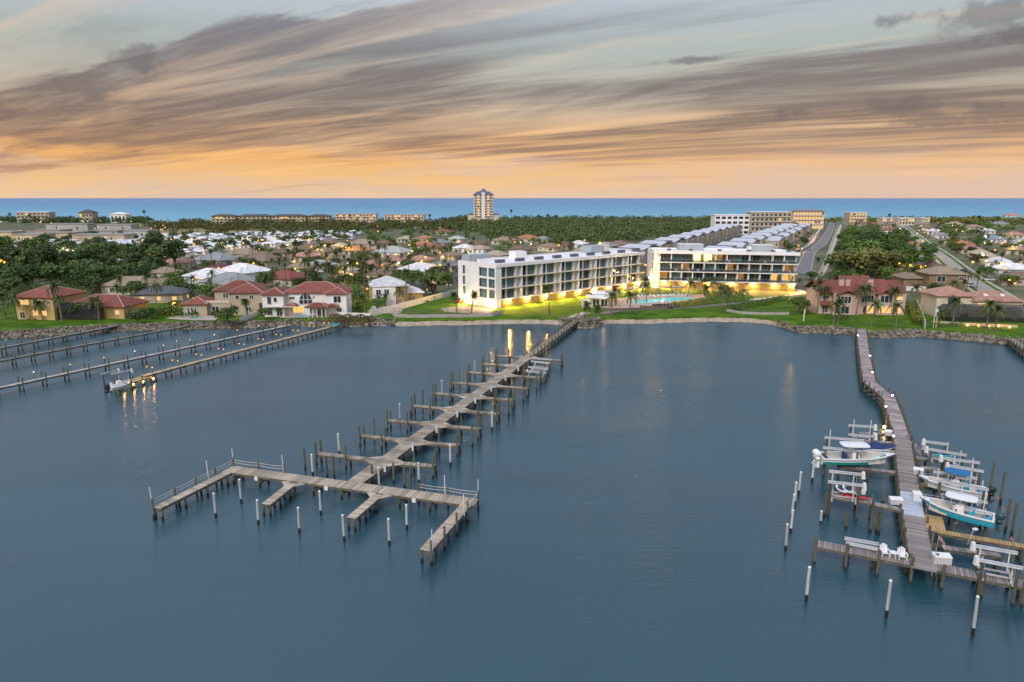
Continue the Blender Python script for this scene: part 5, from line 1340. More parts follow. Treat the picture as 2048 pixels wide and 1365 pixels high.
# the tower
ty = 900; sc_ = (ty * cP + CAM_H * sP) / FPX
ct = at_far(967, ty); wt = 38 * sc_; Ht = zat(390, ty) - GZ
tw_ = thing('tower_block', 'tall cream apartment tower with blue hipped roofs standing alone on the seashore', 'tower', (ct.x, ct.y, GZ))
fh = Ht / 11
for (x0, x1, y0) in ((-wt / 2, -2.2, 0), (2.2, wt / 2, 0)):
    MB().box(((x0 + x1) / 2, y0 + 8, Ht / 2), (x1 - x0, 16, Ht)).build('wall', WM['cream'], tw_)
MB().box((0, 7.2, (Ht + 3) / 2), (4.4, 16.4, Ht + 3)).build('stair_core', WM['white'], tw_)
for sx_ in (-1, 1):
    rb = MB(); xx = sorted((sx_ * 1.6, sx_ * (wt / 2 + 0.6))); hip(rb, xx[0], xx[1], -0.5, 16.5, Ht, 0.7, 0.8); rb.build('roof', blue_roof, tw_)
rb = MB(); hip(rb, -wt / 4, wt / 4, 2, 14, Ht + 2.6, 0.8, 0.8); rb.build('roof', blue_roof, tw_)
MB().box((0, 8, Ht + 1.6), (wt / 2, 11, 3)).build('roof_wall', WM['cream'], tw_)
for f in range(11):
    for k, x in enumerate((-10.3, -6.6, -3.6, 3.6, 6.6, 10.3)):
        win(tw_, x * wt / 26, fh * (f + 0.5), 1.9 * wt / 26, fh * 0.6, 0, 'f', k in (1, 4) and rng.random() < .75, np_=1)
    for sx_ in (-1, 1): MB().box((sx_ * wt * 0.3, -0.7, fh * f + 0.2), (wt * 0.36, 1.4, 0.35)).build('balcony', white_trim, tw_)
for sx_ in (-1, 1):
    x = sx_ * (wt / 2 + 4); MB().box((x, 9, 6), (8, 14, 12)).build('wing_wall', WM['cream'], tw_); rb = MB(); hip(rb, x - 4, x + 4, 2, 16, 12, 0.5, .6); rb.build('wing_roof', blue_roof, tw_)
# blocks behind the town houses
far_block(1428, 1497, 431, 640, 4, 6, stucco, 'white four-storey block with dark square windows behind the townhouses', lit=0.0, balc=False, ww=4)
far_block(1500, 1580, 425, 700, 4, 9, tan_b, 'grey beige block with recessed balconies between the white and the lit block', lit=0.05)
far_block(1584, 1646, 423, 760, 4, 10, peach, 'long yellow-lit seaside block with grey hipped roof', lit=0.75, roofk='low', roofcol=mat('grey_block_roof', (0.22, 0.23, 0.26), 0.7, 0.1))
far_block(1697, 1732, 426, 860, 4, 6, tan_b, 'small block glowing red orange on the shore above the entrance road', lit=0.7)
for i, (x0, x1) in enumerate(((1764, 1784), (1797, 1828), (1843, 1858))):
    far_block(x0, x1, 437, 860, 2, 5, WM['cream'], 'white low beach house row on the shore, %s from the left' % ordn(i), lit=0.35)
for i, (x0, x1, yt, y, m_, lb) in enumerate([(88, 135, 453, 560, tan_b, 'square tan warehouse lit along its foot in the left car park'), (113, 162, 459, 545, yel, 'low yellow-lit annex in front of the tan warehouse'), (158, 187, 457, 560, WM['grey'], 'small white-roofed shop between the tan warehouse and grey store'),
        (188, 247, 455, 570, WM['grey'], 'long grey shopping building with dark upper windows'), (260, 307, 455, 570, WM['grey'], 'grey flat store right of the long shopping building'), (-60, 40, 458, 560, yel, 'long low sunlit-yellow wall building at the far left edge'),
        (104, 186, 443, 700, WM['grey'], 'white-roofed market hall behind the tan warehouse'), (205, 272, 445, 700, WM['grey'], 'pale flat commercial hall behind the shopping building'), (40, 100, 463, 520, yel, 'long low store with yellow-lit front beside the car park'), (160, 262, 463, 520, tan_b, 'long beige store facing the trailer park')]):
    c = at_far((x0 + x1) / 2, y); w = (x1 - x0) * (y * cP + CAM_H * sP) / FPX; H_ = max(3.2, (zat(yt, y) - GZ) * 0.72)
    condo(c, w, 16, 1, H_, max(2, int(w / 14)), m_, lb, name='store_building', cat='store', lit=0.0, balc=False, ww=1.6, roofcol=mat('store_roof', (0.30, 0.29, 0.27), 0.8, 0.1))
# ------------------------------------------------------------------ vegetation
def leaf_mat(name, lo, hi, tr=0.0):
    m = bpy.data.materials.new(name); m.use_nodes = True; MATS[name] = m
    T = NT(m.node_tree); out = T.node('ShaderNodeOutputMaterial'); b = T.node('ShaderNodeBsdfPrincipled'); T.l.new(b.outputs[0], out.inputs[0])
    co = T.node('ShaderNodeTexCoord').outputs['Object']
    g = T.node('ShaderNodeNewGeometry').outputs['Random Per Island']
    oi = T.node('ShaderNodeObjectInfo').outputs['Random']
    n = T.noise(co, 0.9, 3, 0.6)
    f = T.math('ADD', T.math('MULTIPLY', g, 0.5), T.math('MULTIPLY', T.maprange(n, 0.35, 0.65), 0.5))
    c = T.mix(f, lo, hi)
    k = T.math('ADD', 0.65, T.math('MULTIPLY', oi, 0.75))
    c = T.mix(1.0, c, T.combine(k, k, T.math('MULTIPLY', k, 0.9)), 'MULTIPLY')
    T.set(b.inputs['Base Color'], c); b.inputs['Roughness'].default_value = 0.6; b.inputs['Specular IOR Level'].default_value = 0.25
    return m
lf_dark = leaf_mat('foliage_dark', (0.032, 0.062, 0.020), (0.10, 0.155, 0.042))
lf_mid = leaf_mat('foliage_mid', (0.045, 0.088, 0.020), (0.145, 0.215, 0.048))
lf_olive = leaf_mat('foliage_olive', (0.07, 0.085, 0.025), (0.19, 0.19, 0.06))
lf_forest = leaf_mat('foliage_forest', (0.055, 0.085, 0.030), (0.17, 0.215, 0.080))
lf_palm = leaf_mat('palm_frond_green', (0.035, 0.060, 0.018), (0.12, 0.15, 0.045))
lf_dry = leaf_mat('hedge_yellow', (0.12, 0.15, 0.02), (0.28, 0.28, 0.05))
lf_red = leaf_mat('hedge_red', (0.10, 0.05, 0.03), (0.14, 0.12, 0.04))
bark = mat('bark', (0.17, 0.145, 0.115), 0.9, 0.25, 2.0, objr=0.2)
def quads(cen, nor, size, r):
    """leaf quads at cen facing nor (numpy)"""
    n = len(cen)
    nor = nor / np.maximum(1e-6, np.linalg.norm(nor, axis=1))[:, None]
    a = np.cross(nor, r.normal(size=(n, 3))); a /= np.maximum(1e-6, np.linalg.norm(a, axis=1))[:, None]
    b = np.cross(nor, a); s = size[:, None] if hasattr(size, 'shape') else size
    e = r.uniform(0.5, 1.0, (n, 1))
    v = np.stack([cen - a * s - b * s * e * 0.3, cen + b * s * e * -0.9, cen + a * s + b * s * e * 0.2, cen + b * s * e * 1.0], 1)
    return v.reshape(-1, 3)
def crown_verts(r, lobes, n, leaf):
    """points on and in the lobes of a crown"""
    out = []
    w = np.array([l[3] ** 2 for l in lobes]); w = w / w.sum(); cnt = (w * n).astype(int) + 1
    for (x, y, z, rad), k in zip(lobes, cnt):
        d = r.normal(size=(k, 3)); d /= np.linalg.norm(d, axis=1)[:, None]
        d[:, 2] = np.where(d[:, 2] < -0.35, -d[:, 2], d[:, 2])
        rr = rad * (1 - 0.45 * r.random(k) ** 2.2) * r.uniform(0.86, 1.14, k)
        c = np.array([x, y, z]) + d * rr[:, None] * np.array([1, 1, 0.82])
        nor = d + r.normal(size=(k, 3)) * 0.5
        out.append(quads(c, nor, leaf * r.uniform(0.6, 1.35, k), r))
    return np.concatenate(out)
def np_mesh(name, v, m):
    n = len(v) // 4; me = bpy.data.meshes.new(name)
    me.vertices.add(len(v)); me.vertices.foreach_set('co', v.astype(np.float32).ravel())
    me.loops.add(len(v)); me.loops.foreach_set('vertex_index', np.arange(len(v), dtype=np.int32))
    me.polygons.add(n); me.polygons.foreach_set('loop_start', np.arange(0, len(v), 4, dtype=np.int32)); me.polygons.foreach_set('loop_total', np.full(n, 4, dtype=np.int32))
    me.materials.append(m); me.update(calc_edges=True); return me
def tree_proto(seed, m, wide=1.0, tall=1.0, nl=9, n=1100):
    """unit-ish tree: crown radius about 1, total height about 2 * tall"""
    r = np.random.default_rng(seed); lobes = [(0, 0, 1.25 * tall, 0.55)]
    for i in range(nl):
        a = i * 2.4 + r.uniform(-.3, .3); q = r.uniform(0.25, 0.75) * wide
        lobes.append((q * math.cos(a), q * math.sin(a), r.uniform(0.75, 1.55) * tall, r.uniform(0.28, 0.48)))
    cr = np_mesh('crown', crown_verts(r, lobes, n, 0.085), m)
    tb = MB(); tb.tube((0, 0, -0.1), (0.03, 0.02, 0.7 * tall), 0.085, 0.06, 7)
    for (x, y, z, rad) in lobes[1:7]: tb.tube((0.02, 0.02, r.uniform(0.4, 0.65) * tall), (x * .8, y * .8, z - 0.1), 0.045, 0.015, 5)
    return cr, tb.mesh('trunk', bark)
TP = [tree_proto(s, m, w, t) for s, m, w, t in ((1, lf_dark, 1, 1), (2, lf_dark, 1.15, 0.8), (3, lf_mid, 1.0, 0.95), (4, lf_mid, 1.2, 0.75), (5, lf_olive, 1.0, 0.9), (6, lf_dark, 0.8, 1.3))]
# palm proto: one drooping frond mesh, shared
def frond_mesh(L, droop, m, nleaf=11, wd=0.42):
    mb = MB(); pts = []
    for i in range(nleaf + 1):
        t = i / nleaf; pts.append(Vector((L * t * (1 - 0.18 * t * droop), 0, L * (0.30 * t - (0.30 + 0.62 * droop) * t * t))))
    for i in range(nleaf):
        p, q = pts[i], pts[i + 1]; t = (i + 0.6) / nleaf; s = wd * L * 0.5 * math.sin(math.pi * min(1, 0.12 + 0.88 * t)) ** 0.7 * (1.15 - 0.5 * t)
        for k in (-1, 1):
            tip = (p + q) / 2 + Vector((s * 0.55, k * s, -s * 0.45))
            mb.add([p, q, tip + Vector((0.03, 0, 0)), tip], [(0, 1, 2, 3)])
    mb.path([pts[0], pts[3], pts[6], pts[nleaf - 1]], 0.03, 4)
    return mb
fr_mbs = [frond_mesh(2.7, 1.0, lf_palm), frond_mesh(2.5, 0.6, lf_palm), frond_mesh(2.4, 1.35, lf_palm)]
fr_me = [m.mesh('frond', lf_palm) for m in fr_mbs]
fan_mb = frond_mesh(1.45, 0.55, lf_palm, 7, 0.95); fan_me = fan_mb.mesh('frond', lf_palm)
def palm_trunk(h, lean, r0=0.19, seed=0):
    tb = MB(); rr = random.Random(seed); n = 6; pts = [(lean * (i / n) ** 1.7 * h * 0.25, 0, h * i / n) for i in range(n + 1)]
    for i in range(n): tb.tube((pts[i][0], 0, pts[i][2] - 0.02), (pts[i + 1][0], 0, pts[i + 1][2]), r0 * (1.25 - 0.5 * i / n), r0 * (1.2 - 0.5 * (i + 1) / n), 7, cap=(i == n - 1))
    return tb, pts[-1]
def palm_fronds(n, fan=False, seed=0):
    rr = random.Random(seed); out = []
    for i in range(n):
        t = i / n; el_ = (1.15 - 1.75 * t) if not fan else (1.35 - 2.3 * t)
        out.append((rr.randrange(3), i * 2.399 + rr.uniform(-.2, .2), el_ + rr.uniform(-.12, .12), rr.uniform(.85, 1.1)))
    return out
def rotv(v, az, el_, s):
    x, y, z = v[0] * s, v[1] * s, v[2] * s
    x, z = x * math.cos(el_) - z * math.sin(el_), x * math.sin(el_) + z * math.cos(el_)
    return (x * math.cos(az) - y * math.sin(az), x * math.sin(az) + y * math.cos(az), z)
PT = {}
def palm_parts(kind):
    if kind in PT: return PT[kind]
    fan = kind[0] == 'fan'; tb, top = palm_trunk(6.0, kind[1], 0.17 if not fan else 0.2)
    cb = MB()
    for (k, az, e_, s) in palm_fronds(17 if not fan else 24, fan, kind[2]):
        src = fan_mb if fan else fr_mbs[k]
        cb.add([(lambda q: (q[0] + top[0], q[1], q[2] + top[2]))(rotv(v, az, e_, s)) for v in src.v], src.f)
    PT[kind] = (tb.mesh('trunk', bark), cb.mesh('crown', lf_palm), top)
    return PT[kind]
def palm(x, y, h, label, group, fan=False, near=False, rz=None, cs=1.0, seed=None, lean=None):
    """palm with its foot at x, y, trunk height h"""
    seed = rng.randrange(3) if seed is None else seed; lean = rng.choice([0.0, 0.35, 0.6]) if lean is None else lean
    rz = rng.uniform(0, 6.28) if rz is None else rz
    kind = ('fan' if fan else 'feather', lean, seed)
    tm, cm_, top = palm_parts(kind)
    t = thing('palm_tree', label, 'palm tree', (x, y, GZ - 0.05), rz, group)
    link('trunk', tm, t, scale=(1, 1, h / 6.0))
    if near:
        for (k, az, e_, s) in palm_fronds(17 if not fan else 22, fan, seed):
            o = link('frond', fan_me if fan else fr_me[k], t, loc=(top[0], 0, h)); o.rotation_euler = (0, -e_, az); o.scale = (s * cs,) * 3
    else:
        o = link('crown', cm_, t, loc=(top[0] * (1 - cs), 0, h - 6.0 * cs)); o.scale = (cs,) * 3
    return t
def tree(x, y, s, label, group, k=None, sz=1.0, rz=None, name='broadleaf_tree', cat='tree'):
    cr, tr = TP[rng.randrange(len(TP)) if k is None else k]
    t = thing(name, label, cat, (x, y, GZ - 0.05), rng.uniform(0, 6.28) if rz is None else rz, group)
    t.scale = (s, s, s * sz)
    link('trunk', tr, t); link('crown', cr, t); return t
# --- named palms read off the photograph: foot px, foot py, crown row, fan?, words
near_palms = [
 (1634, 631, 567, 0, 'leaning palm at the water end of the long white wall'), (1646, 628, 580, 0, 'short palm in front of the left end of the red-roofed row'), (1666, 650, 610, 0, 'slim young palm on the lawn before the red-roofed row, left of its pair'),
 (1675, 650, 606, 0, 'slim young palm on the lawn before the red-roofed row, right of its pair'), (1712, 632, 578, 0, 'broad palm against the middle of the red-roofed row, left one'), (1730, 631, 576, 0, 'broad palm against the middle of the red-roofed row, right one'),
 (1742, 655, 608, 0, 'palm on the lawn right of the curved dock landing'), (1785, 631, 582, 0, 'tall palm before the right half of the red-roofed row'), (1791, 660, 613, 0, 'slender palm on the open lawn, nearest the river right of the dock'),
 (1829, 607, 575, 0, 'palm in the yard right of the red-roofed row'), (1905, 652, 602, 0, 'leaning palm at the left of the screened pool terrace'), (1972, 664, 610, 0, 'palm before the middle of the screened pool terrace'),
 (1990, 664, 618, 0, 'palm before the right part of the screened pool terrace'), (1953, 578, 548, 0, 'palm standing at the edge of the right-hand street'), (1880, 640, 625, 0, 'small palm by the tall birdhouse pole'),
 (11, 640, 592, 0, 'palm at the very left edge of the bank'), (32, 643, 598, 0, 'second palm from the left edge of the bank'), (124, 643, 573, 0, 'tall palm before the black pool enclosure'), (86, 641, 608, 0, 'short palm before the yellow house'),
 (184, 640, 604, 0, 'palm at the right side of the black pool enclosure'), (313, 612, 572, 0, 'golden palm before the dark-grey-roofed house'), (300, 600, 578, 0, 'palm left of the golden palm'), (608, 577, 521, 0, 'tallest palm behind the white villa'), (640, 577, 530, 0, 'leaning palm behind the white villa'),
 (655, 560, 512, 0, 'tall slender palm rising behind the villa palms'), (674, 548, 508, 0, 'tall palm above the brown roofs'), (702, 562, 528, 0, 'broad date palm lit from below'), (729, 578, 528, 0, 'date palm with floodlit trunk'), (757, 572, 515, 0, 'tall palm with orange-lit trunk by the brown-roofed house'),
 (812, 612, 545, 1, 'tall twin-topped fan palm beside the yellow white-roofed house'), (797, 612, 580, 0, 'palm in front of the yellow white-roofed house'), (731, 634, 594, 0, 'palm inside the white fence by the small pool'), (693, 628, 592, 1, 'bushy fan palm right of the white villa'),
 (758, 616, 596, 0, 'left of two palms beside the small oval pool'), (772, 616, 594, 0, 'right of two palms beside the small oval pool'), (1099, 632, 578, 1, 'lone tall fan palm on the floodlit lawn'), (914, 628, 592, 1, 'left fan palm before the narrow white end wall'),
 (943, 628, 590, 1, 'right fan palm before the narrow white end wall'), (1222, 634, 592, 0, 'left palm on the lawn below the pool terrace'), (1260, 633, 592, 0, 'right palm on the lawn below the pool terrace'), (1232, 612, 580, 0, 'palm by the left end of the pool'), (1187, 608, 590, 0, 'palm over the white pool house'),
 (1293, 606, 573, 0, 'tall palm on the inner pool terrace'), (1375, 594, 566, 0, 'palm against the pool-side building'), (1408, 593, 562, 0, 'left palm of a pair by the glazed balconies'), (1425, 592, 560, 0, 'right palm of a pair by the glazed balconies'), (1413, 613, 578, 0, 'palm at the right end of the pool terrace'),
 (1440, 627, 578, 0, 'tall palm on the lawn right of the pool'), (1455, 620, 580, 0, 'palm behind the tall palm right of the pool'), (1174, 648, 612, 1, 'dark fan palm at the dock landing, left of two'), (1188, 651, 617, 1, 'dark fan palm at the dock landing, right of two'), (1291, 588, 560, 0, 'palm between the two long buildings'), (1600, 580, 562, 0, 'palm at the right end of the pool-side building'),
 (245, 560, 528, 0, 'palm over the dark hedge behind the cream house'), (218, 560, 530, 0, 'drooping palm above the left hedge'), (560, 545, 520, 0, 'palm between the red and white roofs'), (590, 560, 540, 1, 'low bushy palm left of the villa palms')]
landm = []
for (qx, qy, qr) in ((78, 630, 18), (125, 622, 16), (175, 625, 16), (262, 583, 18), (318, 583, 15), (440, 622, 22), (607, 622, 24), (806, 603, 16), (1727, 620, 26), (1955, 625, 26), (1888, 575, 16), (400, 628, 12)):
    hinfo.append((G(qx, qy), qr))
for (fx, fy, cy_, fan, lb) in near_palms:
    p = G(fx, fy); h = max(2.2, zat(cy_, p.y) - GZ)
    palm(p.x, p.y, h, lb, 'palms by the riverside houses and pool', bool(fan), near=(fy > 570), cs=1.2 if h > 4 else 0.9)
    landm.append(p)
# --- riverside trees and shrubs
spec = [  # px, py foot, radius m, height factor, proto, words
 (455, 648, 3.4, .9, 1, 'broad round dark bush tree in front of the tan house'), (528, 640, 2.0, 1, 2, 'small leafy tree at the left end of the white villa'), (660, 640, 0, 0, 0, ''),
 (245, 628, 3.2, .7, 3, 'bright green shrub mass on the lawn slope, right of the black enclosure'), (275, 648, 2.4, .9, 1, 'dark clipped bush on the bank left of the sandy terrace'), (300, 640, 2.6, .8, 0, 'dark bush on the bank above the sandy terrace'), (330, 632, 2.4, .8, 2, 'bush behind the sandy terrace'), (355, 622, 2.4, .8, 0, 'bush against the tan house'),
 (870, 588, 6.0, .95, 3, 'spreading light green tree beside the end wall of the angled building'), (700, 600, 3.6, .9, 2, 'leafy tree between villa and fenced yard'), (715, 585, 4.2, .9, 0, 'dark tree behind the fenced yard'), (668, 585, 4.0, .8, 0, 'dark tree behind the villa roof'), (745, 588, 3.6, .8, 2, 'tree behind the small oval pool'),
 (1597, 628, 3.2, .9, 0, 'round dark bush on the lawn near the white wall'), (1573, 566, 2.6, .8, 2, 'shrub by the entrance road'), (1855, 548, 4.6, 1.4, 5, 'tall dark pine-like tree between red-roofed row and olive house'), (1868, 592, 2.9, .9, 0, 'tree left of the olive brown house'), (1905, 560, 2.8, 1, 0, 'round street tree by the olive brown house'),
 (180, 592, 4.0, .9, 0, 'dark tree behind the red roof of the yellow house'), (45, 585, 5.0, 1, 0, 'tree mass behind the yellow house'), (15, 600, 5, 1, 1, 'dark tree at the left edge'), (605, 605, 0, 0, 0, '')]
for (fx, fy, s, sz, k, lb) in spec:
    if s: p = G(fx, fy); tree(p.x, p.y, s, lb, 'trees by the riverside houses', k, sz)
# --- big trees right of the entrance road
# --- forest and far tree belts as joined masses of crowns
def forest(name, pts, leaf, per, m, label, hz=(5, 8)):
    vs = []; r = np.random.default_rng(len(pts))
    for (x, y, s) in pts:
        hgt = r.uniform(*hz); lobes = [(x, y, GZ + hgt - s * 0.8, s)] + [(x + r.uniform(-s, s), y + r.uniform(-s, s), GZ + hgt - s * r.uniform(0.9, 1.3), s * r.uniform(.5, .75)) for _ in range(3)]
        vs.append(crown_verts(r, lobes, per, leaf))
    me = np_mesh(name, np.concatenate(vs), m); o = bpy.data.objects.new(name, me); col.objects.link(o)
    o['kind'] = 'stuff'; o['label'] = label; return o
def zone_fill(pxpoly, n, smin, smax, lab, group, ks=None, palm_share=0.3, avoid_houses=True, fan_share=0.3, szr=(0.75, 1.1), name='broadleaf_tree', hrange=(4, 8), mind=3.0, stuff=False):
    poly = [G(x, y) for x, y in pxpoly]
    def inside(x, y):
        c = False; j = len(poly) - 1
        for i in range(len(poly)):
            a, b = poly[i], poly[j]
            if (a.y > y) != (b.y > y) and x < (b.x - a.x) * (y - a.y) / (b.y - a.y) + a.x: c = not c
            j = i
        return c
    x0, x1, y0, y1 = min(p.x for p in poly), max(p.x for p in poly), min(p.y for p in poly), max(p.y for p in poly)
    pts = []; tries = 0
    while len(pts) < n and tries < n * 60:
        tries += 1; x, y = rng.uniform(x0, x1), rng.uniform(y0, y1)
        if not inside(x, y): continue
        if any((x - a) ** 2 + (y - b) ** 2 < mind ** 2 for a, b in pts): continue
        if avoid_houses and any((x - c.x) ** 2 + (y - c.y) ** 2 < (w * 0.56) ** 2 for c, w in hinfo): continue
        if road_near(x, y): continue
        pts.append((x, y))
    pts.sort(key=lambda q: q[0] / q[1])
    np_c = nt_c = 0; sv = []
    for (x, y) in pts:
        if rng.random() < palm_share * (0.3 if stuff else 1):
            fan = rng.random() < fan_share
            palm(x, y, rng.uniform(*hrange), '%s palm %s, %s from the left' % ('fan' if fan else 'feathery', lab, ordn(min(np_c, 55))), 'palms ' + lab, fan, cs=rng.uniform(.8, 1.05)); np_c += 1
        elif stuff:
            s = rng.uniform(smin, smax); sv.append((x, y, s * 0.62))
        else:
            k = rng.choice(ks) if ks else None
            tree(x, y, rng.uniform(smin, smax), 'leafy green tree %s, %s from the left' % (lab, ordn(min(nt_c, 55))), 'trees ' + lab, k, rng.uniform(*szr), name=name); nt_c += 1
    if sv: forest('tree_belt', sv, 0.55, 150, lf_mid, 'leafy trees ' + lab + ', too small to pick apart', (4, 7))
def zf_dummy(): pass
def seg_d(x, y, a, b):
    dx, dy = b.x - a.x, b.y - a.y; t = max(0, min(1, ((x - a.x) * dx + (y - a.y) * dy) / (dx * dx + dy * dy)))
    return math.hypot(x - a.x - t * dx, y - a.y - t * dy)
def road_near(x, y):
    for pts, r_ in ((street_pts, 6.5), (road_pts, 8.0), (path_pts, 3.2)):
        for a, b in zip(pts[:-1], pts[1:]):
            if seg_d(x, y, a, b) < r_: return True
    return False
for (fx, fy, s, sz, k, lb) in [(1700, 560, 9.5, .85, 4, 'huge olive oak crown directly behind the red-roofed row'), (1748, 556, 8.5, .85, 4, 'wide olive oak crown behind the right chimneys'), (1790, 552, 7.5, .85, 2, 'green oak crown behind the right end of the red-roofed row'), (1668, 552, 6, .9, 0, 'dark tree behind the left end of the red-roofed row'),
      (1722, 535, 9, .9, 2, 'large mid-green tree above the oaks'), (1770, 528, 8.5, .9, 2, 'large bright green tree above the oaks, right of it'), (1690, 527, 7.5, .9, 0, 'large dark tree beside the pale path'), (1810, 540, 6.5, 1.1, 2, 'tall green tree at the right flank of the oak mass'),
      (1740, 512, 8.5, .95, 0, 'big round dark tree in the middle of the wood'), (1785, 508, 8, 1, 0, 'big dark tree near the blue-grey roofs'), (1705, 505, 7, .9, 2, 'green tree left of the big dark trees'), (1812, 520, 5.5, 1, 2, 'green tree against the blue-grey roofs')]:
    p = G(fx, fy); tree(p.x, p.y, s, lb, 'oak wood behind the red-roofed row', k, sz)
zone_fill([(1672, 560), (1815, 560), (1822, 500), (1800, 480), (1690, 480)], 34, 4, 7, 'in the oak wood', 'w', [0, 2, 3], 0.05, mind=5)
zone_fill([(1690, 480), (1765, 480), (1760, 446), (1698, 446)], 30, 4, 7, 'between entrance road and green roof', 'w', [0, 1, 2, 3], 0.25, mind=6, stuff=True)
zone_fill([(1672, 560), (1690, 520), (1700, 470), (1692, 462), (1662, 530)], 10, 3, 4, 'beside the pale path', 'w', [0, 2], 0.3, mind=4)
zone_fill([(1600, 575), (1632, 560), (1650, 500), (1640, 500), (1618, 540), (1612, 560)], 9, 2, 3.4, 'between road end and white wall', 'w', [0, 2, 3], 0.4, mind=3)
zone_fill([(1545, 500), (1600, 505), (1625, 470), (1600, 455), (1560, 470)], 22, 2, 4.2, 'left of the entrance road', 'w', [2, 3, 0], 0.2, mind=4)
zone_fill([(1810, 560), (1890, 560), (1850, 500), (1810, 462), (1780, 450), (1800, 500)], 26, 2, 4.2, 'among the roofs left of the street', 'w', [0, 2], 0.4, mind=4)
zone_fill([(1905, 540), (2070, 640), (2110, 560), (1980, 470), (1880, 450), (1860, 470)], 60, 1.8, 4.0, 'right of the street', 'w', [0, 2, 3, 4], 0.45, mind=4)
zone_fill([(1900, 480), (2080, 510), (2100, 450), (1880, 443)], 50, 3, 6, 'in the far right gardens', 'w', [0, 1, 2, 4], 0.35, mind=6, stuff=True)
zone_fill([(-40, 650), (300, 640), (520, 634), (760, 628), (920, 580), (900, 560), (700, 575), (520, 578), (360, 590), (200, 596), (-40, 600)], 52, 1.8, 3.4, 'among the riverside gardens', 'w', [0, 2, 3], 0.55, mind=3, hrange=(4, 8.5))
zone_fill([(1625, 560), (1840, 560), (1900, 600), (2060, 640), (2080, 610), (1950, 560), (1880, 545)], 16, 1.8, 3, 'in the gardens at the right bank', 'w', [0, 2], 0.6, mind=3)
# --- village left of the angled building
zone_fill([(190, 596), (400, 596), (400, 560), (250, 552), (190, 560)], 16, 2.5, 4.2, 'behind the cream house', 'w', [0, 1, 2], 0.35)
zone_fill([(-60, 596), (200, 590), (370, 556), (360, 520), (200, 512), (-60, 530)], 56, 4.5, 7.5, 'in the dark tree belt on the left', 'w', [0, 1, 5], 0.08, mind=5)
zone_fill([(520, 590), (690, 600), (760, 600), (900, 575), (905, 545), (620, 540), (520, 560)], 36, 2, 4.2, 'behind the white villa', 'w', [0, 2, 3], 0.35)
zone_fill([(360, 560), (560, 560), (620, 545), (900, 545), (905, 505), (560, 500), (380, 520)], 54, 2, 4.2, 'in the middle of the village', 'w', [0, 1, 2, 3], 0.4, mind=4)
zone_fill([(560, 505), (905, 520), (1250, 500), (1250, 486), (900, 470), (600, 480)], 56, 2.2, 4.6, 'along the back streets of the village', 'w', [0, 1, 2], 0.3, mind=5, stuff=True)
zone_fill([(700, 478), (1180, 486), (1000, 455), (880, 450), (700, 455)], 54, 3, 6, 'at the far side of the village', 'w', [0, 1, 2], 0.25, mind=6, stuff=True)
# --- trailer park: white units and small trees
white_unit = mat('trailer_wall', (0.70, 0.70, 0.70), 0.6, 0.06, 0.5); unit_roof = mat('trailer_roof', (0.80, 0.81, 0.83), 0.5, 0.06, 0.3)
uw, ud, uh = 12.0, 4.6, 2.7
u_wall = MB().box((0, 0, uh / 2), (uw, ud, uh)).mesh('wall', white_unit)
u_roof = gable(MB(), -uw / 2, uw / 2, -ud / 2, ud / 2, uh, 0.55, 'x', 0.25, 0.1).mesh('roof', unit_roof)
u_porch = MB().box((0, -ud / 2 - 1.1, 2.3), (6, 2.2, 0.12)).mesh('carport_roof', unit_roof)
u_win = MB().box((0, -ud / 2 - 0.02, 1.6), (1.5, 0.06, 0.9)).mesh('window', glass_dark)
u_winl = MB().box((0, -ud / 2 - 0.02, 1.6), (1.5, 0.06, 0.9)).mesh('window', warm_pane)
park = [(-40, 548), (240, 532), (400, 512), (560, 494), (720, 478), (720, 466), (400, 472), (200, 480), (-60, 494)]
poly = [G(*q) for q in park]
cand = []
for i in range(-60, 60):
    for j in range(-30, 40):
        p = Vector((-180, 420, 0)) + E2 * (i * 15.5) + E1 * (j * 11.5)
        c = False; q = len(poly) - 1
        for k in range(len(poly)):
            a, b = poly[k], poly[q]
            if (a.y > p.y) != (b.y > p.y) and p.x < (b.x - a.x) * (p.y - a.y) / (b.y - a.y) + a.x: c = not c
            q = k
        if c and not any((p.x - h.x) ** 2 + (p.y - h.y) ** 2 < (w * .9) ** 2 for h, w in hinfo): cand.append((j, p))
cand = [c for c in cand if rng.random() < 0.72]
cand.sort(key=lambda q: (q[0], q[1].x))
jr = {}
for j, p in cand: jr.setdefault(j, []).append(p)
lo_j = min(jr)
for j, lst in jr.items():
    for i, p in enumerate(lst):
        t = thing('mobile_home', 'white mobile home in park row %s from the river, %s from left' % (ordn(min(55, j - lo_j)), ordn(min(i, 50))), 'mobile home', (p.x + rng.uniform(-1, 1), p.y + rng.uniform(-1, 1), GZ), GRID + rng.choice([0, 0, math.pi / 2]) + rng.uniform(-.04, .04), 'white mobile homes in the park')
        s = rng.uniform(0.75, 1.1); t.scale = (s, 1, 1)
        link('wall', u_wall, t); link('roof', u_roof, t)
        if rng.random() < .6: link('carport_roof', u_porch, t, loc=(rng.uniform(-2, 2), 0, 0))
        for x in (-3.5, 0, 3.5): link('window', u_winl if rng.random() < .12 else u_win, t, loc=(x, 0, 0))
hinfo_park = [(p, 6) for _, p in cand]
_h = list(hinfo); hinfo = hinfo_park
zone_fill([(-60, 545), (240, 530), (300, 510), (200, 480), (-60, 494)], 78, 2.2, 4.4, 'in the left half of the mobile home park', 'w', [0, 1, 4, 2], 0.30, mind=3.5, hrange=(4, 8))
zone_fill([(240, 530), (560, 494), (720, 478), (720, 464), (400, 470), (220, 480)], 84, 2.4, 4.8, 'in the right half of the mobile home park', 'w', [0, 1, 4, 2], 0.25, mind=4, hrange=(4, 8), stuff=True)
hinfo = _h + hinfo_park
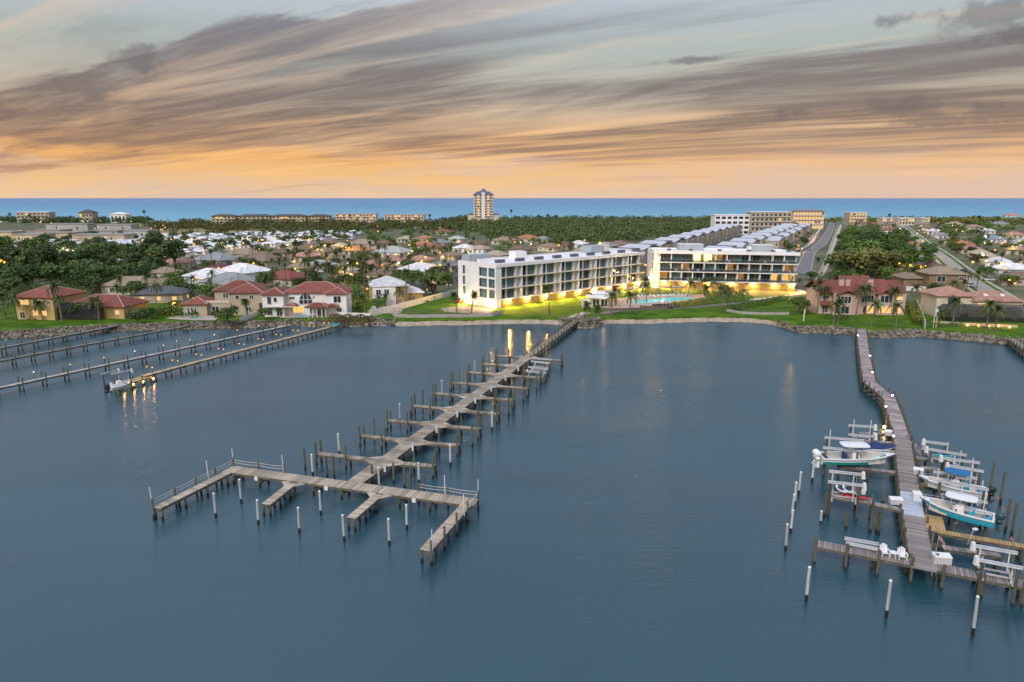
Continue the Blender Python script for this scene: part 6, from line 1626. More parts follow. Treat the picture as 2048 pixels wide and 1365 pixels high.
def fill_pts(pxpoly, n, s0, s1):
    poly = [G(x, y) for x, y in pxpoly]; out = []
    x0, x1, y0, y1 = min(p.x for p in poly), max(p.x for p in poly), min(p.y for p in poly), max(p.y for p in poly)
    while len(out) < n:
        x, y = rng.uniform(x0, x1), rng.uniform(y0, y1); c = False; j = len(poly) - 1
        for i in range(len(poly)):
            a, b = poly[i], poly[j]
            if (a.y > y) != (b.y > y) and x < (b.x - a.x) * (y - a.y) / (b.y - a.y) + a.x: c = not c
            j = i
        if not c or any((x - h.x) ** 2 + (y - h.y) ** 2 < (w * .5) ** 2 for h, w in _h) or road_near(x, y): continue
        out.append((x, y, rng.uniform(s0, s1)))
    return out
forest('coastal_forest', fill_pts([(1010, 482), (1100, 488), (1225, 489), (1300, 482), (1430, 458), (1425, 447), (1300, 447), (1150, 447), (960, 452), (930, 462)], 560, 4.5, 7.5), 0.75, 170, lf_forest, 'dense green coastal forest behind the village', (6, 10))
forest('far_treeline', fill_pts([(300, 465), (930, 464), (960, 446), (900, 445.5), (400, 445.5), (290, 450)], 420, 4, 7), 0.9, 90, lf_olive, 'olive tree belt in front of the seaside blocks', (5, 9))
forest('far_treeline', fill_pts([(-60, 447), (300, 447), (300, 443), (-60, 443)], 170, 4, 7), 1.0, 80, lf_dark, 'dark tree belt at the far left shore', (5, 9))
forest('far_treeline', fill_pts([(900, 447), (1430, 447), (1500, 444), (900, 443.5)], 260, 4, 7), 1.0, 80, lf_forest, 'low tree belt along the dunes', (6, 10))
forest('far_treeline', fill_pts([(1600, 446), (2100, 450), (2100, 443.5), (1640, 443.5)], 260, 3.5, 6), 1.0, 80, lf_olive, 'tree belt along the right shore', (5, 9))
for i, (x, y, h) in enumerate([(1023, 900, 17), (1076, 880, 11), (1081, 870, 10), (1096, 880, 12), (1112, 870, 11), (700, 880, 12), (291, 850, 17), (22, 850, 14), (62, 850, 12), (1776, 850, 13), (1992, 640, 15), (860, 860, 12), (1955, 800, 12)]):
    p = at_far(x, y); palm(p.x, p.y, h, 'tall palm against the sea on the far shore, %s listed from the left' % ordn(i), 'tall palms on the shore skyline', True, cs=1.7)
# --- low planting round the houses and under the tree belts
gs = []
for (c_, w_) in _h:
    if abs(c_.x / c_.y) > 0.85: continue
    for _ in range(7):
        a_ = rng.uniform(0, 6.28); q_ = w_ * rng.uniform(.5, .72); x_, y_ = c_.x + q_ * math.cos(a_), c_.y + q_ * math.sin(a_) * .8
        if not road_near(x_, y_): gs.append((x_, y_, rng.uniform(.7, 1.5)))
forest('garden_shrubs', gs, 0.28, 60, lf_mid, 'garden shrubs around the village houses', (1.2, 2.6))
forest('undergrowth', fill_pts([(-60, 592), (200, 588), (370, 556), (360, 524), (200, 514), (-60, 532)], 230, 2.5, 4), 0.45, 130, lf_dark, 'dense undergrowth of the dark tree belt', (2.5, 4.5))
forest('undergrowth', fill_pts([(1660, 566), (1815, 566), (1822, 500), (1800, 480), (1690, 480)], 120, 3, 4.5), 0.45, 150, lf_mid, 'dense undergrowth of the oak wood', (3.5, 6))
forest('tree_belt', fill_pts([(-60, 545), (240, 532), (560, 494), (720, 478), (720, 466), (400, 470), (200, 480), (-60, 494)], 210, 1.6, 3.0), 0.4, 110, lf_olive, 'small trees filling the gaps between the mobile homes', (3.5, 6))
for nm, pxp, n_ in (('around the village roofs', [(360, 560), (560, 590), (905, 560), (905, 500), (560, 500), (380, 520)], 30), ('by the back fences of the village', [(560, 505), (905, 520), (1250, 500), (1000, 470), (600, 478)], 14), ('right of the long street', [(1905, 540), (2070, 640), (2110, 560), (1980, 470), (1880, 450)], 14)):
    zone_fill(pxp, n_, 2, 3, nm, 'w', None, 1.0, mind=4, hrange=(5, 9))
# --- hedges
def hedge(name, label, a, b, w, h, m, n=None, px=True):
    a, b = (G(*a), G(*b)) if px else (a, b); L = (b - a).length; d = (b - a).normalized(); s = Vector((d.y, -d.x, 0)); r = np.random.default_rng(int(L * 10))
    k = int(L * (w + 2 * h) * 16) if n is None else n
    t = r.uniform(0, L, k); u = r.uniform(-1, 1, k); v = r.uniform(0, 1, k); side = r.random(k) < 0.6
    u = np.where(side, np.sign(u) * r.uniform(.85, 1.05, k), u); v = np.where(side, v, r.uniform(0.85, 1.05, k)) * (1 + 0.12 * np.sin(t * 1.7))
    c = np.stack([a.x + d.x * t + s.x * u * w / 2, a.y + d.y * t + s.y * u * w / 2, GZ + v * h], 1)
    nor = np.where(side[:, None], np.array([s.x, s.y, .3]) * np.sign(u)[:, None], np.array([0, 0, 1.0])) + r.normal(size=(k, 3)) * .45
    me = np_mesh(name, quads(c, nor, r.uniform(.12, .26, k), r), m); o = bpy.data.objects.new(name, me); col.objects.link(o)
    return tag(o, label, 'hedge')
hedge('hedge', 'long clipped green hedge curving along the lawn right of the pool', (1466, 622), (1572, 600), 2.4, 1.5, lf_mid)
hedge('hedge', 'low dark hedge along the river side of the pool terrace, left part', (1280, 618), (1345, 618), 1.2, 0.8, lf_dark)
hedge('hedge', 'yellow green hedge at the right end of the pool terrace', (1352, 617), (1412, 607), 3.2, 1.6, lf_dry)
hedge('hedge', 'leafy planting bed right of the pool terrace, upper strip', (1418, 606), (1500, 603), 4.5, 2.0, lf_mid)
hedge('hedge', 'dense planting bed beyond the pool terrace', (1430, 596), (1492, 592), 3.0, 2.0, lf_dark)
hedge('hedge', 'bright yellow green hedge beside the white fence right of the dock', (1822, 614), (1838, 652), 2.6, 1.8, lf_dry)
hedge('hedge', 'reddish seagrape hedge on the bank below the fenced yard', (660, 647), (738, 650), 5.0, 2.2, lf_red)
hedge('hedge', 'green hedge row left of the small sandy terrace', (262, 640), (352, 626), 3.5, 2.2, lf_mid)
hedge('hedge', 'dark hedge in front of the far right pool enclosure', (1880, 655), (1925, 652), 1.0, 0.8, lf_dark)
hedge('hedge', 'hedge behind the yellow house toward the tree belt', (-20, 588), (200, 585), 4, 3, lf_dark)
hedge('hedge', 'row of low shrubs against the red-roofed row', (1650, 637), (1700, 640), 1.3, 1.1, lf_dark)
# ------------------------------------------------------------------ boats
darkr = mat('dark_rub_rail', (.12, .13, .15), .5, .1)
def hull_sections(L, B, H, n=14):
    S = []
    for i in range(n + 1):
        t = i / n
        b = B / 2 * (0.93 + 0.07 * min(1, t * 3)) * (1 if t < 0.45 else max(0.02, 1 - ((t - 0.45) / 0.55) ** 2.4))
        sh = H * (0.80 + 0.34 * t ** 2); kz = 0 if t < 0.62 else H * 0.62 * ((t - 0.62) / 0.38) ** 2
        cb = b * (0.86 - 0.25 * t ** 3); cz = H * (0.30 + 0.42 * t ** 3)
        x = L * t; xk = L * t * (1 - 0.10 * t ** 5)
        S.append((x, b, sh, xk, kz, cb, cz))
    return S
def boat(name, label, bow, stern, keel, H, B, side_m, interior_m, ttop=None, engine=None, n_eng=1, cover=None, seats=None, console=True, bottom=None, low=None):
    bw_, st = Vector((bow.x, bow.y, 0)), Vector((stern.x, stern.y, 0)); L = (bw_ - st).length; d = (bw_ - st).normalized()
    t = thing(name, label, 'boat', (st.x, st.y, keel), math.atan2(d.y, d.x))
    S = hull_sections(L, B, H); n = len(S) - 1
    sd, bt = MB(), MB(); lo_ = MB() if low else sd
    for sgn in (1, -1):
        for a, b in zip(S[:-1], S[1:]):
            q = [(a[0], sgn * a[1], a[2]), (b[0], sgn * b[1], b[2]), (b[3], sgn * b[5], b[6]), (a[3], sgn * a[5], a[6])]
            m_ = [( (u[0] + v[0]) / 2, (u[1] + v[1]) / 2 * 1.03, (u[2] + v[2]) / 2) for u, v in ((q[0], q[3]), (q[1], q[2]))]
            sd.add([q[0], q[1], m_[1], m_[0]], [(0, 1, 2, 3)]); lo_.add([m_[0], m_[1], q[2], q[3]], [(0, 1, 2, 3)])
            bt.add([(a[3], sgn * a[5], a[6]), (b[3], sgn * b[5], b[6]), (b[3], 0, b[4]), (a[3], 0, a[4])], [(0, 1, 2, 3)])
    a = S[0]; sd.add([(0, a[1], a[2]), (0, -a[1], a[2]), (0, -a[5], a[6]), (0, 0, a[4]), (0, a[5], a[6])], [(0, 1, 2, 3, 4)])
    if low: lo_.build('lower_hull', low, t)
    sd.build('hull', side_m, t); bt.build('hull_bottom', bottom or side_m, t)
    st_ = MB()
    for sgn in (1, -1):
        st_.path([(s_[0], sgn * (s_[1] + .03), s_[2] - .14) for s_ in S], .03, 5)
    st_.build('rub_rail', darkr, t)
    # rim, inner wall and floor
    rim, inn = MB(), MB(); rw = 0.20; fz = H * 0.42
    for a, b in zip(S[:-1], S[1:]):
        ia, ib = max(0.0, a[1] - rw), max(0.0, b[1] - rw); fl_ = a[0] > L * 0.80
        for sgn in (1, -1):
            if fl_: rim.add([(a[0], sgn * (a[1] + .03), a[2] + .02), (b[0], sgn * (b[1] + .03), b[2] + .02), (b[0], 0, b[2] + .08), (a[0], 0, a[2] + .08)], [(0, 1, 2, 3)])
            else:
                rim.add([(a[0], sgn * (a[1] + .03), a[2] + .02), (b[0], sgn * (b[1] + .03), b[2] + .02), (b[0], sgn * ib, b[2] + .02), (a[0], sgn * ia, a[2] + .02)], [(0, 1, 2, 3)])
                rim.add([(a[0], sgn * (a[1] + .03), a[2] + .02), (b[0], sgn * (b[1] + .03), b[2] + .02), (b[0], sgn * (b[1] + .02), b[2] - .1), (a[0], sgn * (a[1] + .02), a[2] - .1)], [(0, 1, 2, 3)])
                inn.add([(a[0], sgn * ia, a[2] + .02), (b[0], sgn * ib, b[2] + .02), (b[0], sgn * ib * .95, fz), (a[0], sgn * ia * .95, fz)], [(0, 1, 2, 3)])
        if not fl_: inn.add([(a[0], ia * .95, fz), (a[0], -ia * .95, fz), (b[0], -ib * .95, fz), (b[0], ib * .95, fz)], [(0, 1, 2, 3)])
    rim.box((0.10, 0, S[0][2] - .1), (0.2, S[0][1] * 1.7, 0.26))
    rim.build('gunwale', white_p, t); inn.build('cockpit', interior_m, t)
    if cover:
        cv = MB(); m = 6
        for i in range(n):
            for j in range(m):
                q = []
                for (ii, jj) in ((i, j), (i + 1, j), (i + 1, j + 1), (i, j + 1)):
                    a = S[ii]; u = -1 + 2 * jj / m; tt = ii / n
                    hmp = (0.85 * math.exp(-((tt - 0.55) / 0.16) ** 2) + 0.25 + 0.3 * math.exp(-((tt - 0.15) / 0.1) ** 2)) * H * 0.6
                    q.append((a[0], u * (a[1] + 0.05), a[2] + 0.05 + hmp * (1 - u * u)))
                cv.add(q, [(0, 1, 2, 3)])
        cv.build('cover', cover, t, smooth=True)
    elif console:
        cx = L * 0.47
        MB().add([(cx - .55, -.45, fz), (cx + .65, -.45, fz), (cx + .65, .45, fz), (cx - .55, .45, fz), (cx - .45, -.4, fz + 1.15), (cx + .25, -.4, fz + 1.2), (cx + .25, .4, fz + 1.2), (cx - .45, .4, fz + 1.15)],
                 [(0, 1, 5, 4), (1, 2, 6, 5), (2, 3, 7, 6), (3, 0, 4, 7), (4, 5, 6, 7)]).build('console', white_p, t)
        MB().add([(cx + .25, -.4, fz + 1.2), (cx + .25, .4, fz + 1.2), (cx - .02, .33, fz + 1.65), (cx - .02, -.33, fz + 1.65)], [(0, 1, 2, 3), (3, 2, 1, 0)]).build('windscreen', glass_dark, t)
        sm = seats or white_p
        MB().box((cx - 1.15, 0, fz + .35), (.55, .95, .7)).box((cx - 1.38, 0, fz + .85), (.1, .95, .5)).build('helm_seat', sm, t)
        for sgn in (1, -1):
            MB().bar((L * .60, sgn * (B / 2 - .42), fz + .22), (L * .76, sgn * (B / 2 - .72), fz + .24), .42, .42).build('bow_seat', mat('seat_vinyl', (.62, .56, .50), .6, .05), t)
        MB().box((.55, 0, fz + .25), (.5, B * .6, .5)).build('stern_bench', sm, t)
    if ttop:
        m_, lx, z_ = ttop; cx = L * 0.45
        pm_ = MB()
        for sx_ in (-.85, .75):
            for sy_ in (-.55, .55): pm_.tube((cx + sx_, sy_, fz), (cx + sx_ * 1.15, sy_ * 1.25, z_), .03, None, 6)
        for sy_ in (-.65, .65): pm_.tube((cx - lx * .42, sy_, z_ - .02), (cx + lx * .42, sy_, z_ - .02), .03, None, 6)
        pm_.build('top_frame', galv, t)
        tb = MB(); k = 14; hw = B * .36
        ring = [(cx + lx / 2 * (abs(math.cos(2 * math.pi * i / k)) ** .45) * (1 if math.cos(2 * math.pi * i / k) > 0 else -1), hw * (abs(math.sin(2 * math.pi * i / k)) ** .45) * (1 if math.sin(2 * math.pi * i / k) > 0 else -1)) for i in range(k)]
        tb.prism(ring, z_, z_ + .1); c2 = MB(); tb.add([(x, y, z_ + .1) for x, y in ring] + [(cx, 0, z_ + .2)], [(i, (i + 1) % k, k) for i in range(k)])
        tb.build('hard_top', m_, t)
    if engine:
        for i in range(n_eng):
            y = (i - (n_eng - 1) / 2) * .75
            MB().ball((-.42, y, H * .98), .40, 10, 7, (1.15, .72, 1.0)).box((-.40, y, H * .60), (.55, .42, .4)).build('engine_cowl', engine, t, smooth=True)
            MB().box((-.30, y, H * .22), (.28, .16, H * .8)).box((-.5, y, H * .02), (.65, .35, .05)).tube((-.62, y, -H * .14), (-.1, y, -H * .14), .1, .12, 8).build('engine_leg', engine, t)
    r_ = MB(); pts = []
    for sgn in (1, -1):
        pr_ = [(S[i][0] - .05, sgn * max(0, S[i][1] - .12), S[i][2] + .32) for i in range(9, n + 1)]
        r_.path(pr_, .018, 5)
        for p in pr_[::2]: r_.tube((p[0], p[1], p[2] - .3), p, .015, None, 5)
    if not cover: r_.build('bow_rail', galv, t)
    return t
teal_h = mat('teal_hull_paint', (0.02, 0.30, 0.25), 0.2, .05, 1, coat=.5); blue_h = mat('turquoise_hull_paint', (0.04, 0.42, 0.58), 0.2, .05, 1, coat=.5); navy = mat('navy_cover', (0.02, 0.045, 0.13), .85, .15); white_h = mat('white_hull_paint', (.75, .77, .78), .25, .04, 1, coat=.4)
bluec = mat('blue_canvas', (0.02, 0.16, 0.36), .8, .1); aqua_seat = mat('aqua_vinyl', (.02, .38, .62), .6, .05); inter = mat('boat_interior', (.58, .55, .50), .6, .06); dk_h = mat('dark_boot_paint', (.06, .03, .03), .5, .1); darkeng = mat('dark_engine', (.03, .07, .09), .35, .05)
boat('centre_console_boat', 'white boat with teal green lower hull and hard top, raised on a lift', P(1790, 911, 3.3), P(1640, 912, 2.9), 1.75, 1.55, 2.9, white_h, inter, ttop=(white_p, 3.4, 2.75), engine=white_p, n_eng=2, bottom=teal_h, low=teal_h, seats=navy)
boat('covered_boat', 'small boat under a fitted navy blue cover behind the teal-bottomed boat', P(1792, 893, 2.6), P(1705, 890, 2.6), 1.4, 1.1, 2.3, white_h, inter, cover=navy)
boat('open_boat', 'white open boat with blue canvas top and dark outboard, behind the turquoise boat', P(1838, 951, 3.3), P(1974, 981, 2.9), 1.75, 1.35, 2.5, white_h, inter, ttop=(bluec, 2.5, 2.7), engine=black_m, seats=aqua_seat)
boat('turquoise_boat', 'turquoise-hulled centre console boat with white hard top and teal seats', P(1840, 993, 3.3), P(1990, 1036, 2.8), 1.6, 1.5, 2.6, blue_h, inter, ttop=(white_p, 2.9, 2.6), engine=darkeng, n_eng=1, bottom=mat('cream_bottom_paint', (.5, .46, .36), .5, .1), seats=aqua_seat)
boat('skiff', 'small white skiff on a lift at the orange-lit platform', P(262, 763, 2.4), P(219, 771, 2.4), 1.3, 1.0, 2.2, white_h, inter, engine=black_m)

def lift(label, bk, fr, zt=4.2, motors='none', bunks=True, bz=1.6, poles=(), beam_m=None, base=0.0, grp='boat lifts on the curved dock'):
    """bk, fr: ((px,py),(px,py)) of the back and the front top beam at height zt"""
    (a, b), (c, d) = [(P(*p, zt), P(*q, zt)) for p, q in (bk, fr)]
    o = (a + b + c + d) / 4
    t = thing('boat_lift', label, 'boat lift', (o.x, o.y, 0), 0, grp)
    for (p, q) in ((a, b), (c, d)):
        u = (q - p).normalized()
        MB().bar(p, q, .16, .10).bar(p - Vector((0, 0, .12)), q - Vector((0, 0, .12)), .05, .16).bar(p - Vector((0, 0, .22)), q - Vector((0, 0, .22)), .16, .05).build('top_beam', beam_m or galv, t, world=True)
        for e, s in ((p, 1), (q, -1)):
            x = e + u * s * .35; MB().tube((x.x, x.y, -1.5), (x.x, x.y, zt - .25), .15, .14, 8).build('piling', pile_green, t, world=True)
    up = lambda p, z: Vector((p.x, p.y, z))
    for q in (.16, .84):
        p1, p2 = a.lerp(b, q), c.lerp(d, q)
        MB().bar(up(p1, bz), up(p2, bz), .16, .2).build('cradle_beam', galv, t, world=True)
        cb = MB(); cb.tube(up(p1, bz), up(p1, zt - .2), .02, None, 4); cb.tube(up(p2, bz), up(p2, zt - .2), .02, None, 4); cb.build('lift_cable', galv, t, world=True)
    if bunks:
        for k in (.33, .67):
            p1, p2 = a.lerp(c, k), b.lerp(d, k); v = (p2 - p1) * .08
            MB().bar(up(p1 + v, bz + .18), up(p2 - v, bz + .18), .18, .12).build('bunk', pale_deck, t, world=True)
    for q, side, hgt in poles:
        p = (a if side == 'b' else c).lerp(b if side == 'b' else d, q); p = p.lerp((c if side == 'b' else a).lerp(d if side == 'b' else b, q), .12)
        MB().tube(up(p, bz), up(p, hgt), .05, None, 6).build('guide_post', white_p, t, world=True)
    if motors != 'none':
        for (p, q) in ((a, b), (c, d)):
            e = q if motors == 'end' else p; u = (q - p).normalized() * (1 if motors == 'end' else -1)
            x = e + u * .12
            MB().add([(x.x - .2, x.y - .15, zt - .6), (x.x + .2, x.y - .15, zt - .6), (x.x + .2, x.y + .15, zt - .6), (x.x - .2, x.y + .15, zt - .6), (x.x - .15, x.y - .15, zt + .2), (x.x + .08, x.y - .15, zt + .26), (x.x + .08, x.y + .15, zt + .26), (x.x - .15, x.y + .15, zt + .2)],
                     [(3, 2, 1, 0), (4, 5, 6, 7), (0, 1, 5, 4), (1, 2, 6, 5), (2, 3, 7, 6), (3, 0, 4, 7)]).build('motor_cover', white_p, t, world=True)
    return t
lift('empty lift with white motor covers above the kayaks left of the dock', ((1658, 941), (1725, 948)), ((1656, 962), (1727, 970)), 4.3, 'end', bz=2.0, poles=((.12, 'b', 4.1), (.75, 'b', 4.1), (.12, 'f', 4.1), (.75, 'f', 4.1)))
lift('lift holding the teal-bottomed white boat', ((1649, 874), (1728, 880)), ((1646, 894), (1722, 901)), 4.0, 'none', bz=1.55, poles=((.14, 'b', 5.2),))
lift('empty grey lift at the far left of the curved dock', ((1697, 850), (1749, 853)), ((1697, 868), (1750, 872)), 3.6, 'end', bz=2.2, poles=((.2, 'b', 4.6), (.85, 'b', 4.6)))
lift('empty lift with white motor covers nearest the dock gangway, right of the dock', ((1850, 882), (1897, 888)), ((1856, 897), (1934, 910)), 3.7, 'start', bz=2.0, poles=((.9, 'b', 4.0), (.9, 'f', 4.0)))
lift('silver-beamed lift behind the blue canvas boat', ((1885, 915), (1960, 925)), ((1898, 930), (1968, 942)), 3.9, 'start', bz=2.0, poles=((.3, 'b', 4.4), (.8, 'b', 4.4), (.7, 'f', 4.2)))
lift('lift holding the white open boat with blue canvas', ((1867, 942), (1955, 956)), ((1874, 959), (1978, 978)), 3.7, 'none', bz=1.55, poles=((.1, 'b', 4.2), (.9, 'f', 4.4)))
lift('lift holding the turquoise-hulled boat', ((1898, 992), (1976, 1004)), ((1905, 1012), (1984, 1027)), 3.2, 'none', bz=1.4, poles=((.3, 'b', 4.6), (.9, 'b', 4.4), (.15, 'f', 3.4), (.85, 'f', 3.4)))
lift('empty lift with white beams at the bottom right, before the long cross walk', ((1950, 1090), (2036, 1105)), ((1957, 1118), (2047, 1135)), 3.8, 'start', bz=1.9, poles=((.12, 'b', 3.7), (.8, 'b', 3.7), (.1, 'f', 3.9), (.8, 'f', 3.6)))
lift('low empty lift beside the left cross walk with the chairs', ((1689, 1075), (1758, 1087)), ((1692, 1084), (1756, 1097)), 2.3, 'none', bunks=False, bz=1.2)
lift('white lift frame holding the skiff at the lit platform', ((202, 748), (236, 740)), ((222, 748), (262, 740)), 3.8, 'end', bz=1.2, poles=((.4, 'f', 3.9),), grp='boat lift at the platform')
lift('grey lift with metal beams near the shore end of the marina dock', ((1062, 722), (1100, 726)), ((1056, 733), (1096, 738)), 2.6, 'none', bz=1.5, grp='lifts at the shore end of the marina dock')
lift('second grey lift near the shore end of the marina dock, nearer the first', ((1066, 716), (1104, 719)), ((1050, 741), (1092, 746)), 2.2, 'none', bz=1.2, grp='lifts at the shore end of the marina dock')

def kayak(label, a, b, z, m, w=.72, group='kayaks', tilt=0):
    a, b = P(*a, z), P(*b, z); d = (b - a); L = min(d.length, 5); rz = math.atan2(d.y, d.x); c = (a + b) / 2
    t = thing('kayak', label, 'kayak', (c.x, c.y, z), rz, group)
    mb = MB(); n = 12; k = 8; vs = []
    for i in range(n + 1):
        u = -1 + 2 * i / n; r = max(.02, (1 - abs(u) ** 2.3)); x = u * L / 2; lift_ = .16 * abs(u) ** 3
        for j in range(k):
            q = 2 * math.pi * j / k; vs.append((x, w / 2 * r * math.cos(q), .16 + lift_ + .17 * max(.25, r) * math.sin(q) * (1 if math.sin(q) < 0 else .6)))
    mb.add(vs, [(i * k + j, (i + 1) * k + j, (i + 1) * k + (j + 1) % k, i * k + (j + 1) % k) for i in range(n) for j in range(k)])
    mb.build('hull', m, t, smooth=True)
    ck = MB(); ck.prism([(.55 * math.cos(q) - .1, .24 * math.sin(q)) for q in np.linspace(0, 2 * math.pi, 12, endpoint=False)], .22, .285); ck.build('cockpit_rim', black_m, t)
    return t
redk = mat('red_kayak_plastic', (.55, .02, .04), .4, .05); tqk = mat('turquoise_kayak_plastic', (.03, .42, .55), .4, .05)
kayak('long red kayak lying along the front of the kayak lift', (1678, 990), (1742, 1002), 2.1, redk, .85)
kayak('white kayak with dark cockpit on the kayak lift, left one', (1671, 974), (1694, 991), 2.5, white_p, .8); kayak('white kayak on the kayak lift, right one behind the red kayak', (1685, 975), (1708, 992), 2.5, white_p, .8)
kayak('turquoise kayak on the right side of the curved dock, nearer one', (1853, 908), (1882, 913), 2.2, tqk); kayak('turquoise kayak on the right side of the curved dock, farther out', (1876, 911), (1907, 916), 2.2, tqk)
kayak('bright blue kayak lying on the landing at the end of the lamp-lined pier', (655, 651), (678, 653), 1.9, tqk, 1.0, 'kayaks at the left landing'); kayak('second blue kayak beside the hedge at the left landing', (664, 649), (682, 650), 2.1, tqk, 1.0, 'kayaks at the left landing')
# kayak platform
pf = thing('kayak_platform', 'grey slatted platform under the kayaks left of the curved dock', 'platform', (*P(1700, 998, 2.0)[:2], 0))
qa_, qb_ = P(1660, 990, 2.0), P(1745, 1003, 2.0); dq = (qb_ - qa_).normalized(); nq = Vector((dq.y, -dq.x, 0))
pk = MB().box((0, 0, 0), (1.5, .26, .05)).mesh('plank', wood_grey)
for i in range(16):
    p = qa_.lerp(qb_, (i + .5) / 16) - pf.location; link('plank', pk, pf, loc=(p.x, p.y, 1.97), rz=math.atan2(dq.y, dq.x) + math.pi / 2)
fb = MB()
for k in (-.7, .7): fb.bar(qa_ + nq * k - Vector((0, 0, .14)), qb_ + nq * k - Vector((0, 0, .14)), .1, .2)
fb.build('frame', under, pf, world=True)
for p in (qa_ + nq * .8, qa_ - nq * .8, qb_ + nq * .8, qb_ - nq * .8): MB().tube((p.x, p.y, -1.5), (p.x, p.y, 2.4), .14, .13, 8).build('piling', pile_green, pf, world=True)
# dock boxes
def dock_box(label, px, py, w=1.3, d=.62, h=.62, rz=0.0, m=None, z=RZ):
    p = P(px, py, z); t = thing('dock_box', label, 'storage box', (p.x, p.y, z), rz, 'white dock boxes')
    MB().box((0, 0, h / 2 - .03), (w, d, h - .06)).build('body', m or mat('box_grey', (.52, .50, .50), .5, .05), t)
    MB().add([(-w / 2 - .03, -d / 2 - .03, h - .06), (w / 2 + .03, -d / 2 - .03, h - .06), (w / 2 + .03, d / 2 + .03, h - .06), (-w / 2 - .03, d / 2 + .03, h - .06), (-w / 2, -d / 2, h + .03), (w / 2, -d / 2, h + .03), (w / 2, d / 2, h + .14), (-w / 2, d / 2, h + .14)],
             [(3, 2, 1, 0), (4, 5, 6, 7), (0, 1, 5, 4), (1, 2, 6, 5), (2, 3, 7, 6), (3, 0, 4, 7)]).build('lid', white_p, t)
dock_box('grey-bodied dock box on the left finger by the blue-grey deck section', 1791, 1008, rz=-.15); dock_box('bright white dock box on the right edge of the blue-grey deck section', 1833, 1000, .85, .7, .8, -.2, white_p)
dock_box('small dock box on the far left finger beside the orange water light', 1776, 871, .95, rz=-.3); dock_box('low dock box on the right of the dock near the turquoise kayaks', 1836, 948, 1.1, rz=-.45); dock_box('large grey dock box on the cross walk below the flag pole', 1882, 1126, 1.5, .7, .75, -.18)
# lounge chairs and table
def lounge(label, px, py, rz):
    p = P(px, py, RZ); t = thing('lounge_chair', label, 'chair', (p.x, p.y, RZ), rz, 'white lounge chairs on the cross walk')
    MB().add([(-.28, -.45, .36), (.28, -.45, .36), (.28, .12, .24), (-.28, .12, .24), (-.28, -.45, .32), (.28, -.45, .32), (.28, .12, .20), (-.28, .12, .20)], [(0, 1, 2, 3), (7, 6, 5, 4), (0, 4, 5, 1), (1, 5, 6, 2), (2, 6, 7, 3), (3, 7, 4, 0)]).build('seat', white_p, t)
    for i, hh in enumerate((.82, .95, 1.0, .95, .82)):
        x = (i - 2) * .115; MB().bar((x, .10, .24), (x * 1.25, .42, hh), .10, .03).build('back_slat', white_p, t)
    for s in (-1, 1):
        MB().box((s * .36, -.12, .56), (.13, .72, .03)).build('armrest', white_p, t)
        MB().box((s * .33, -.40, .28), (.06, .09, .56)).build('leg', white_p, t); MB().box((s * .33, .22, .28), (.06, .09, .56)).build('leg', white_p, t)
lounge('white slatted lounge chair on the cross walk, left of the round table', 1768, 1110, -.15 + math.pi * 0); lounge('white slatted lounge chair on the cross walk, right of the round table', 1803, 1117, -.25)
p = P(1786, 1115, RZ); t = thing('side_table', 'round white table between the two white lounge chairs', 'table', (p.x, p.y, RZ)); MB().tube((0, 0, .48), (0, 0, .52), .38, None, 16).build('tabletop', white_p, t)
for i in range(3): MB().bar((.28 * math.cos(i * 2.1 + .8), .28 * math.sin(i * 2.1 + .8), 0), (.16 * math.cos(i * 2.1 + .8), .16 * math.sin(i * 2.1 + .8), .48), .05).build('leg', white_p, t)
# flags and windsocks
flag_p = mat('faded_flag', (.55, .38, .42), .9, c2=(.35, .12, .16), scale=6); flag_o = mat('orange_windsock', (.75, .26, .05), .8, c2=(.65, .12, .10), scale=5)
def flag(label, base, top, m, ztop, w=.9, h=.35, z0=RZ, name='flag', cat='flag'):
    b = P(*base, z0); hh = ztop; t = thing(name, label, cat, (b.x, b.y, z0), 0, 'flags on the curved dock')
    tp = P(*top, z0 + hh) - b; tp.z = hh
    MB().tube((0, 0, -.4), (tp.x, tp.y, hh), .03, .02, 6).build('pole', pale_deck, t)
    mb = MB(); n = 6
    for i in range(n):
        q = []
        for ii in (i, i + 1):
            x = tp.x + w * ii / n * .75; dz = -.9 * (ii / n) ** 1.3 * w; y = tp.y + .07 * math.sin(ii * 1.7)
            q.append(((x, y, hh - .03 + dz), (x, y + .02, hh - h + dz * (.9 + .1 * (ii % 2)))))
        mb.add([q[0][0], q[1][0], q[1][1], q[0][1]], [(0, 1, 2, 3)]); mb.add([(v[0], v[1] + .015, v[2]) for v in (q[0][0], q[1][0], q[1][1], q[0][1])], [(3, 2, 1, 0)])
    mb.build('cloth', m, t)
flag('ragged pink flag on the taller pole at the corner of the cross walk', (1864, 1143), (1878, 1071), flag_p, 3.3); flag('small pale flag on the thin pole beside the yellow wooden platform', (1863, 1092), (1870, 1051), flag_p, 2.3, .5, .2)
flag('orange windsock on the outer piling behind the turquoise boat', (1990, 1012), (1993, 990), flag_o, 1.6, .45, .22); flag('orange and white windsock right of the turquoise boat engine', (2004, 1035), (2005, 1012), flag_o, 1.5, .45, .22); flag('yellow windsock at the right lift in the bottom corner', (2008, 1125), (2022, 1073), flag_o, 3.0, .4, .25)
b = P(1935, 1090, RZ); t = thing('dock_lamp_post', 'unlit white-headed lamp leaning on a thin pole above the right lift', 'lamp post', (b.x, b.y, RZ)); MB().tube((0, 0, 0), (.6, .3, 1.5), .03, None, 6).build('pole', pale_deck, t); MB().box((.75, .3, 1.5), (.45, .3, .14), .3).build('lamp_head', white_p, t)
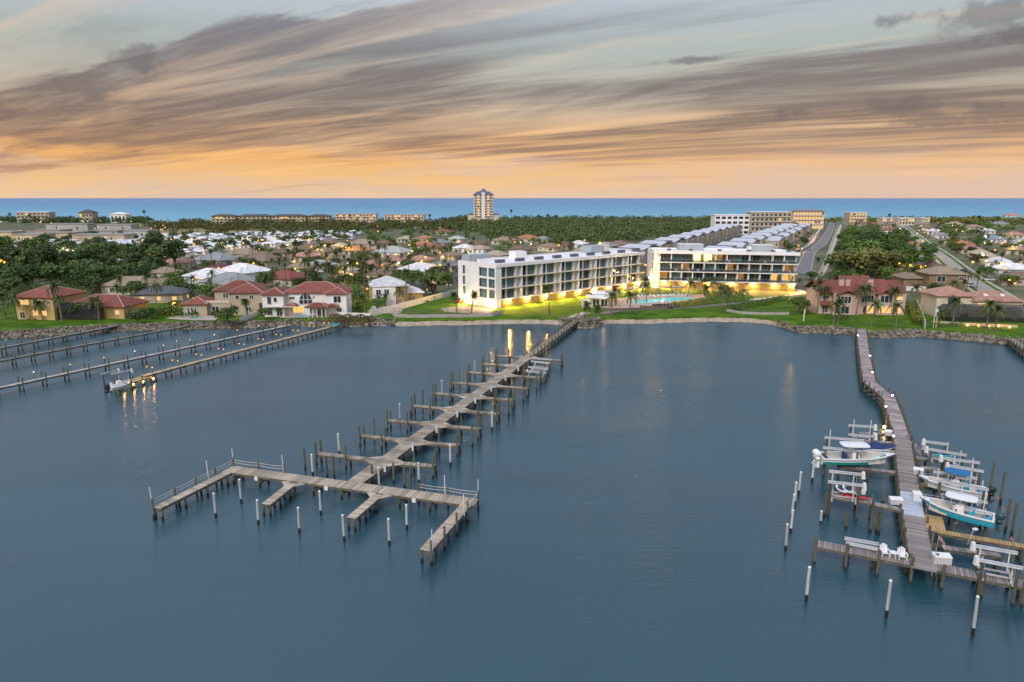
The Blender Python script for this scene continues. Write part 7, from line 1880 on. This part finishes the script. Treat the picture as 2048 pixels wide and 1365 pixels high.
# gangway rail on the right of the dock
a_, b_ = P(1818, 880, RZ), P(1848, 905, RZ); t = thing('gangway', 'dark-railed gangway stepping off the curved dock toward the right lifts', 'gangway', (a_.x, a_.y, RZ))
MB().bar(a_ - Vector((0, 0, .1)), b_ - Vector((0, 0, .5)), .9, .1).build('walk', wood_grey, t, world=True)
for k in (0, 1): 
    o_ = Vector((0, .45 - .9 * k, 0)); MB().bar(a_ + o_ + Vector((0, 0, .95)), b_ + o_ + Vector((0, 0, .55)), .06).bar(a_ + o_, a_ + o_ + Vector((0, 0, .95)), .06).bar(b_ + o_ - Vector((0, 0, .4)), b_ + o_ + Vector((0, 0, .55)), .06).bar(a_.lerp(b_, .5) + o_ - Vector((0, 0, .2)), a_.lerp(b_, .5) + o_ + Vector((0, 0, .75)), .06).build('handrail', grey_eq, t, world=True)
# service pedestals with white heads on the right dock
for i, (x, y) in enumerate([(1749, 862), (1748, 878), (1846, 905), (1725, 995)]):
    p = P(x, y, RZ); t = thing('service_post', 'small white utility box on a post by the curved dock lifts, %s' % ordn(i), 'utility post', (p.x, p.y, RZ - .5), 0, 'utility posts on the curved dock'); MB().box((0, 0, .5), (.1, .1, 1.4)).build('post', pile_green, t); MB().box((0, -.05, 1.15), (.4, .25, .5)).build('box', white_p, t)
# ------------------------------------------------------------------ fences, walls
def fence_run(name, label, pts, h, seg, m, th=0.08, post=True, cat='fence', pm=None, step=True):
    w = [G(*p) for p in pts]; t = thing(name, label, cat, (w[0].x, w[0].y, GZ))
    for a, b in zip(w[:-1], w[1:]):
        L = (b - a).length; n = max(1, round(L / seg)); u = (b - a).normalized(); l = L / n
        pmh = MB().box((0, 0, h / 2), (l - .12, th, h)).mesh('panel', m); psm = MB().box((0, 0, (h + .1) / 2), (.14, th + .07, h + .1)).mesh('post', pm or m)
        rz = math.atan2(u.y, u.x)
        for i in range(n):
            p = a + u * (l * (i + .5)) - w[0]; link('panel', pmh, t, loc=(p.x, p.y, rng.uniform(-.04, .04) if step else 0), rz=rz)
            if post: q = a + u * (l * i) - w[0]; link('post', psm, t, loc=(q.x, q.y, 0), rz=rz)
    return t
fwhite = mat('white_fence_vinyl', (.74, .72, .68), .5, .06, .6); wallc = mat('pale_wall_stucco', (.62, .56, .46), .8, .12, .4)
fence_run('white_fence', 'long white panel fence running inland from the bank to the angled building', [(742, 634), (790, 622), (850, 606), (918, 588)], 1.9, 2.4, fwhite)
fence_run('white_fence', 'low white fence along the river side of the fenced yard', [(664, 632), (700, 634), (742, 635)], 1.2, 2.2, fwhite)
fence_run('white_fence', 'pale picket fence between the tan house and the white villa', [(480, 644), (500, 638), (522, 629)], 1.3, 1.8, fwhite)
fence_run('white_fence', 'tall white fence stepping down to the bank right of the red-roofed row', [(1833, 612), (1842, 636), (1850, 660)], 1.9, 2.4, fwhite)
fence_run('white_fence', 'white fence between the lawn and the screened pool house', [(1834, 622), (1874, 618)], 1.9, 2.4, fwhite)
fence_run('white_fence', 'white fence behind the lawn left of the olive brown house', [(1812, 582), (1880, 584)], 1.7, 3, fwhite)
fence_run('boundary_wall', 'long pale boundary wall running inland beside the entrance road', [(1607, 643), (1614, 606), (1625, 579), (1638, 556), (1652, 520), (1668, 474), (1676, 452)], 2.0, 6, wallc, .25, cat='wall')
def low_wall(label, pts, h, m):
    w = [G(*p) for p in pts]; t = thing('retaining_wall', label, 'wall', (w[0].x, w[0].y, GZ))
    for a, b in zip(w[:-1], w[1:]): MB().bar(a + Vector((0, 0, h / 2)), b + Vector((0, 0, h / 2)), .35, h).build('wall_section', m, t, world=True)
gw = mat('grey_block_wall', (.36, .34, .31), .85, .12, .6)
low_wall('low grey retaining wall along the lawn in front of the angled building', [(784, 629), (790, 634), (820, 636), (930, 635), (985, 633), (1005, 628)], .9, gw)
low_wall('low grey curved wall along the right-hand lawn', [(1453, 623), (1480, 628), (1520, 630), (1578, 630)], .7, gw)
low_wall('low dark wall along the river side of the pool terrace', [(1207, 621), (1240, 622), (1330, 619), (1372, 614)], .8, mat('brown_wall', (.16, .12, .10), .85, .15, .6))
low_wall('low beige planter wall with lights before the far right pool enclosure', [(1880, 648), (1925, 651), (2000, 654), (2035, 656)], .7, WM['tan'])
def rail_fence(label, pts, h=1.3, n=1.0):
    w = [G(*p) for p in pts]; t = thing('metal_fence', label, 'fence', (w[0].x, w[0].y, GZ), 0, 'black metal fences'); pk_ = MB(); rl_ = MB(); ps_ = MB()
    for a, b in zip(w[:-1], w[1:]):
        L = (b - a).length
        for z in (.15, h - .05): rl_.bar(a + Vector((0, 0, z)), b + Vector((0, 0, z)), .05)
        for i in range(int(L / .22)): p = a.lerp(b, i / (L / .22)); pk_.bar(p, p + Vector((0, 0, h)), .022)
        for i in range(int(L / 2.4) + 1): p = a.lerp(b, min(1, i * 2.4 / L)); ps_.bar(p, p + Vector((0, 0, h + .1)), .08)
    pk_.build('pickets', grey_eq, t, world=True, kind='stuff'); rl_.build('rail', grey_eq, t, world=True); ps_.build('post', grey_eq, t, world=True, kind='stuff')
rail_fence('thin black metal fence on the lawn before the end wall of the angled building', [(787, 624), (830, 628), (920, 628), (1000, 625)]); rail_fence('black metal fence along the river side of the pool', [(1208, 618), (1250, 620), (1320, 618.5), (1370, 612), (1412, 603)]); rail_fence('black metal fence between the pool terrace and the buildings', [(1210, 594), (1260, 590), (1330, 586.5), (1410, 587)])
rail_fence('thin dark fence along the curved lawn wall', [(1472, 622), (1520, 625), (1575, 625)], 1.1)
# pool house and pergolas
c = G(1200, 616); t = thing('pool_house', 'small white flat-roofed pool house with dark glazed front at the left end of the terrace', 'pool house', (c.x, c.y, GZ), .12)
MB().box((0, 2, 1.6), (5.2, 4, 3.2)).build('wall', WM['grey'], t); MB().box((0, 1.6, 3.35), (7.4, 6, .3)).build('roof', roofm, t); MB().box((3.2, 6.4, 3.9), (9, 5, .35)).build('upper_roof', roofm, t)
for x in (0, 3.2, 6.4): MB().box((x, 6.4, 1.9), (.3, .3, 3.8)).build('roof_post', stucco, t)
for x in (-1.3, 1.3): win(t, x, 1.5, 2.3, 2.5, 0, 'f', False, np_=2)
MB().box((-4.4, 0.5, 1.4), (2.4, .2, 2.8)).build('screen_wall', stucco, t)
point((c.x + 1, c.y - 2, GZ + 2.6), (1, .72, .4), 160)
for i, (x, y) in enumerate([(1261, 591), (1282, 589), (1324, 587), (1353, 587)]):
    c = G(x, y); t = thing('pergola', 'grey-roofed cabana frame behind the pool, %s from the left' % ordn(i), 'cabana', (c.x, c.y, GZ), 0, 'cabanas behind the pool')
    for sx_ in (-1.5, 1.5):
        for sy_ in (-1.2, 1.2): MB().box((sx_, sy_, 1.2), (.12, .12, 2.4)).build('post', grey_eq, t)
    MB().box((0, 0, 2.48), (3.6, 3, .14)).build('roof', screen, t); MB().box((0, 0.3, .3), (2.2, 1.2, .4)).build('daybed', curt2, t)
# loungers
ls = MB().box((0, 0, .32), (.62, 1.3, .1)).mesh('seat', mat('pale_sling', (.55, .58, .60), .7, .06)); lb_ = MB().add([(-.31, .62, .3), (.31, .62, .3), (.31, 1.15, .8), (-.31, 1.15, .8), (-.31, .66, .26), (.31, .66, .26), (.31, 1.19, .76), (-.31, 1.19, .76)], [(0, 1, 2, 3), (7, 6, 5, 4), (0, 4, 5, 1), (1, 5, 6, 2), (2, 6, 7, 3), (3, 7, 4, 0)]).mesh('backrest', MATS['pale_sling'])
ll = MB().box((0, 0, .14), (.04, .04, .28)).mesh('leg', grey_eq); dsm = mat('dark_sling', (.05, .055, .06), .7, .1)
ls2 = ls.copy(); ls2.materials.clear(); ls2.materials.append(dsm); lb2 = lb_.copy(); lb2.materials.clear(); lb2.materials.append(dsm)
def lounger(p, rz, lab, grp, dark):
    t = thing('sun_lounger', lab, 'sun lounger', (p.x, p.y, GZ + .1), rz, grp); link('seat', ls2 if dark else ls, t); link('backrest', lb2 if dark else lb_, t)
    for x in (-.27, .27):
        for y in (-.58, .58): link('leg', ll, t, loc=(x, y, 0))
for i in range(14):
    lounger(G(1278 + i * 8.0, 596.0 - i * .25), 0.1 + rng.uniform(-.15, .15), 'pale sun lounger on the far side of the pool, %s from the left' % ordn(i), 'loungers on the far side of the pool', False)
for i in range(30):
    q = i / 29; lounger(G(1306 + q * 98, 612.5 - 3.5 * q - 9 * q ** 3 + (i % 2) * 1.6), math.pi + rng.uniform(-.2, .2), 'dark sun lounger on the river side of the pool, %s from the left' % ordn(i), 'dark loungers on the river side of the pool', True)
# cars
cb_ = {}
def car(px, py, rz, cname, c, label, world=None):
    p = world or G(px, py); t = thing('parked_car', label, 'car', (p.x, p.y, GZ + .08), rz, 'parked cars')
    pm_ = mat('car_' + cname, c, .25, .03, coat=.6)
    prof = [(-2.2, .35), (2.2, .35), (2.25, .7), (1.9, .88), (-2.15, .95), (-2.25, .7)]
    b = MB(); n = len(prof); vs = [(x, y, z) for y in (-.9, .9) for x, z in prof]; b.add(vs, [tuple(range(n)), tuple(range(2 * n - 1, n - 1, -1))] + [(i, n + i, n + (i + 1) % n, (i + 1) % n) for i in range(n)]); b.build('body', pm_, t)
    c1 = [(-1.75, .9), (1.0, .9), (.35, 1.42), (-1.2, 1.45)]; b = MB(); vs = [(x, y * (.82 if z < 1 else .68), z) for y in (-1, 1) for x, z in c1]; b.add(vs, [(0, 1, 2, 3), (7, 6, 5, 4), (0, 4, 5, 1), (1, 5, 6, 2), (3, 2, 6, 7), (0, 3, 7, 4)]); b.build('cabin_glass', glass_dark, t)
    MB().box((-.42, 0, 1.45), (1.5, 1.3, .05)).build('roof', pm_, t)
    for x in (-1.35, 1.4):
        for y in (-.85, .85): MB().tube((x, y - .1, .33), (x, y + .1, .33), .33, None, 12).build('wheel', black_m, t)
for a in [(1937, 574, 2.0, 'white', (.7, .7, .7), 'white car parked by the olive brown house'), (1856, 498, 2.05, 'silver', (.5, .5, .52), 'silver car on the right-hand street, farthest along'), (1926, 545, 2.05, 'dark', (.05, .05, .06), 'dark car at the kerb of the right-hand street'), (1975, 562, 2.0, 'white', 0, 'white car in a drive right of the street'),
          (924, 606, .9, 'red', (.35, .03, .03), 'red car behind the fan palms at the end wall'), (1822, 568, .4, 'silver', 0, 'silver car between the oak wood and olive house'), (1618, 500, 1.2, 'dark', 0, 'dark car on the bend of the entrance road'), (60, 478, .3, 'white', 0, 'white car in the left car park'), (100, 482, 1.1, 'dark', 0, 'dark car in the left car park'),
          (20, 484, .5, 'silver', 0, 'silver car at the near edge of the left car park'), (850, 590, .6, 'silver', 0, 'silver car behind the tree by the end wall')]:
    car(*a)
# ------------------------------------------------------------------ lamps
LC = {'w': ((1, .80, .62), 'white'), 'y': ((1, .52, .08), 'yellow'), 'o': ((1, .34, .05), 'orange'), 'p': ((.4, .15, 1.0), 'violet'), 'k': ((1, .45, .40), 'pinkish')}
lm = {k: glow('street_glow_' + v[1], v[0], 3.6) for k, v in LC.items()}
pole_me = MB().tube((0, 0, 0), (0, 0, 5.0), .07, .05, 6).mesh('pole', grey_eq); arm_me = MB().bar((0, 0, 4.95), (.5, 0, 5.05), .06).mesh('arm', grey_eq)
hd_me = {k: MB().ball((.5, 0, 4.95), .42, 8, 6).mesh('lamp_head', m) for k, m in lm.items()}
cap_me = MB().tube((.5, 0, 5.24), (.5, 0, 5.34), .35, .15, 8).mesh('lamp_cap', grey_eq)
lamps = [(2, 444, 'w'), (82, 443, 'w'), (50, 438, 'y'), (245, 438, 'y'), (163, 442, 'w'), (175, 443, 'w'), (388, 438, 'o'), (195, 471, 'w'), (211, 475, 'w'), (246, 486, 'p'), (296, 494, 'o'), (285, 480, 'y'), (354, 493, 'o'), (389, 489, 'o'), (444, 486, 'w'),
 (334, 496, 'y'), (125, 510, 'w'), (140, 509, 'w'), (98, 510, 'w'), (60, 517, 'o'), (75, 520, 'o'), (28, 527, 'w'), (63, 529, 'o'), (170, 511, 'y'), (195, 512, 'y'), (215, 511, 'y'), (5, 535, 'o'), (66, 500, 'o'), (92, 519, 'o'), (526, 480, 'o'), (550, 476, 'y'), (596, 477, 'y'),
 (635, 499, 'y'), (704, 467, 'p'), (831, 456, 'p'), (785, 446, 'o'), (755, 453, 'o'), (756, 463, 'y'), (852, 454, 'w'), (880, 455, 'y'), (855, 483, 'o'), (880, 505, 'o'), (692, 495, 'o'), (714, 526, 'o'), (505, 444, 'o'), (578, 443, 'o'), (635, 443, 'o'), (905, 450, 'y'), (933, 447, 'o'),
 (1327, 462, 'o'), (1384, 448, 'o'), (1795, 446, 'o'), (1846, 482, 'o'), (1838, 461, 'o'), (1849, 465, 'o'), (1905, 451, 'w'), (1928, 454, 'y'), (2023, 468, 'o'), (2000, 475, 'o'), (2004, 553, 'w'), (2019, 560, 'o'), (2030, 567, 'o'), (1876, 446, 'o'), (1990, 500, 'o'), (320, 440, 'y'), (310, 452, 'y'), (330, 455, 'y'), (430, 452, 'y'),
 (268, 610, 'w'), (348, 606, 'o'), (388, 597, 'y'), (752, 566, 'o'), (734, 578, 'o'), (705, 574, 'o'), (715, 560, 'o'), (690, 585, 'y'), (240, 606, 'y'), (770, 555, 'o'), (1190, 515, 'o'), (930, 575, 'y'), (1072, 480, 'o'), (1030, 484, 'o'), (1291, 530, 'o'), (1287, 545, 'o')]
lamps += [(1396 + i * 7.2 + rng.uniform(-2, 2), 486 - i * 2.0 + rng.uniform(-3, 2), 'o') for i in range(12)]
lamps += [(1620 + i * 3.3, 478 - i * 3.2, 'k') for i in range(9)] + [(1604, 497, 'k'), (1597, 491, 'o'), (1598, 480, 'o')]
for (x0, x1, y0, y1, n_) in ((0, 330, 494, 530, 30), (330, 700, 470, 500, 26), (560, 900, 485, 550, 24), (1780, 2048, 452, 540, 26), (0, 330, 440, 462, 18), (380, 560, 520, 560, 5), (900, 1250, 478, 498, 6)):
    for _ in range(n_): lamps.append((rng.uniform(x0, x1), rng.uniform(y0, y1), rng.choice('ooyyw')))
lamps.sort(key=lambda a: a[0])
cnt = {}
for i, (x, y, k) in enumerate(lamps):
    hgt = 5.0 if y < 540 else 3.0
    if 1390 < x < 1480 or 1590 < x < 1650: hgt = 2.4
    p = P(x, y, GZ + hgt); zn = ('left of the white villa' if x < 520 else 'between villa and angled building' if x < 920 else 'around the townhouse rows' if x < 1500 else 'by the entrance road' if x < 1700 else 'near the right-hand street')
    c_ = cnt[(k, zn)] = cnt.get((k, zn), -1) + 1
    t = thing('street_lamp', 'glowing %s lamp %s, %s from the left' % (LC[k][1], zn, ordn(c_)), 'street lamp', (p.x - .5, p.y, GZ), 0, 'glowing street lamps')
    t.scale = (1, 1, hgt / 5.0)
    link('pole', pole_me, t); link('arm', arm_me, t); h_ = link('lamp_head', hd_me[k], t); link('lamp_cap', cap_me, t)
    if p.y < 620 and (len(cnt) < 0 or rng.random() < .75): point((p.x, p.y - .6, GZ + hgt - .5), LC[k][0], 420 + 1.1 * p.y, .3)
for i, (x, y) in enumerate([(1890, 648), (1935, 653), (1957, 654), (1978, 655), (1997, 655), (2019, 657)]):
    p = G(x, y); t = thing('garden_light', 'orange garden light before the screened pool terrace, %s from the left' % ordn(i), 'garden light', (p.x, p.y, GZ), 0, 'orange garden lights'); MB().ball((0, 0, .35), .14, 8, 6).build('lamp', ol, t); MB().tube((0, 0, 0), (0, 0, .25), .05, None, 6).build('spike', grey_eq, t)
    point((p.x, p.y - .3, GZ + .5), (1, .5, .15), 45, .12)
# birdhouse pole at the bank
p = G(1869, 656); t = thing('birdhouse_post', 'tall post with a round orange-topped shelf and small house at the rocky bank', 'birdhouse', (p.x, p.y, GZ)); 
for x in (-.35, .35): MB().box((x, 0, 1.6), (.12, .12, 3.2)).build('post', white_trim, t)
MB().tube((0, 0, 1.5), (0, 0, 1.7), .9, .5, 12).build('shelf_roof', RM['orange'], t); MB().box((0, 0, 4.6), (.6, .5, .8)).build('bird_box', WM['white'], t); MB().tube((0, 0, 5.0), (0, 0, 5.4), .45, .05, 4).build('box_roof', RM['green'], t); MB().box((0, 0, 3.7), (.14, .14, 1.1)).build('upper_post', white_trim, t)
# utility poles on the skyline
for i, (x, y, h) in enumerate([(1042, 560, 15), (1402, 520, 17), (1776, 700, 16), (1984, 700, 16), (52, 470, 16), (171, 560, 15), (1860, 640, 16), (619, 650, 16), (716, 650, 15)]):
    p = at_far(x, y); t = thing('utility_pole', 'thin dark utility pole against the sea, %s in the list from the left' % ordn([52, 171, 619, 716, 1042, 1402, 1776, 1860, 1984].index(x)), 'utility pole', (p.x, p.y, GZ), 0, 'utility poles')
    MB().tube((0, 0, 0), (0, 0, h), .16, .1, 6).build('pole', bark, t); MB().bar((-1, 0, h - .7), (1, 0, h - .7), .12).build('crossarm', bark, t)
